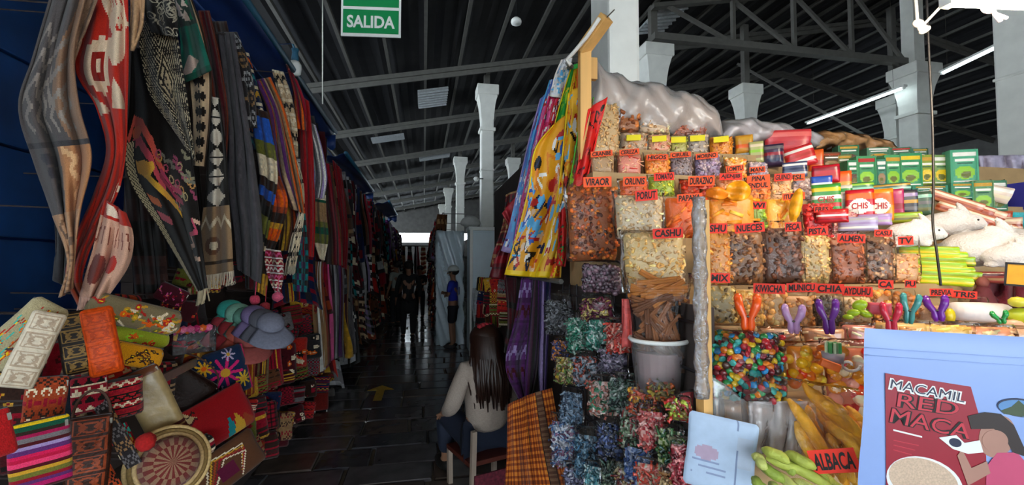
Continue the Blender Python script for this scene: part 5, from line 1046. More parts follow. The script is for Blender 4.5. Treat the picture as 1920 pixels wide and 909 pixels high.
while len(pts) < 260 and tries < 9000:
    tries += 1; u, v = r.uniform(-.95, .95), r.uniform(.04, .97); z = .055 * (1 - abs(u) ** 4) ** .5 * (.3 + .7 * (1 - abs(2 * v - 1) ** 4) ** .5) + r.uniform(-.006, .004); q = np.array([u * w * .45, v * h * .95, z])
    if all((q[0] - p[0]) ** 2 + (q[1] - p[1]) ** 2 > .0095 ** 2 for p in pts): pts.append(q)
for k, q in enumerate(pts):
    i = int(r.integers(8)); o = bpy.data.objects.new('chocolate_lentil', lm[i]); col.objects.link(o); R3 = R_ @ rotm('X', r.normal(0, .6)) @ rotm('Y', r.normal(0, .6)); o.matrix_world = Matrix.Translation(c + R_ @ q) @ Matrix(R3.tolist()).to_4x4()
    tag(o, '%s sugar-shell chocolate in the bag of many-coloured chocolates' % LC[i][0], 'candy', 'sugar-shell chocolates in the bag')
# the chocolates lying deeper in the same bag, too many to count
n = 420; u = r.uniform(-.9, .9, n); v = r.uniform(.03, .97, n); z = (.055 * (1 - np.abs(u) ** 4) ** .5 * (.3 + .7 * (1 - np.abs(2 * v - 1) ** 4) ** .5) - .014) * r.uniform(.5, 1, n)
V, Fc, fc = scatter('lentil', place(np.stack([u * w * .44, v * h * .94, z], 1), R_, c), .0088, np.array([C(q[1]) for q in LC])[r.integers(8, size=n)], r); o = obj('deeper_chocolates', V, Fc, SWEET, None, True, fc); tag(o, 'mass of many-coloured chocolates lying deeper in their clear bag', 'candy', kind='stuff')
# big clear bag with yellow puffed sticks and green ones below
def puff(px0, py0, px1, py1, d0, d1, rr, colr, label, cat, grp, bend=.01):
    a, b = P(px0, py0, d0), P(px1, py1, d1); n = 9; x, y, dn = frame_dir(b - a); pts = [a + (b - a) * t + y * bend * math.sin(t * math.pi) + x * .003 * math.sin(t * 9 + px0) for t in np.linspace(0, 1, n)]
    ra = rr * np.array([.3, .8, 1, 1.02, .98, 1.03, 1, .8, .3]); V, Fc = tube(pts, ra, 10); o = obj('puffed_stick', V, Fc, M('puffed_' + colr, colr, .65, noise=60, amt=.18, bump=.5), None, True); tag(o, label, cat, grp)
YS = [(1478, 748, 1560, 880), (1505, 718, 1608, 812), (1512, 735, 1622, 848), (1500, 772, 1575, 868), (1530, 748, 1618, 822), (1540, 742, 1590, 775), (1548, 790, 1618, 862), (1560, 775, 1622, 800), (1590, 762, 1622, 830), (1520, 800, 1560, 895), (1535, 818, 1602, 905), (1560, 830, 1622, 905), (1500, 800, 1540, 900), (1585, 810, 1622, 880), (1575, 862, 1622, 925), (1600, 780, 1624, 900), (1550, 812, 1580, 905), (1522, 730, 1570, 770), (1490, 790, 1530, 880), (1604, 860, 1626, 930)]
for k, (a, b, c_, d_) in enumerate(YS):
    cc = ['e8a41c', 'dc9414', 'efb434', 'c88a3a'][k % 4]; puff(a, b, c_, d_, .97 + .012 * (k % 4), .93 + .012 * (k % 3), .0122, cc, '%s puffed corn stick in the big clear bag' % ['golden', 'amber', 'bright yellow', 'tan'][k % 4], 'snack', 'yellow puffed sticks in the big bag', .006 * (-1) ** k)
YS2 = []
for k in range(16):
    x0 = r.uniform(1492, 1590); y0 = 735 + (x0 - 1492) * .35 + r.uniform(0, 90); puff(x0, y0, x0 + r.uniform(25, 60), y0 + r.uniform(50, 95), 1.0 + .008 * (k % 3), .985, .0115, ['e8a41c', 'dc9414', 'efb434'][k % 3], '%s puffed corn stick deep in the big clear bag' % ['golden', 'amber', 'bright yellow'][k % 3], 'snack', 'yellow puffed sticks deep in the big bag', .004)
GS = [(1436, 858, 1560, 912), (1420, 870, 1470, 905), (1450, 888, 1500, 925), (1470, 850, 1530, 880), (1408, 895, 1440, 930), (1480, 900, 1540, 930), (1428, 842, 1480, 868), (1500, 872, 1555, 905), (1440, 905, 1480, 940), (1540, 890, 1580, 930), (1460, 866, 1490, 890), (1412, 852, 1436, 880)]
for k, (a, b, c_, d_) in enumerate(GS):
    cc = ['a8b048', '8ea03c', 'c0c46a'][k % 3]; puff(a, b, c_, d_, .90 + .01 * (k % 3), .87 + .01 * (k % 3), .010, cc, '%s puffed snack in the low clear bag' % ['olive green', 'leaf green', 'pale green'][k % 3], 'snack', 'green puffed snacks in the low bag', .004)
c = P(1512, 925, .93); s_ = .93 / F; V, Fc, uv = pillow(228 * s_, 205 * s_, .10, 18, 18, 4, 0, .98, 1, wob=.15, seed=8, keep=.4); R_ = face_cam(c, 0, -.05, .12); root = thing('snack_bag', c, 'big clear bag of puffed sticks with a red card reading ALBACA', 'bag of food'); obj('clear_film', place(V, R_, c), Fc, FILM, root, True)
card_on(root, 1563, 864, 76, 42, .868, 'ALBACA', None, .30)
# support shelf under them
V, Fc = box((.98, .80, .93), (.62, .14, .02)); o = obj('front_board', V, Fc, m_board); tag(o, 'low wooden board under the bags of puffed snacks', 'board')
# grey clear wrap in front of the chocolate bag, printed white pouch
cloth_px('plastic_sheet', [(1318, 690), (1318, 760), (1320, 800)], [(1405, 755), (1408, 800), (1406, 835)], 1.02, np.zeros((2, 2, 3)) + .6, 'grey clear plastic sheet below the chocolates', 'plastic sheet', 14, 14, 2, .01, mat=CLOUDY)
cloth_px('plastic_sheet', [(1402, 752), (1404, 800), (1400, 848)], [(1512, 752), (1508, 800), (1500, 856)], 1.0, np.zeros((2, 2, 3)) + .6, 'pinkish clear plastic sheet beside the yellow puffed sticks', 'plastic sheet', 24, 24, 3, .012, mat=film_mat('pinkish_plastic', (.86, .80, .80), .4, .2, 1.0, 25.0))
im = Img(40, 40, 'b0c2da'); im.disc(.3, .5, .18, .1, 'b09ab0'); [im.line([(.1, .62 + .08 * k), (.6, .6 + .08 * k)], .008, '8a96b8') for k in range(3)]; im.rect(.72, .2, .95, .6, 'b0bcd0'); im.line([(.72, 0), (.74, 1)], .01, '7a88a8')
c = P(1350, 850, .98); soft('printed_pouch', (1350, 852), 0, 118, 140, -6, im.a, 'white and pale blue printed pouch hung at the corner of the stall', 'pouch', .12, .1, d=.98, mat=PRINT, extra=(), nu=40, nv=40)
# gummies and sweets in bags beside the chocolates
nut_bag(1510, 640, 62, 0, 'ball2', ['e0781a', 'e8b020', 'd8401c', 'f0c040'], .013, 'clear bag of orange and yellow jelly sweets beside the chocolates', yb=722, Y=.93, mat=SWEET)
nut_bag(1590, 636, 78, 0, 'ball2', ['d8401c', 'e8a8a0', 'f0d0c0', 'c82a2a', 'e8a030'], .014, 'clear bag of red and pink jelly sweets with a striped spiral', yb=770, Y=.90, mat=SWEET)
nut_bag(1455, 612, 60, 0, 'strip', ['d8a890', 'c89880', 'e0c0a8'], .014, 'clear bag of pale pink sugar strips beside the orange clothespin', yb=650, Y=1.04, mat=SWEET, orient=.3)
nut_bag(1380, 606, 80, 0, 'strip', ['d8b898', 'c8a080', 'b8a078', 'c8c89a'], .014, 'clear bag of pale sugar strips behind the chocolates', yb=650, Y=1.05, mat=SWEET, orient=-.2)
nut_bag(1545, 612, 70, 0, 'strip', ['e0a070', 'd88a60', 'e8c0a0'], .014, 'clear bag of peach sugar strips between the clothespins', yb=650, Y=1.04, mat=SWEET, orient=.1)
nut_bag(1625, 605, 80, 0, 'strip', ['d86a60', 'e0a090', 'c84a44', 'e8c8b8'], .016, 'clear bag of red and cream sugar strips beside the lime sweets', yb=650, Y=1.03, mat=SWEET, orient=-.15)
for k, (px, w, cs, nm) in enumerate(((1690, 80, ['e0a060', 'e8b840', 'd8c0a0'], 'golden'), (1760, 90, ['f0a020', 'e8b860', 'e0c8a8'], 'orange-yellow'), (1835, 90, ['e0603a', 'e8a070', 'd8b898'], 'salmon'), (1905, 80, ['d8b898', 'e0a880', 'c89878'], 'pale apricot'))):
    nut_bag(px, 598 + 4 * k, w, 0, 'strip', cs, .015, 'clear bag of %s sugar strips behind the white pouch' % nm, yb=660, Y=.98, mat=SWEET, orient=.2)
# lollipop spiral, white-green tub, orange box
c = P(1592, 684, .97); R_ = face_cam(c); pts = [c + R_ @ np.array([(.004 + .0023 * a) * math.cos(a), (.0035 + .0018 * a) * math.sin(a), 0]) for a in np.linspace(0, 14, 60) / 2.2]; V, Fc = tube(pts, .0032, 6); tag(obj('spiral_lollipop', V, Fc, M('white_candy', 'e0d4cc', .3), None, True), 'white spiral lollipop beside the red jelly sweets', 'lollipop')
c = P(1562, 668, .985); t = thing('small_tub', c, 'small grey tub of white and green sweets under the purple clothespin', 'tub'); V, Fc = lathe(c, [(.018, -.012), (.022, .008)], 16); obj('cup', V, Fc, M('grey_cup', '9a9098', .5), t, True)
for k in range(14):
    V, Fc = tube([c + np.array([.016 * math.cos(k * 2.4) * (k / 14) ** .5, .016 * math.sin(k * 2.4) * (k / 14) ** .5, .004]), c + np.array([.016 * math.cos(k * 2.4) * (k / 14) ** .5, .016 * math.sin(k * 2.4) * (k / 14) ** .5, .03])], .0032, 6); tag(obj('mint_sweet', V, Fc, M('mint_cream', 'c8d8b0', .4) if k % 2 else M('mint_green', '4a9a58', .4)), '%s stick sweet standing in the small grey tub' % ('cream' if k % 2 else 'green'), 'candy', 'stick sweets in the small tub')
c = P(1556, 684, .96); V, Fc = box((0, 0, 0), (.036, .016, .02), None, .002); tag(obj('orange_box', place(V, face_cam(c, .2, -.35), c), Fc, M('orange_packet', 'e2641a', .5)), 'small orange packet leaning below the grey tub', 'packet')
# clothespins
def pin(px, py, w, h, cc, label, roll=0.0, d=1.08, style=0):
    c = P(px, py, d); s_ = d / F; W, Hh = w * s_, h * s_; R = face_cam(c, 0, roll); m = M('pin_' + cc, cc, .3, amt=.03, bump=.01, spec=.6); t = thing('clothespin', c - np.array([0, 0, Hh / 2]), label, 'clothespin')
    for s in (-1, 1):
        a = np.array([[s * W * .36, Hh * .46, 0], [s * W * .30, Hh * .2, 0], [s * W * .12, -Hh * .08, 0], [s * W * .12, -Hh * .3, 0], [s * W * .10, -Hh * .48, 0]])
        V, Fc = tube(place(a, R, c), np.array([.16, .17, .13, .15, .09]) * W, 8); obj('arm', V, Fc, m, t, True)
        V, Fc = ell(place(np.array([[s * W * .34, Hh * .44, 0]]), R, c)[0], (W * .19, W * .12, W * .19), 2); obj('thumb_pad', V, Fc, m, t, True)
    V, Fc = tube(place(np.array([[-W * .28, -Hh * .06, .0], [0, -Hh * .04, .004], [W * .28, -Hh * .06, 0]]), R, c), W * .05, 6); obj('spring', V, Fc, m_metal, t, True)
pin(1402, 590, 46, 72, 'ef5a1c', 'large orange clothespin clipped above the chocolates'); pin(1488, 600, 40, 52, 'b48ab8', 'translucent lilac clothespin clipped on a sweet bag'); pin(1553, 595, 38, 64, '6a2a8a', 'dark purple clothespin beside the red CHIA card', .05)
pin(1671, 598, 34, 58, 'd8304a', 'rose red clothespin on the red sugar strips', 0, 1.1); pin(1706, 580, 32, 56, '4a9a94', 'teal clothespin beside the rose red one', -.1, 1.12); pin(1757, 580, 38, 46, '7a2a9a', 'violet clothespin with open loops below the PREVIA card', .1, 1.12); pin(1876, 596, 26, 22, '2a9a4a', 'small green clothespin at the end of the white roll', .2, 1.2)
# lime figure sweets
for k, (px, py, w, h, a) in enumerate(((1612, 572, 26, 20, .5), (1600, 586, 22, 14, .2), (1622, 588, 24, 14, -.3), (1634, 580, 20, 10, .4), (1590, 594, 18, 10, 0))):
    c = P(px, py, 1.14); s_ = 1.14 / F; V, Fc = ell((0, 0, 0), (w * s_ / 2, h * s_ / 2, .008), 2); tag(obj('lime_gummy', place(V, face_cam(c, 0, a), c), Fc, M('lime_gummy', 'a4c02a', .3), None, True), 'lime green gummy sweet heaped below the AYDUHU card', 'candy', 'lime gummies')
c = P(1648, 590, 1.13); V, Fc, uv = pillow(.05, .03, .02, 8, 8, 4); tag(obj('pink_packet', place(V, face_cam(c), c), Fc, M('pink_packet', 'd8566a', .4), None, True), 'small pink packet beside the lime gummies', 'packet')
# ------------------------------------------------------------------ the white printed pouch
dP = .80; C0 = P(1800, 800, dP); nf = -fx + rx * -.10; R_ = look_R(nf, -.045)
def Q(px, py):   # print position on the pouch from its own layout in millimetres-like units
    return np.array([(px - 1800) * dP / F, -(py - 800) * dP / F])
Rl = np.array(rotm('Z', -.045)); root = thing('standing_pouch', C0 + np.array([0, 0, -.2]), 'pale blue-white foil pouch printed MACAMIL RED MACA with a dark red panel', 'pouch')
hW, hH = 172 * dP / F, 175 * dP / F
V, Fc, uv = pillow(2 * hW, 2 * hH, .05, 20, 20, 6, 0, 1, 1, wob=.05); V[:, 1] -= hH; V[:, 2] *= np.where(V[:, 2] > 0, .25, 1)
m_pouch = M('satin_white_foil', '8ba4da', .38, noise=9, amt=.05, bump=.15); obj('body', place(V, R_, C0), Fc, m_pouch, root, True)
OFF = .0075
def flat(name, pts, mat, off=0.0, parent=root):
    n = len(pts); V = np.array([[*p_, OFF + off] for p_ in pts] + [[*p_, OFF + off - .0004] for p_ in pts]); Fc = [list(range(n)), list(range(n, 2 * n))[::-1]] + [[i, n + i, n + (i + 1) % n, (i + 1) % n] for i in range(n)]
    return obj(name, place(V, R_, C0), Fc, mat, parent)
def LP(px, py):
    """picture position on the pouch face: undo the roll so that print follows the pouch's own axes"""
    q = P(px, py, dP) - C0; return np.array([float(np.dot(q, R_[:, 0])), float(np.dot(q, R_[:, 1]))])
m_red = M('dark_red_print', '96122a', .4, amt=.04, bump=.02); m_whitep = M('white_print', 'e6e4e2', .45, amt=.02, bump=0); m_navyp = M('navy_print', '1a2040', .45, amt=.02, bump=0); m_redl = M('bright_red_print', 'c02a3c', .45, amt=.02, bump=0); m_skin = M('skin_print', 'a87a6a', .5, amt=.05, bump=0); m_hairp = M('dark_hair_print', '2a1a18', .5, amt=.05, bump=0); m_pinkp = M('pink_print', 'c0446a', .5, amt=.05, bump=0); m_oat = M('oat_powder_print', 'c8ac94', .6, noise=300, amt=.2)
pan = [LP(1664, 701), LP(1812, 722), LP(1830, 790), LP(1838, 850), LP(1842, 960), LP(1666, 960)]; flat('red_panel', pan, m_red)
for k in (0, 1): flat('seal_ridge', [LP(1630, 654 + 14 * k), LP(1975, 670 + 14 * k), LP(1975, 672 + 14 * k), LP(1630, 656 + 14 * k)], m_pouch, .0006)
def ptext(s, x0, y0, x1, y1, h, mat, off, bold=.02):
    a, b = LP(x0, y0), LP(x1, y1); ang = math.atan2(b[1] - a[1], b[0] - a[0]); Rt = R_ @ rotm('Z', ang); cc = C0 + R_ @ np.array([*(a + b) / 2, OFF]); lettering(s, np.linalg.norm(b - a), h * dP / F, Rt, cc, mat, root, off, bold, 'print')
ptext('MACAMIL', 1670, 720, 1804, 744, 23, m_whitep, .0008, .06); ptext('MACAMIL', 1673, 720, 1801, 743, 17, m_navyp, .0012, .0)
ptext('RED', 1684, 750, 1792, 764, 28, m_black, .0008, .05); ptext('RED', 1685, 750, 1791, 764, 25, m_redl, .0012, .0)
ptext('MACA', 1672, 779, 1812, 806, 30, m_black, .0008, .05); ptext('MACA', 1673, 779, 1811, 806, 27, m_redl, .0012, .0)
flat('print_line', [LP(1678, 806), LP(1728, 817), LP(1728, 820), LP(1678, 809)], m_whitep, .0004)
for k in range(3): flat('print_line', [LP(1678, 826 + 9 * k), LP(1722 - 6 * k, 834 + 9 * k), LP(1722 - 6 * k, 835.5 + 9 * k), LP(1678, 827.5 + 9 * k)], m_redl, .0004)
def oval(px, py, rx_, ry_, mat, off, nm, rot=.1, n=28): return flat(nm, [LP(px + rx_ * math.cos(a) * math.cos(rot) - ry_ * math.sin(a) * math.sin(rot), py + rx_ * math.cos(a) * math.sin(rot) + ry_ * math.sin(a) * math.cos(rot)) for a in -np.arange(n) * 2 * math.pi / n], mat, off)
oval(1732, 905, 68, 48, m_whitep, .0006, 'bowl_print', .3); oval(1730, 900, 62, 40, m_oat, .0010, 'powder_print', .3)
oval(1896, 758, 40, 17, m_navyp, .0004, 'emblem_print'); oval(1896, 759, 38, 15, M('sky_print', '5a8ac0', .5), .0006, 'emblem_print'); flat('emblem_print', [LP(1862, 764), LP(1880, 756), LP(1892, 744), (LP(1906, 757)), LP(1930, 762), LP(1925, 770), LP(1896, 774), LP(1868, 770)], M('mountain_print', '3a4a30', .5), .0008)
# printed woman drinking from a white cup
oval(1856, 812, 30, 40, m_skin, .0006, 'figure_print', .3); flat('figure_print', [LP(1806, 776), LP(1835, 768), LP(1862, 770), LP(1884, 790), (LP(1900, 828)), LP(1918, 845), LP(1912, 850), LP(1882, 840), LP(1868, 812), LP(1850, 798), LP(1812, 800)], m_hairp, .0010)
oval(1852, 820, 22, 20, m_skin, .0012, 'figure_print', .0); flat('figure_print', [LP(1838, 868), LP(1856, 842), LP(1890, 840), LP(1915, 872), LP(1915, 960), LP(1836, 960)], m_pinkp, .0008); flat('figure_print', [LP(1806, 905), LP(1788, 850), LP(1796, 838), LP(1812, 872), LP(1838, 858), LP(1844, 880)], m_skin, .0014)
flat('figure_print', [LP(1756, 818), LP(1786, 812), LP(1800, 826), LP(1826, 820), LP(1832, 842), LP(1806, 846), LP(1780, 838)], m_whitep, .0016); oval(1784, 826, 11, 8, m_navyp, .0018, 'figure_print', .3)
# ------------------------------------------------------------------ packets, boxes and plush rabbits on the right of the stall
def im_box(base, top, pic, seed):
    im = Img(14, 26, base); r = np.random.default_rng(seed); im.rect(.1, .06, .9, .2, top); im.rect(.15, .26, .85, .34, 'white'); im.rect(.2, .38, .8, .42, 'forest')
    im.disc(.5, .68, .38, .2, pic); im.disc(.45 + .1 * r.random(), .74, .2, .1, 'olive'); im.rect(.1, .92, .9, .96, 'white'); return im.a
def carton(px, yt, yb, w, Y, base, top, pic, label, yaw=.12, dep=.06, roll=0.0):
    a = PY(px, yb, Y); t_ = PY(px, yt, Y); s_ = depth(t_) / F; W, Hh = w * s_, t_[2] - a[2]; R = look_R((math.sin(-.35 + yaw), -math.cos(-.35 + yaw), 0), roll)
    root = thing('tea_carton', a, label, 'carton'); V, Fc = box((0, Hh / 2, -dep / 2), (W, Hh, dep), None, .002); obj('carton_body', place(V, R, a), Fc, M('carton_' + str(base), base, .5, amt=.06, bump=.02), root)
    nu, nv = 14, 26; x = np.linspace(-.48, .48, nu + 1); y = np.linspace(.01, .99, nv + 1); Xg, Yg = np.meshgrid(x * W, y * Hh); V = np.stack([Xg, Yg, 0 * Xg + .001], -1).reshape(-1, 3); g = grid_faces(nu, nv); uv = np.stack(np.meshgrid((np.arange(nu) + .5) / nu, (np.arange(nv) + .5) / nv), -1).reshape(-1, 2)
    obj('front_print', place(V, R, a), g, PRINT, root, False, sample(im_box(base, top, pic, int(px)), uv))
    V, Fc, uv = pillow(W * 1.06, Hh * 1.04, dep * 1.25, 8, 8, 8, keep=.8); V[:, 2] -= dep / 2; obj('film_wrap', place(V, R, a), Fc, FILM, root, True)
CT = [(1592, 272, 306, 36, 1.95, '2c6a44', 'gold', 'brown', 'dark green carton with a gold header beneath the tan sack'), (1560, 285, 318, 34, 1.9, '5a3a1a', 'rust', 'tan', 'brown carton beside the green ones'), (1584, 290, 322, 24, 1.88, '6a7a3a', 'gold', 'rust', 'olive carton squeezed beside the brown one'), (1602, 300, 352, 22, 1.82, '2f7a4e', 'white', 'brown', 'narrow green carton at the front of the row'), (1626, 292, 352, 34, 1.80, '3f8f5a', 'red', 'lime', 'green carton with a lime picture, first of the front row'),
      (1654, 298, 352, 16, 1.80, '357a60', 'white', 'tan', 'slim teal-green carton standing edge on'), (1676, 290, 352, 30, 1.80, '4a9a62', 'gold', 'lime', 'green carton with a gold header in the middle of the row'), (1708, 287, 350, 40, 1.80, '2f8a58', 'yellow', 'lime', 'wide emerald carton with a yellow badge'), (1739, 290, 346, 26, 1.80, '8a9a2a', 'gold', 'yellow', 'lime and yellow carton behind the dark cable'), (1768, 290, 346, 36, 1.80, '7a9a5a', 'white', 'yellow', 'pale green and yellow carton beside the dark cable'),
      (1810, 280, 344, 44, 1.74, '4aa07a', 'white', 'lime', 'large mint green carton at the end of the row'), (1745, 348, 366, 60, 1.7, '2f7a60', 'gold', 'white', 'teal carton lying flat below the yellow ones'), (1805, 342, 372, 38, 1.68, '3f8a6a', 'gold', 'lime', 'teal carton below the large mint one'), (1845, 338, 395, 34, 1.66, '5a8a5a', 'gold', 'lime', 'sage carton under the grey plastic sheet'), (1874, 338, 395, 30, 1.64, '3f7a5a', 'white', 'olive', 'dark sage carton beside the blue crate'), (1648, 276, 300, 40, 1.95, '4a7a5a', 'white', 'gold', 'green carton in the back row behind the front cartons'), (1690, 276, 300, 34, 1.95, '3a6a4a', 'red', 'lime', 'green carton with a red header in the back row'), (1726, 278, 300, 30, 1.95, '46705a', 'gold', 'white', 'dull green carton in the back row near the column')]
for k, a_ in enumerate(CT): carton(*a_, yaw=.1 * math.sin(k * 2.3))
def packet(px, py, w, h, Y, base, stripes, label, text=None, disc=None, roll=0.0, t=.3, tc=None):
    im = Img(24, 30, base)
    for k, cc in enumerate(stripes): im.rect(0, .12 + .8 * k / len(stripes), 1, .12 + .8 * k / len(stripes) + .4 / len(stripes), cc)
    if disc: im.disc(.5, .55, .36, .25, disc)
    c = PY(px, py, Y); root = soft('snack_packet', (px, py), 0, w, h, math.degrees(roll), im.a, label, 'packet', t, .05, d=depth(c), mat=attr_mat_packet, extra=(), nu=24, nv=30)
    if text:
        s_ = depth(c) / F; R = face_cam(c, 0, roll); lettering(text, w * s_ * .55, h * s_ * .2, R, c + R @ np.array([0, -.04 * h * s_, t * min(w, h) * s_ * .5 + .001]), m_redp, root, .001, .02, 'print')
    return root
attr_mat_packet = attr_mat('glossy_packet', .3, 30, .06, .15, spec=.6); m_redp = M('red_ink', 'b01a20', .5, amt=.02, bump=0)
packet(1549, 372, 46, 54, 1.6, '3a8a3a', ['yellow', 'white', 'red'], 'green and yellow snack packet with red lettering', 'CHIS', None)
packet(1580, 372, 30, 50, 1.62, 'c8c0b0', ['green', 'white', 'mint'], 'white and green snack packet beside the green one')
packet(1612, 384, 44, 58, 1.56, 'b81a2a', ['orange', 'e8c8b8'], 'red snack packet with a white oval reading CHIS', 'CHIS', 'white')
packet(1650, 384, 40, 60, 1.56, 'e08a1a', ['orange'], 'orange snack packet with a white oval reading CHIS', 'CHIS', 'white')
packet(1678, 380, 26, 52, 1.58, 'b0305a', ['magenta', 'crimson'], 'magenta snack packet beside the orange one')
packet(1700, 380, 32, 48, 1.6, '3a3a44', ['lilac', 'gold', 'grey'], 'dark packet with lilac bands')
packet(1726, 382, 32, 46, 1.62, '44604a', ['mint', 'grey', 'olive'], 'grey-green packet beside the cable')
packet(1548, 326, 44, 34, 1.74, 'b81428', ['crimson', 'red'], 'shiny crimson packet above the snack packets'); packet(1540, 342, 34, 24, 1.7, '2448b0', ['blue', 'white'], 'blue and white packet under the crimson one'); packet(1576, 340, 34, 38, 1.72, 'e2561a', ['orange', 'gold'], 'orange packet with a gold band beside the blue one')
packet(1476, 264, 74, 42, 1.98, 'c83a40', ['e06a64', 'b82a34'], 'coral red net bag of sweets under the lilac sack', roll=-.1); packet(1450, 292, 34, 44, 1.92, '3a2a44', ['grey', 'crimson', 'navy'], 'dark can-shaped pack with a crimson label', None, None, 0, .8); packet(1500, 294, 48, 40, 1.9, 'c82a30', ['white', 'red', 'white'], 'red and white striped packet lying on its side', roll=.25)
packet(1418, 285, 24, 40, 1.95, 'b0b070', ['cream', 'lime', 'tan'], 'pale green packet beside the amber sweets'); packet(1395, 270, 30, 34, 2.0, 'c88a2a', ['gold', 'orange'], 'amber packet under the sack'); packet(1530, 300, 24, 40, 1.92, 'd8581a', ['orange', 'red'], 'narrow orange packet beside the brown carton'); packet(1490, 318, 40, 30, 1.8, '40486a', ['white', 'navy', 'silver'], 'navy and silver packet above the berry bags'); packet(1608, 420, 60, 28, 1.5, 'a8a0c0', ['silver', 'lilac', 'white'], 'crinkled silver-lilac packet beside the dark nuts', t=.5)
packet(1770, 420, 120, 22, 1.6, 'b8c020', ['lime', 'yellow'], 'lime yellow packet lying behind the plush rabbits', t=.7)
packet(1855, 360, 60, 30, 1.66, 'd8c0b0', ['white', 'cream'], 'cream packet lying on the sage cartons', roll=-.4)
# stacked wafer packets and yellow-green packets
for k in range(7): packet(1790 + 14 * (k % 3) + 6 * k, 376 + 8 * k, 84, 20, 1.60 - .02 * k, ['c87a5a', 'b85a3a', 'd8a080'][k % 3], ['cream', 'rust'], ['rose brown wafer packet, uppermost of the slanting stack', 'rust wafer packet under the uppermost one', 'peach wafer packet, third in the slanting stack', 'rose brown wafer packet in the middle of the slanting stack', 'rust wafer packet low in the slanting stack', 'peach wafer packet near the rabbits', 'rose brown wafer packet at the bottom of the slanting stack'][k], roll=-.5, t=.5)
for k in range(7): packet(1745 + 10 * (k % 3) - 4, 470 + 9 * k, 84 + 6 * k, 18, 1.42 - .012 * k, ['a8b81a', 'c8cc2a', '8ea418'][k % 3], ['lime', 'yellow'], ['lime packet, top of the pile by the cable', 'yellow packet, second in the pile by the cable', 'olive lime packet, third in the pile by the cable', 'lime packet in the middle of the pile by the cable', 'yellow packet low in the pile by the cable', 'olive lime packet near the bottom of the pile by the cable', 'lime packet at the bottom of the pile by the cable'][k], roll=-.06, t=.7)
for k, (px, py, w, h, b0, st_, lab) in enumerate(((1862, 408, 50, 22, 'c05a3a', ['rust', 'cream'], 'terracotta packet beside the turquoise cloth'), (1888, 420, 40, 24, 'd8a890', ['cream', 'rust'], 'cream and rust packet under the turquoise cloth'), (1640, 412, 50, 22, 'b08ac0', ['lilac', 'silver'], 'lilac crinkled packet behind the dark nuts'), (1690, 408, 60, 20, '9aa02a', ['lime', 'olive'], 'olive packet under the dark packets'), (1560, 405, 50, 26, 'b8202a', ['red', 'white', 'crimson'], 'red packet with white bands behind the pistachios'), (1600, 352, 60, 18, '3a7a4a', ['lime', 'mint'], 'flat green packet under the front cartons'), (1668, 352, 60, 16, '4a6a5a', ['gold', 'mint'], 'flat grey-green packet under the front cartons'), (1850, 520, 60, 22, '8a3a34', ['maroon', 'tan'], 'brick red packet beside the small doll'))): packet(px, py, w, h, [1.6, 1.56, 1.5, 1.56, 1.5, 1.7, 1.7, 1.3][k], b0, st_, lab, t=.6)
def rabbit(px, py, w, Y, label, flip=1, up=0.0):
    c = PY(px, py, Y); s_ = depth(c) / F; k = w * s_; R = face_cam(c, .2 * flip); f = flip
    root = thing('plush_rabbit', c - np.array([0, 0, .25 * k]), label, 'plush toy'); m = M('white_plush', 'e4dcd6', .95, noise=160, amt=.08, bump=.6, sheen=.4)
    P_ = [((0, 0, 0), (.42, .27, .3)), ((.12 * f, .04, 0), (.3, .26, .26)), ((.42 * f, .03, .06), (.19, .17, .17)), ((.54 * f, -.02, .08), (.1, .09, .1)), ((.30 * f, .30, .03), (.20, .06, .05)), ((.22 * f, .24, .12), (.19, .06, .045)), ((-.42 * f, .02, 0), (.07, .07, .07)), ((.28 * f, -.2, .1), (.12, .06, .07)), ((-.2 * f, -.2, .12), (.16, .07, .08))]
    V, Fc = join([ell(np.array(a_) * k, np.array(b_) * k, 2, rotm('Z', ((-.95 if i == 4 else -.55) * f if i in (4, 5) else 0))) for i, (a_, b_) in enumerate(P_)]); o = obj('body', place(V, R, c), Fc, m, root, True); md = o.modifiers.new('one_skin', 'REMESH'); md.mode = 'VOXEL'; md.voxel_size = .035 * k; md.use_smooth_shade = True
    for e in ((.47 * f, .07, .21),): V, Fc = ell(np.array(e) * k, np.array((.022, .022, .016)) * k, 1); obj('eye', place(V, R, c), Fc, m_black, root, True)
    V, Fc = ell(np.array((.625 * f, .0, .1)) * k, np.array((.02, .016, .02)) * k, 1); obj('nose', place(V, R, c), Fc, M('pink_nose', 'c88a90', .6), root, True)
rabbit(1700, 440, 88, 1.46, 'white plush rabbit lying behind the dark nuts', 1); rabbit(1768, 422, 92, 1.50, 'white plush rabbit with raised ears beside the cable', 1); rabbit(1830, 466, 128, 1.36, 'largest white plush rabbit lying before the others', 1); rabbit(1912, 452, 90, 1.42, 'white plush rabbit beside the teal cloth', -1); rabbit(1880, 480, 80, 1.28, 'white plush rabbit tucked below the largest one', 1)
# maroon cloth figure, white roll, framed yellow sign, blue crate, teal cloth
cloth_px('maroon_cloth', [(1838, 512), (1830, 560), (1848, 588)], [(1925, 520), (1930, 570), (1925, 600)], 1.66, weave('plain', ['5e1c26']), 'maroon cloth spread below the plush rabbits', 'cloth', 20, 20, 3, .03)
c = P(1843, 545, 1.6); t = thing('small_doll', c, 'small dark red doll standing on the maroon cloth', 'doll'); mm = M('doll_red', '5a1c22', .8); V, Fc = lathe(c - np.array([0, 0, .07]), [(.04, 0), (.035, .03), (.02, .075), (.012, .085)], 14); obj('dress', V, Fc, mm, t, True); V, Fc = ell(c + np.array([0, 0, .03]), (.018, .018, .02), 2); obj('head', V, Fc, M('doll_head', '8a4a40', .7), t, True)
for s in (-1, 1): V, Fc = tube([c + np.array([.012 * s, 0, .0]), c + np.array([.045 * s, -.01, -.035])], .007, 6); obj('arm', V, Fc, mm, t, True)
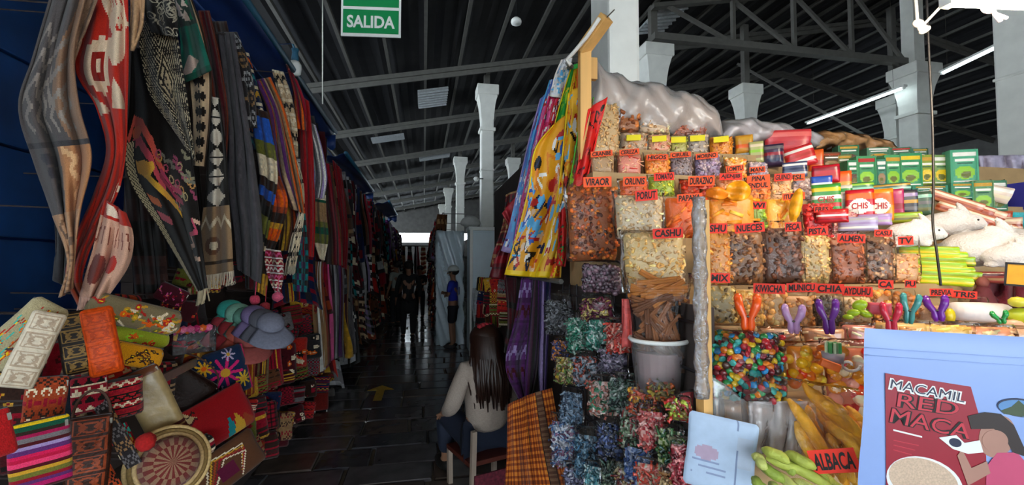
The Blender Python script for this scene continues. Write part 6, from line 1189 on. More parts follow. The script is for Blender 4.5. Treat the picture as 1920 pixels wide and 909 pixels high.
a, b = P(1790, 583, 1.32), P(1880, 588, 1.36); V, Fc = tube([a, a + (b - a) * .5, b, b + (b - a) * .03], np.array([.026, .03, .03, .018]), 16); tag(obj('white_roll', V, Fc, M('white_paper_roll', 'e2d8d4', .6), None, True), 'plain white roll lying beside the violet clothespin', 'roll')
c = P(1782, 592, 1.28); V, Fc = ell(c, (.014, .01, .022), 2); tag(obj('yellow_sweet', V, Fc, M('yellow_sweet', 'd8c020', .35), None, True), 'yellow sweet at the end of the white roll', 'candy')
for k, (px, py, w, cc) in enumerate(((1908, 566, 26, 'd0c840'), (1915, 592, 40, 'b8c028'), (1900, 612, 34, 'e0b090'))): c = P(px, py, 1.3); V, Fc = ell((0, 0, 0), (w * .0008, w * .0006, .012), 2); tag(obj('wrapped_sweet', place(V, face_cam(c), c), Fc, M('sweet_' + cc, cc, .35), None, True), ['pale yellow wrapped sweet on the maroon cloth', 'lime wrapped sweet under the pale yellow one', 'apricot wrapped sweet beside the lime one'][k], 'candy')
c = P(1916, 515, 1.5); t = thing('framed_sign', c - np.array([0, 0, .05]), 'yellow board in a black frame standing by the rabbits', 'sign'); R_ = face_cam(c, 0, -.08); V, Fc = box((0, 0, 0), (.07, .07, .006)); obj('board', place(V, R_, c), Fc, M('yellow_board', 'e0a020', .5), t); 
for dx, dy, sx, sy in ((0, .036, .078, .006), (0, -.036, .078, .006), (.036, 0, .006, .078), (-.036, 0, .006, .078)): V, Fc = box((dx, dy, .001), (sx, sy, .01)); obj('frame_bar', place(V, R_, c), Fc, m_blacktube, t)
c = PY(1930, 370, 1.7); t = thing('blue_crate', c - np.array([0, 0, .07]), 'deep blue plastic crate beside the sage cartons', 'crate'); mb = M('blue_plastic', '3a3a9a', .4)
for dx, dy, dz, sx, sy, sz in ((0, 0, -.065, .2, .16, .008), (0, -.08, 0, .2, .006, .13), (0, .08, 0, .2, .006, .13), (-.1, 0, 0, .006, .16, .13), (.1, 0, 0, .006, .16, .13), (0, -.084, .06, .21, .012, .014)): V, Fc = box(c + np.array([dx, dy, dz]), (sx, sy, sz)); obj('crate_side', V, Fc, mb, t)
cloth_px('teal_cloth', [(1888, 398), (1893, 425), (1905, 440)], [(1940, 398), (1945, 430), (1950, 450)], 2.05, weave('plain', ['3aa8b0']), 'turquoise cloth hanging below the blue crate', 'cloth', 10, 10, 2, .02)
cloth_px('plastic_sheet', [(1834, 292), (1838, 320), (1832, 342)], [(1945, 290), (1950, 320), (1945, 345)], 2.6, weave('plain', ['a8a0b4']), 'lilac-grey plastic sheet stretched behind the sage cartons', 'plastic sheet', 20, 12, 3, .04, mat=PRINT)
# dark cable with knots of string
pts = [P(1736, -40, 1.45), P(1740, 60, 1.45), P(1747, 200, 1.42), P(1750, 340, 1.38), P(1749, 420, 1.34), P(1756, 470, 1.3), P(1764, 535, 1.26)]; V, Fc = tube(resample(np.array(pts), 40), .0035, 6); tag(obj('dark_cable', V, Fc, m_blacktube, None, True), 'thin dark cable dangling before the cartons and rabbits', 'cable')
t = thing('knotted_string', P(1736, 60, 1.44), 'knot of pale string tied round the dark cable', 'string')
for k in range(5): V, Fc = tube([P(1722 + 9 * math.cos(a) + 3 * k, 44 + 6 * math.sin(a + k) + 3 * k, 1.43) for a in np.linspace(0, 6.28, 14)], .004, 5); obj('loop', V, Fc, m_cord, t, True)
V, Fc = tube([P(1716, -20, 1.43), P(1720, 40, 1.43)], .004, 5); obj('tail', V, Fc, m_cord, t); V, Fc = tube([P(1730, 48, 1.43), P(1764, 12, 1.4), P(1790, -8, 1.36)], .004, 5); obj('tail', V, Fc, m_cord, t)
t = thing('string_loop', P(1845, 20, 1.2), 'loop of pale pink string hanging from the stall lamp', 'string')
V, Fc = tube(resample(np.array([P(1838, -6, 1.2), P(1842, 14, 1.19), P(1856, 22, 1.19), P(1862, 8, 1.2), P(1852, -2, 1.2), P(1862, 20, 1.19), P(1876, 40, 1.19)]), 30), .005, 6); obj('loop', V, Fc, M('pink_string', 'e0c0cc', .8), t, True); V, Fc = tube([P(1866, 26, 1.19), P(1888, 34, 1.19)], .004, 5); obj('tail', V, Fc, M('pink_string'), t)
# ------------------------------------------------------------------ lamps
def batten(a, b, strength, label, colr=(1, .93, .82), w=.05, nm='tube_lamp', hang=None):
    a, b = np.asarray(a, float), np.asarray(b, float); t = thing(nm, (a + b) / 2, label, 'lamp'); V, Fc = bar(a, b, w, .03); obj('housing', V, Fc, m_white, t)
    x, y, d = frame_dir(b - a); off = np.array([0, 0, -.032]); V, Fc = tube([a + off + (b - a) * .03, b + off - (b - a) * .03], .014, 10); obj('glowing_tube', V, Fc, emis(nm + '_glow', colr, strength), t, True)
    for e in (.015, .985): V, Fc = box(a + (b - a) * e + off * .8, (.03, .03, .04)); obj('lampholder', V, Fc, m_white, t)
    if hang is not None:
        for e in (.1, .9): p = a + (b - a) * e; V, Fc = tube([p, (p[0], p[1], hang)], .003, 4); obj('suspension', V, Fc, m_metal, t)
    return t
a = P(1775, -20, 1.22); b = P(2120, -12, 1.02); batten(a, b, STALL_LAMP, 'white fluorescent lamp hanging over the front of the sweet stall', (1, .80, .56), hang=3.3)
V, Fc = box((.9, .45, 3.32), (3.6, 1.2, .05)); tag(obj('lamp_beam', V, Fc, m_wood), 'plain wooden beam above the stall lamp', 'beam')
a = P(1512, 236, 9.0); b = P(1698, 160, 7.1); a[2] = b[2]; batten(a, b, FAR_TUBE, 'long row of bluish fluorescent tubes far behind the stall', (.75, .95, 1.0), .07, hang=roof_z(min(a[0], b[0])) + .0)
a2 = P(1765, 136, 6.6); b2 = P(1896, 84, 5.6); a2[2] = b2[2] = b[2]; batten(a2, b2, FAR_TUBE, 'bluish fluorescent tubes between the two grey columns', (.75, .95, 1.0), .07, hang=roof_z(min(a2[0], b2[0])) + .0)
c = P(968, 41, 4.6); t = thing('pendant_lamp', c, 'small round pendant lamp hanging unlit under the roof', 'lamp'); V, Fc = lathe(c, [(.05, -.02), (.055, 0), (.05, .02), (.03, .04)], 18); obj('disc', V, Fc, m_white, t, True); V, Fc = tube([c, c + np.array([0, 0, roof_z(c[0]) + .1 - c[2]])], .003, 4); obj('wire', V, Fc, m_blacktube, t)
c = PY(893, 335, 7.7); t = thing('bracket_lamp', c, 'small white lamp on a bracket at the tall column', 'lamp'); V, Fc = lathe(c, [(.03, -.04), (.05, 0), (.03, .03)], 12); obj('shade', V, Fc, m_white, t, True); V, Fc = tube([c, (1.0, 7.83, c[2] + .03)], .012, 6); obj('arm', V, Fc, m_steel, t)
# ------------------------------------------------------------------ exit sign
c = P(696, 35, 3.0); t = thing('exit_sign', c, 'green hanging exit sign with white letters SALIDA', 'sign'); R_ = look_R((-.12, -1, 0), 0.0); s_ = 3.0 / F; W = 110 * s_
m_gr = M('sign_green', '0a8a4c', .4, amt=.03, bump=.01)
V, Fc = box((0, 0, 0), (W, 86 * s_, .008)); V[:, 1] += 8 * s_; obj('white_board', place(V, R_, c), Fc, m_white, t)
for y0, y1 in ((-29, 16), (22, 47)): V, Fc = box((0, (y0 + y1) / 2 * s_, .0045), (W * .93, (y1 - y0) * s_, .003)); obj('green_panel', place(V, R_, c), Fc, m_gr, t)
lettering('SALIDA', 88 * s_, 24 * s_, R_, c + R_ @ np.array([0, -7 * s_, .0062]), m_white, t, .0004, .03)
for sx in (-1, 1): p = c + R_ @ np.array([sx * W * .42, 50 * s_, 0]); V, Fc = tube([p, (p[0], p[1], roof_z(p[0]) + .12)], .003, 4); obj('wire', V, Fc, m_metal, t)
# ------------------------------------------------------------------ hanging coloured bags at the stall end
def im_blob(base, cs, seed, w=40, h=80, n=26, edge='e8c018'):
    im = Img(w, h, base); r = np.random.default_rng(seed)
    for k in range(int(n * 1.6)): im.disc(r.uniform(.06, .94), r.uniform(.1, .97), r.uniform(.03, .13), r.uniform(.012, .05), cs[int(r.integers(len(cs)))])
    for k in range(30): x, y = r.uniform(.05, .95), r.uniform(.05, .95); im.line([(x, y), (x + r.uniform(-.22, .22), y + r.uniform(-.08, .08)), (x + r.uniform(-.2, .2), y + r.uniform(-.1, .1))], .018, cs[int(r.integers(len(cs)))])
    im.rect(0, 0, .04, 1, edge); im.rect(.96, 0, 1, 1, edge); im.rect(0, .97, 1, 1, edge); return im.a
def tote(L, R, d, img, label, nu=30, nv=60, folds=1.2, amp=.02, strap=True):
    return cloth_px('printed_tote', L, R, d, img, label, 'tote bag', nu, nv, folds, amp, mat=PRINT)
MX = ['black', 'white', 'blue', 'red', 'd8781a', 'sky', 'e0c0a0', 'navy']
tote([(1012, 185), (990, 265), (968, 360), (950, 440), (940, 470)], [(1040, 165), (1020, 250), (1000, 340), (985, 440), (970, 480)], 2.46, im_blob('6a8ac8', ['purple', 'sky', 'white', 'crimson'], 1, edge='lilac'), 'lilac-blue printed tote at the outer side of the coloured bags')
tote([(1044, 130), (1020, 210), (1000, 300), (985, 390)], [(1064, 122), (1048, 200), (1030, 290), (1012, 380)], 2.40, im_blob('c8285a', ['pink', 'navy', 'white', 'red'], 2, edge='d8306a'), 'pink and crimson printed tote among the coloured bags')
tote([(1070, 125), (1050, 190), (1030, 270), (1010, 380)], [(1084, 118), (1074, 190), (1060, 270), (1045, 380)], 2.34, im_blob('2a9a3a', ['green', 'lime', 'yellow'], 3), 'green tote with yellow edges behind the yellow ones')
tote([(1026, 330), (1000, 400), (975, 460), (962, 490)], [(1046, 320), (1020, 400), (1000, 470), (985, 500)], 2.3, im_blob('38a04a', ['white', 'black', 'sky', 'lime'], 9, edge='lime'), 'lime and white printed tote peeping out behind the large yellow tote')
tote([(1036, 235), (1005, 272), (990, 350), (968, 440), (946, 515)], [(1076, 205), (1066, 265), (1052, 350), (1032, 440), (1004, 520)], 2.22, im_blob('e09a1a', MX, 4, 50, 90, 30), 'large yellow-orange printed tote with blue and black shapes', 50, 90)
tote([(1064, 175), (1056, 260), (1046, 350), (1030, 440), (1004, 520)], [(1090, 160), (1086, 260), (1076, 340), (1062, 430), (1040, 520)], 2.17, im_blob('e0a828', ['black', 'red', 'sky', 'd8781a', 'white'], 5, 40, 90, 24), 'narrow yellow printed tote with a bright edge in front', 40, 90)
tote([(1086, 225), (1076, 290), (1064, 365)], [(1112, 182), (1096, 270), (1080, 350)], 2.08, im_blob('6a4a34', ['green', 'lime', 'red', 'tan'], 6, edge='5ac83a'), 'tote edged in bright green near the wooden arm')
tote([(1102, 205), (1088, 280), (1072, 362)], [(1138, 182), (1122, 250), (1102, 335)], 2.0, im_blob('d0201c', ['black', 'crimson', 'c83a30'], 7, n=10, edge='e82a20'), 'red tote with black ovals beside the bags of nuts')
tote([(1048, 400), (1046, 450), (1044, 498)], [(1066, 380), (1066, 450), (1060, 500)], 2.12, im_blob('c81a1a', ['maroon', 'green'], 8, n=6, edge='a01414'), 'small red tote hanging below the yellow ones')
tote([(1052, 112), (1040, 140), (1030, 180)], [(1072, 108), (1066, 140), (1056, 185)], 2.36, im_blob('d8d8dc', ['white', 'silver', 'sky'], 10, edge='white'), 'white crumpled tote at the top of the coloured bags', 16, 20)
TT = [((1030, 150), (1000, 250), (978, 360), (958, 470), 14, '4a6ab8', ['purple', 'white', 'red'], 'sky', 2.44, 'blue printed tote edge beside the lilac one'), ((1050, 150), (1024, 240), (1004, 340), (984, 440), 12, 'c82430', ['white', 'black', 'pink'], 'red', 2.38, 'red printed tote edge beside the pink one'), ((1076, 130), (1062, 200), (1050, 280), (1044, 340), 12, 'e0b818', ['red', 'orange'], 'yellow', 2.31, 'plain yellow tote edge beside the green one'), ((1082, 128), (1078, 200), (1072, 280), (1066, 380), 12, 'c83a1a', ['blue', 'gold', 'white'], 'orange', 2.26, 'orange-red printed tote edge behind the narrow yellow tote'), ((1086, 150), (1090, 220), (1082, 300), (1068, 400), 10, '2a7ac0', ['sky', 'white', 'red'], 'yellow', 2.14, 'sky blue printed tote edge near the wooden arm'), ((1018, 200), (994, 300), (972, 400), (956, 500), 12, 'd86a9a', ['white', 'lilac', 'crimson'], 'pink', 2.42, 'rose printed tote edge beside the lilac one'), ((1040, 400), (1040, 440), (1032, 480), (1026, 522), 14, 'd84a18', ['yellow', 'black', 'red'], 'gold', 2.19, 'orange tote edge at the bottom of the coloured bags')]
for k, (a1, a2, a3, a4, w, b0, cs, ed, d, lab) in enumerate(TT): tote([a1, a2, a3, a4], [(p_[0] + w + 4 * q, p_[1] - 2) for q, p_ in enumerate((a1, a2, a3, a4))], d, im_blob(b0, cs, 30 + k, 16, 70, 22, ed), lab, 16, 70)
tote([(940, 400), (955, 430), (930, 480), (918, 520)], [(975, 360), (972, 420), (955, 480), (948, 525)], 2.7, weave('banded', ['8a1420', '5a1018', 'a82430', '3a1014'], 6, 20, 40), 'dark red cloth hanging beside the coloured bags', 20, 40)
tote([(948, 365), (942, 420), (926, 470), (920, 500)], [(972, 355), (965, 410), (950, 470), (940, 505)], 2.9, weave('zigzag', ['6a1018', 'charcoal', 'crimson', 'tan'], 7, 20, 40), 'maroon zigzag cloth behind the dark red cloth', 20, 40)
V, Fc = tube([P(1064, 118, 2.1), P(1072, 125, 2.25), P(1060, 128, 2.5)], .012, 6); tag(obj('bag_hook', V, Fc, m_steel), 'steel hook rod carrying the coloured totes', 'hook')
# purple scarves and the orange checked cloth
for k, (L, R, d, cs, lab) in enumerate((([(978, 520), (965, 600), (948, 690), (975, 752)], [(1002, 520), (1000, 610), (985, 690), (990, 752)], 2.62, ['purple', 'lilac', 'maroon', '4a2450'], 'purple woven scarf with pale flecks beside the seated woman'), ([(1000, 520), (992, 600), (985, 690), (985, 750)], [(1018, 520), (1020, 610), (1012, 700), (1000, 748)], 2.55, ['4a1c3a', 'black', 'purple', 'charcoal'], 'dark plum scarf beside the purple one'), ([(1012, 520), (1012, 610), (1010, 700), (1012, 740)], [(1034, 520), (1030, 610), (1026, 690), (1024, 738)], 2.45, ['3a2a5a', 'navy', 'lilac'], 'indigo striped scarf next to the candy bags'), ([(945, 520), (952, 600), (946, 660)], [(968, 520), (966, 600), (962, 670)], 2.75, ['3a1018', 'maroon', 'black'], 'dark maroon scarf hanging above the seated woman'))):
    cloth_px('woven_scarf', L, R, d, weave(['zigzag', 'striped', 'striped', 'banded'][k], cs, k + 60, 24, 50), lab, 'scarf', 24, 50, 1.5, .03)
def im_check(st):
    im = Img(44, 72, 'c8641a'); gx = (im.x * 20).astype(int) % 2 == 0; gy = (im.y * 30).astype(int) % 2 == 0; im.fill(gx ^ gy, 'a04a18'); im.fill(gx & gy, '6a2c14'); im.fill(~gx & ~gy, 'd8822e')
    if st: im.rect(.42, 0, .62, 1, '5a3a2c'); im.fill((im.x > .42) & (im.x < .62) & ((im.y * 40).astype(int) % 2 == 0), '7a5a44'); im.rect(.41, 0, .43, 1, '241a16'); im.rect(.61, 0, .63, 1, '241a16')
    return im.a
cloth_px('checked_cloth', [(984, 742), (992, 820), (1004, 925)], [(1034, 727), (1052, 820), (1080, 925)], 2.12, im_check(True), 'orange and brown checked cloth with a dark band hanging at the stall corner', 'cloth', 44, 72, 1.2, .02)
cloth_px('checked_cloth', [(951, 758), (950, 830), (946, 925)], [(986, 742), (994, 830), (1008, 925)], 2.18, im_check(False), 'plain orange checked cloth behind the banded one', 'cloth', 44, 72, 1.4, .02)
V, Fc = tube([(.6, 1.95, 1.41), (.6, 3.3, 1.41)], .012, 6); tag(obj('side_rail', V, Fc, m_steel), 'steel rail along the aisle side carrying the scarves', 'rail')
V, Fc = box((1.35, 3.6, 1.1), (1.3, 1.9, 2.2)); structure(obj('wall_stall_end', V, Fc, m_back))
V, Fc = box((.98, 5.1, .65), (.5, 1.1, 1.3)); structure(obj('wall_stall_low_end', V, Fc, m_back))
# small dark goods hanging on the far part of the stall, above the woman
for j in range(16):
    px = 905 + (j % 4) * 13 + r.uniform(-3, 3); py = 535 + (j // 4) * 22 + r.uniform(-4, 4); small(px, py, .62, 22, 26, r.uniform(-12, 12), 900 + j, 'hanging at the far end of the sweet stall')
# ------------------------------------------------------------------ pale cabinet and plastic-wrapped stall beyond it
m_cab = M('pale_blue_cabinet', 'dceaf2', .4, noise=6, amt=.05, bump=.03)
xa, xb, yf = .72, 1.32, 7.3
t = thing('pale_cabinet', (1.02, yf + .3, 0), 'pale blue-grey cabinet with a wide door beside the aisle', 'cabinet')
def cb_(x0, x1, z0, z1, y, dep, nm, m, bev=.008): V, Fc = box(((x0 + x1) / 2, y + dep / 2, (z0 + z1) / 2), (x1 - x0, dep, z1 - z0), None, bev); return obj(nm, V, Fc, m, t)
cb_(xa, xb, .06, 2.02, yf, .45, 'body', m_cab); cb_(xa + .05, xb - .03, 1.08, 1.97, yf - .025, .03, 'door', m_cab); cb_(xa + .05, xb - .03, .12, 1.02, yf - .025, .03, 'door', m_cab); cb_(xa, xa + .05, 0, 2.05, yf - .03, .05, 'edge_post', m_white); cb_(xa - .02, xb + .02, 2.0, 2.06, yf - .03, .5, 'top_board', m_white)
V, Fc = tube([(xb - .1, yf - .04, 1.35), (xb - .1, yf - .04, 1.6)], .012, 6); obj('handle', V, Fc, m_metal, t)
def wrapbox(x0, x1, y0, y1, z1, label):
    root = thing('wrapped_stall', ((x0 + x1) / 2, (y0 + y1) / 2, 0), label, 'stall'); V, Fc = box(((x0 + x1) / 2, (y0 + y1) / 2, z1 / 2), (x1 - x0 - .06, y1 - y0 - .06, z1 - .05)); obj('goods_block', V, Fc, M('grey_goods', 'c4d2da', .7, noise=8, amt=.2), root)
    n = 20; m_ = 26; V = []; 
    for i in range(m_ + 1):
        z = z1 * i / m_; k = 1 + .05 * math.sin(i * .9)
        for j in range(4 * n):
            s, q = divmod(j, n); q /= n; cx, cy = [(x0 + (x1 - x0) * q, y0), (x1, y0 + (y1 - y0) * q), (x1 - (x1 - x0) * q, y1), (x0, y1 - (y1 - y0) * q)][s]
            V.append((cx + .02 * math.sin(z * 14 + j) , cy + .025 * math.sin(z * 11 + j * .9) - .03 * math.sin(z * 3 + q * 6), z + .01 * math.sin(j * .7)))
    N = 4 * n; Fc = [[i * N + j, i * N + (j + 1) % N, (i + 1) * N + (j + 1) % N, (i + 1) * N + j] for i in range(m_) for j in range(N)] + [[m_ * N + j for j in range(N)]]
    obj('plastic_wrap', V, Fc, BLUISH, root, True)
wrapbox(.22, .71, 8.3, 9.1, 2.05, 'closed stall wrapped in blue-grey plastic beside the boy')
c = np.array([.78, 7.75, 2.16]); V, Fc = ell(c, (.17, .13, .11), 3); V = V + .012 * np.sin(V * 40); tag(obj('white_bundle', V, Fc, M('white_bundle', 'b8b8b4', .8, noise=12, amt=.15, bump=.5), None, True), 'pale cloth bundle lying on top of the cabinet', 'bundle')
cloth_px('white_sheet', [(886, 540), (884, 570), (888, 602)], [(926, 538), (922, 570), (918, 605)], 6.6, weave('plain', ['b8bcc0']), 'white sheet draped over goods in front of the cabinet', 'sheet', 20, 20, 3, .05)
V, Fc = box((.95, 6.85, .42), (.45, .35, .84), None, .02); tag(obj('goods_trunk', V, Fc, M('grey_green_trunk', '8a9690', .7, noise=8)), 'grey-green trunk under the white sheet by the cabinet', 'trunk')
# ------------------------------------------------------------------ people
def skin_obj(name, J, E, mat, parent, sub=2, root=None):
    names = list(J); me = bpy.data.meshes.new(name); me.from_pydata([tuple(J[n][0]) for n in names], [(names.index(a), names.index(b)) for a, b in E], []); me.update(); me.materials.append(mat)
    o = bpy.data.objects.new(name, me); col.objects.link(o); o.parent = parent; md = o.modifiers.new('skin', 'SKIN'); md.use_smooth_shade = True
    for i, n in enumerate(names):
        rr = J[n][1]; sv = me.skin_vertices[0].data[i]; sv.radius = (rr, rr) if np.isscalar(rr) else rr; sv.use_root = (n == (root or names[0]))
    s = o.modifiers.new('smooth', 'SUBSURF'); s.levels = sub; s.render_levels = sub; return o
def hand(J, E, w, p, dirv, side, k, tag_):
    """palm and five fingers grown from the wrist joint w"""
    d = np.asarray(dirv, float); d /= np.linalg.norm(d); sd = np.asarray(side, float); sd = sd - d * np.dot(sd, d); sd /= np.linalg.norm(sd)
    J[tag_ + 'palm'] = (np.asarray(p) + d * .05 * k, .02 * k); E.append((w, tag_ + 'palm'))
    for i, (o_, l) in enumerate(((-.026, .062), (-.009, .072), (.009, .068), (.025, .055))):
        b = np.asarray(p) + d * .075 * k + sd * o_ * k; J[f'{tag_}f{i}a'] = (b, .0085 * k); J[f'{tag_}f{i}b'] = (b + d * l * .55 * k + np.array([0, 0, -.006 * k]), .008 * k); J[f'{tag_}f{i}c'] = (b + d * l * .9 * k + np.array([0, 0, -.02 * k]), .006 * k)
        E += [(tag_ + 'palm', f'{tag_}f{i}a'), (f'{tag_}f{i}a', f'{tag_}f{i}b'), (f'{tag_}f{i}b', f'{tag_}f{i}c')]
    b = np.asarray(p) + d * .03 * k - sd * .03 * k; J[tag_ + 't'] = (b, .009 * k); J[tag_ + 't2'] = (b + d * .035 * k - sd * .015 * k, .008 * k); E += [(tag_ + 'palm', tag_ + 't'), (tag_ + 't', tag_ + 't2')]
def face(parent, hc, hr, fwd, k, m_skin_):
    fwd = np.asarray(fwd, float); fwd /= np.linalg.norm(fwd); sd = np.cross(fwd, (0, 0, 1))
    for s in (-1, 1):
        V, Fc = ell(hc + fwd * hr * .93 + sd * s * hr * .36 + np.array([0, 0, .0]), (hr * .1,) * 3, 1); obj('eye', V, Fc, m_black, parent, True, world=False)
        V, Fc = ell(hc + sd * s * hr * .93 - np.array([0, 0, hr * .12]), (hr * .12, hr * .2, hr * .28), 2); obj('ear', V, Fc, m_skin_, parent, True, world=False)
    V, Fc = ell(hc + fwd * hr * 1.02 - np.array([0, 0, hr * .3]), (hr * .13, hr * .16, hr * .2), 2); obj('nose', V, Fc, m_skin_, parent, True, world=False)
    V, Fc = ell(hc + fwd * hr * .88 - np.array([0, 0, hr * .68]), (hr * .28, hr * .1, hr * .07), 1); obj('mouth', V, Fc, M('lips', '8a4a44', .6), parent, True, world=False)
def standing(pos, rz, H, label, shirt, trous, shoe, hair='black', skin='8a6048', shorts=False, arms='down', cap=None, longcoat=False, printc=None):
    k = H / 1.7; t = thing('person', pos, label, 'person', rot=(0, 0, rz)); ms = M('skin_' + skin, skin, .6, amt=.06); S = lambda x, y, z: np.array((x * k, y * k, z * k))
    # body faces local +y
    J = {'pel': (S(0, 0, .92), .10 * k), 'che': (S(0, 0, 1.25), .11 * k), 'nec': (S(0, .0, 1.45), .05 * k), 'hd0': (S(0, .01, 1.52), .07 * k), 'hd1': (S(0, .02, 1.60), .092 * k), 'hd2': (S(0, .01, 1.66), .07 * k)}; E = [('pel', 'che'), ('che', 'nec'), ('nec', 'hd0'), ('hd0', 'hd1'), ('hd1', 'hd2')]
    arm = {}
    for s, n in ((-1, 'l'), (1, 'r')):
        if arms == 'down': el, wr = S(s * .25, -.02, 1.12), S(s * .26, .06, .88)
        else: el, wr = S(s * .23, .06, 1.12), S(-s * .03, .17, 1.13 + .03 * s)
        J[n + 'sh'] = (S(s * .17, 0, 1.39), .052 * k); J[n + 'el'] = (el, .038 * k); J[n + 'wr'] = (wr, .026 * k); arm[n] = (el, wr); E += [('che', n + 'sh'), (n + 'sh', n + 'el'), (n + 'el', n + 'wr')]
        hand(J, E, n + 'wr', wr, wr - el, (0, 1, 0) if arms == 'down' else (0, 0, 1), k * 1.0, n)
        J[n + 'hp'] = (S(s * .09, 0, .88), .085 * k); J[n + 'kn'] = (S(s * .10, .02, .48), .055 * k); J[n + 'an'] = (S(s * .10, -.01, .09), .038 * k); J[n + 'to'] = (S(s * .11, .13, .035), .03 * k); E += [('pel', n + 'hp'), (n + 'hp', n + 'kn'), (n + 'kn', n + 'an'), (n + 'an', n + 'to')]
    skin_obj('body', J, E, ms, t)
    J = {'pel': (S(0, 0, .90), (.135 * k, .115 * k)), 'wai': (S(0, 0, 1.05), (.13 * k, .105 * k)), 'che': (S(0, 0, 1.27), (.145 * k, .12 * k)), 'nec': (S(0, 0, 1.43), .062 * k)}; E = [('pel', 'wai'), ('wai', 'che'), ('che', 'nec')]
    if longcoat: J['hem'] = (S(0, 0, .52), (.16 * k, .14 * k)); E.append(('hem', 'pel'))
    for s, n in ((-1, 'l'), (1, 'r')):
        el, wr = arm[n]; J[n + 'sh'] = (S(s * .18, 0, 1.385), .068 * k); end = wr - (wr - el) * .08 if longcoat else el; J[n + 'el'] = (S(s * .18, 0, 1.385) * .15 + el * .85 if not longcoat else el, .056 * k); E += [('che', n + 'sh'), (n + 'sh', n + 'el')]
        if longcoat: J[n + 'cu'] = (end, .04 * k); E.append((n + 'el', n + 'cu'))
    mt = M('cloth_' + shirt, shirt, .85, noise=60); o = skin_obj('shirt' if not longcoat else 'coat', J, E, mt, t, root='che')
    if printc: V, Fc = box(S(0, -.125, 1.2), (.13 * k, .012, .16 * k), None, .004); obj('shirt_print', V, Fc, M('shirt_print', printc, .7), o, world=False)
    J = {'pel': (S(0, 0, .93), (.13 * k, .115 * k))}; E = []
    for s, n in ((-1, 'l'), (1, 'r')):
        J[n + 'hp'] = (S(s * .09, 0, .84), .10 * k); J[n + 'kn'] = (S(s * .105, .02, .50), .082 * k); E += [('pel', n + 'hp'), (n + 'hp', n + 'kn')]
        if not shorts: J[n + 'an'] = (S(s * .10, 0, .08), .058 * k); E.append((n + 'kn', n + 'an'))
    skin_obj('shorts' if shorts else 'trousers', J, E, M('cloth_' + trous, trous, .85, noise=60), t)
    for s in (-1, 1):
        V, Fc = ell(S(s * .105, .05, .045), S(.05, .135, .05), 2); V[:, 2] = np.maximum(V[:, 2], 0.002); obj('shoe', V, Fc, M('shoe_' + shoe, shoe, .6), t, True, world=False)
    hc = S(0, .015, 1.595); face(t, hc, .098 * k, (0, 1, 0), k, ms)
    V, Fc = ell(S(0, -.015, 1.625), S(.108, .115, .1), 3); obj('hair', V, Fc, M('hair_' + hair, hair, .55, noise=80, amt=.3), t, True, world=False)
    if cap:
        mcap = M('cap_' + cap, cap, .8); V, Fc = ell(S(0, -.005, 1.645), S(.118, .125, .1), 3); V[:, 2] = np.maximum(V[:, 2], 1.615 * k); obj('cap', V, Fc, mcap, t, True, world=False)
        V, Fc = ell(S(0, .13, 1.62), S(.085, .085, .012), 2); obj('cap_brim', V, Fc, mcap, t, True, world=False)
    return t
b_ = PZ(849, 652, 0); standing((b_[0], b_[1], 0), 1.3, 1.40, 'boy in a blue shirt, dark shorts and pale cap standing with folded arms', '1c2a9a', '14141c', 'charcoal', shorts=True, arms='fold', cap='c8c8c4', printc='8a94b8')
b_ = PZ(765, 634, 0); standing((b_[0], b_[1], 0), .2, 1.5, 'person in a long black coat standing in the aisle', '121214', '101012', 'black', longcoat=True)
b_ = PZ(794, 597, 0); standing((b_[0] - .1, b_[1], 0), 2.8, 1.38, 'distant person in dark clothes with arms bent at the far stalls', '1e2024', '1a1a1e', 'black', arms='fold')
b_ = PZ(742, 610, 0); standing((b_[0], b_[1], 0), .9, 1.5, 'person in a pale grey shirt half hidden by the left-hand stalls', '9a9c94', '1a1c22', 'black', arms='down')
# seated woman seen from behind
o0 = P(914, 815, 3.0); pos = (o0[0], o0[1], 0); t = thing('person', pos, 'woman with long dark hair and a beige jumper seated on a low chair', 'person', rot=(0, 0, .35)); S = lambda x, y, z: np.array((x, y, z))
ms = M('skin_9a6e54', '9a6e54', .6, amt=.06)
J = {'pel': (S(0, 0, .40), .12), 'wai': (S(0, .02, .54), .10), 'che': (S(0, .03, .70), .11), 'nec': (S(0, .03, .85), .045), 'h0': (S(0, .05, .91), .065), 'h1': (S(0, .06, .975), .085), 'h2': (S(0, .05, 1.03), .06)}; E = [('pel', 'wai'), ('wai', 'che'), ('che', 'nec'), ('nec', 'h0'), ('h0', 'h1'), ('h1', 'h2')]
for s, n in ((-1, 'l'), (1, 'r')):
    el = S(s * .225, .06, .56); wr = S(s * .20, .24, .47); J[n + 'sh'] = (S(s * .15, .02, .80), .05); J[n + 'el'] = (el, .036); J[n + 'wr'] = (wr, .025); E += [('che', n + 'sh'), (n + 'sh', n + 'el'), (n + 'el', n + 'wr')]; hand(J, E, n + 'wr', wr, wr - el, (1, 0, 0), 1, n)
    J[n + 'hp'] = (S(s * .09, .06, .37), .095); J[n + 'kn'] = (S(s * .12, .42, .40), .06); J[n + 'an'] = (S(s * .12, .40, .08), .036); J[n + 'to'] = (S(s * .13, .53, .035), .03); E += [('pel', n + 'hp'), (n + 'hp', n + 'kn'), (n + 'kn', n + 'an'), (n + 'an', n + 'to')]
skin_obj('body', J, E, ms, t)
J = {'hem': (S(0, -.01, .37), (.165, .14)), 'wai': (S(0, .01, .54), (.15, .125)), 'che': (S(0, .02, .71), (.15, .125)), 'nec': (S(0, .03, .84), .06)}; E = [('hem', 'wai'), ('wai', 'che'), ('che', 'nec')]
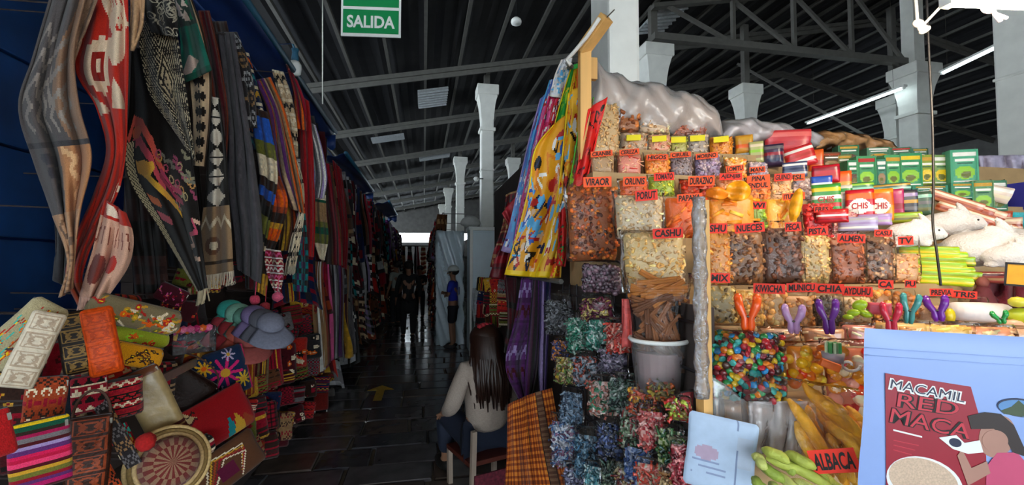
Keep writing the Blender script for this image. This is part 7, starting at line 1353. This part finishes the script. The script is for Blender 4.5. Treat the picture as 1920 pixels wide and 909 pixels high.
for s, n in ((-1, 'l'), (1, 'r')):
    J[n + 'sh'] = (S(s * .155, .02, .795), .068); J[n + 'el'] = (S(s * .23, .06, .56), .06); J[n + 'cu'] = (S(s * .205, .21, .485), .042); E += [('che', n + 'sh'), (n + 'sh', n + 'el'), (n + 'el', n + 'cu')]
skin_obj('jumper', J, E, M('beige_knit', 'a8988c', .9, noise=120, amt=.12, bump=.4), t, root='che')
J = {'pel': (S(0, 0, .36), (.15, .12))}; E = []
for s, n in ((-1, 'l'), (1, 'r')): J[n + 'hp'] = (S(s * .09, .06, .36), .105); J[n + 'kn'] = (S(s * .12, .43, .39), .078); J[n + 'an'] = (S(s * .12, .40, .12), .055); E += [('pel', n + 'hp'), (n + 'hp', n + 'kn'), (n + 'kn', n + 'an')]
skin_obj('trousers', J, E, M('navy_denim', '1c2438', .85, noise=120), t)
for s in (-1, 1): V, Fc = ell(S(s * .125, .46, .045), S(.045, .12, .05), 2); V[:, 2] = np.maximum(V[:, 2], .002); obj('shoe', V, Fc, M('shoe_black', 'black', .6), t, True, world=False)
face(t, S(0, .06, .965), .092, (0, 1, 0), 1, ms)
mh = M('long_dark_hair', '2c1810', .42, noise=60, amt=.35, stretch=(1, 1, .05)); parts = [ell(S(0, .03, .985), S(.108, .115, .105), 3)]; rr = np.random.default_rng(3)
for k in range(46):
    a = math.pi * (1.04 + .92 * k / 45); x, y = .098 * math.cos(a), .03 + .1 * math.sin(a); L = rr.uniform(.32, .44); e = rr.normal(0, .012)
    parts.append(tube([S(x * .5, y * .5 + .02, 1.075), S(x, y, 1.0), S(x * 1.12, y * 1.15 - .02, .88), S(x * 1.25 + e, y * 1.25 - .055, .75), S(x * 1.2 + e, y * 1.2 - .075, .98 - L)], np.array([.012, .018, .02, .016, .004]), 6))
V, Fc = join(parts); obj('hair', V, Fc, mh, t, True, world=False)
for k in range(4): V, Fc = ell(S(-.07 + .03 * k, -.02 + .01 * k, 1.085 - .006 * abs(k - 1.5)), S(.02, .02, .016), 1); obj('hair_flower', V, Fc, M('red_hair_tie', 'a01a28', .7), t, True, world=False)
# low chair under her
t = thing('low_chair', (pos[0], pos[1], 0), 'low wooden chair with a pale back post under the seated woman', 'chair', rot=(0, 0, .35)); mch = M('worn_pale_wood', 'a89484', .7, noise=20, amt=.2, stretch=(1, 1, .1))
V, Fc = box((0, .06, .245), (.38, .36, .03), None, .006); obj('seat', V, Fc, M('red_brown_wood', '5a2418', .6), t, world=False)
for sx in (-.17, .17):
    for sy, zt in ((-.12, .46), (.22, .24)): V, Fc = bar((sx, sy, 0), (sx * 1.02, sy - (.03 if zt > .3 else 0), zt), .03, .03); obj('leg', V, Fc, mch, t, world=False)
V, Fc = box((0, -.15, .14), (.34, .012, .1)); obj('skirt_panel', V, Fc, M('flowered_panel', '6a2030', .8, noise=60, amt=.6), t, world=False)
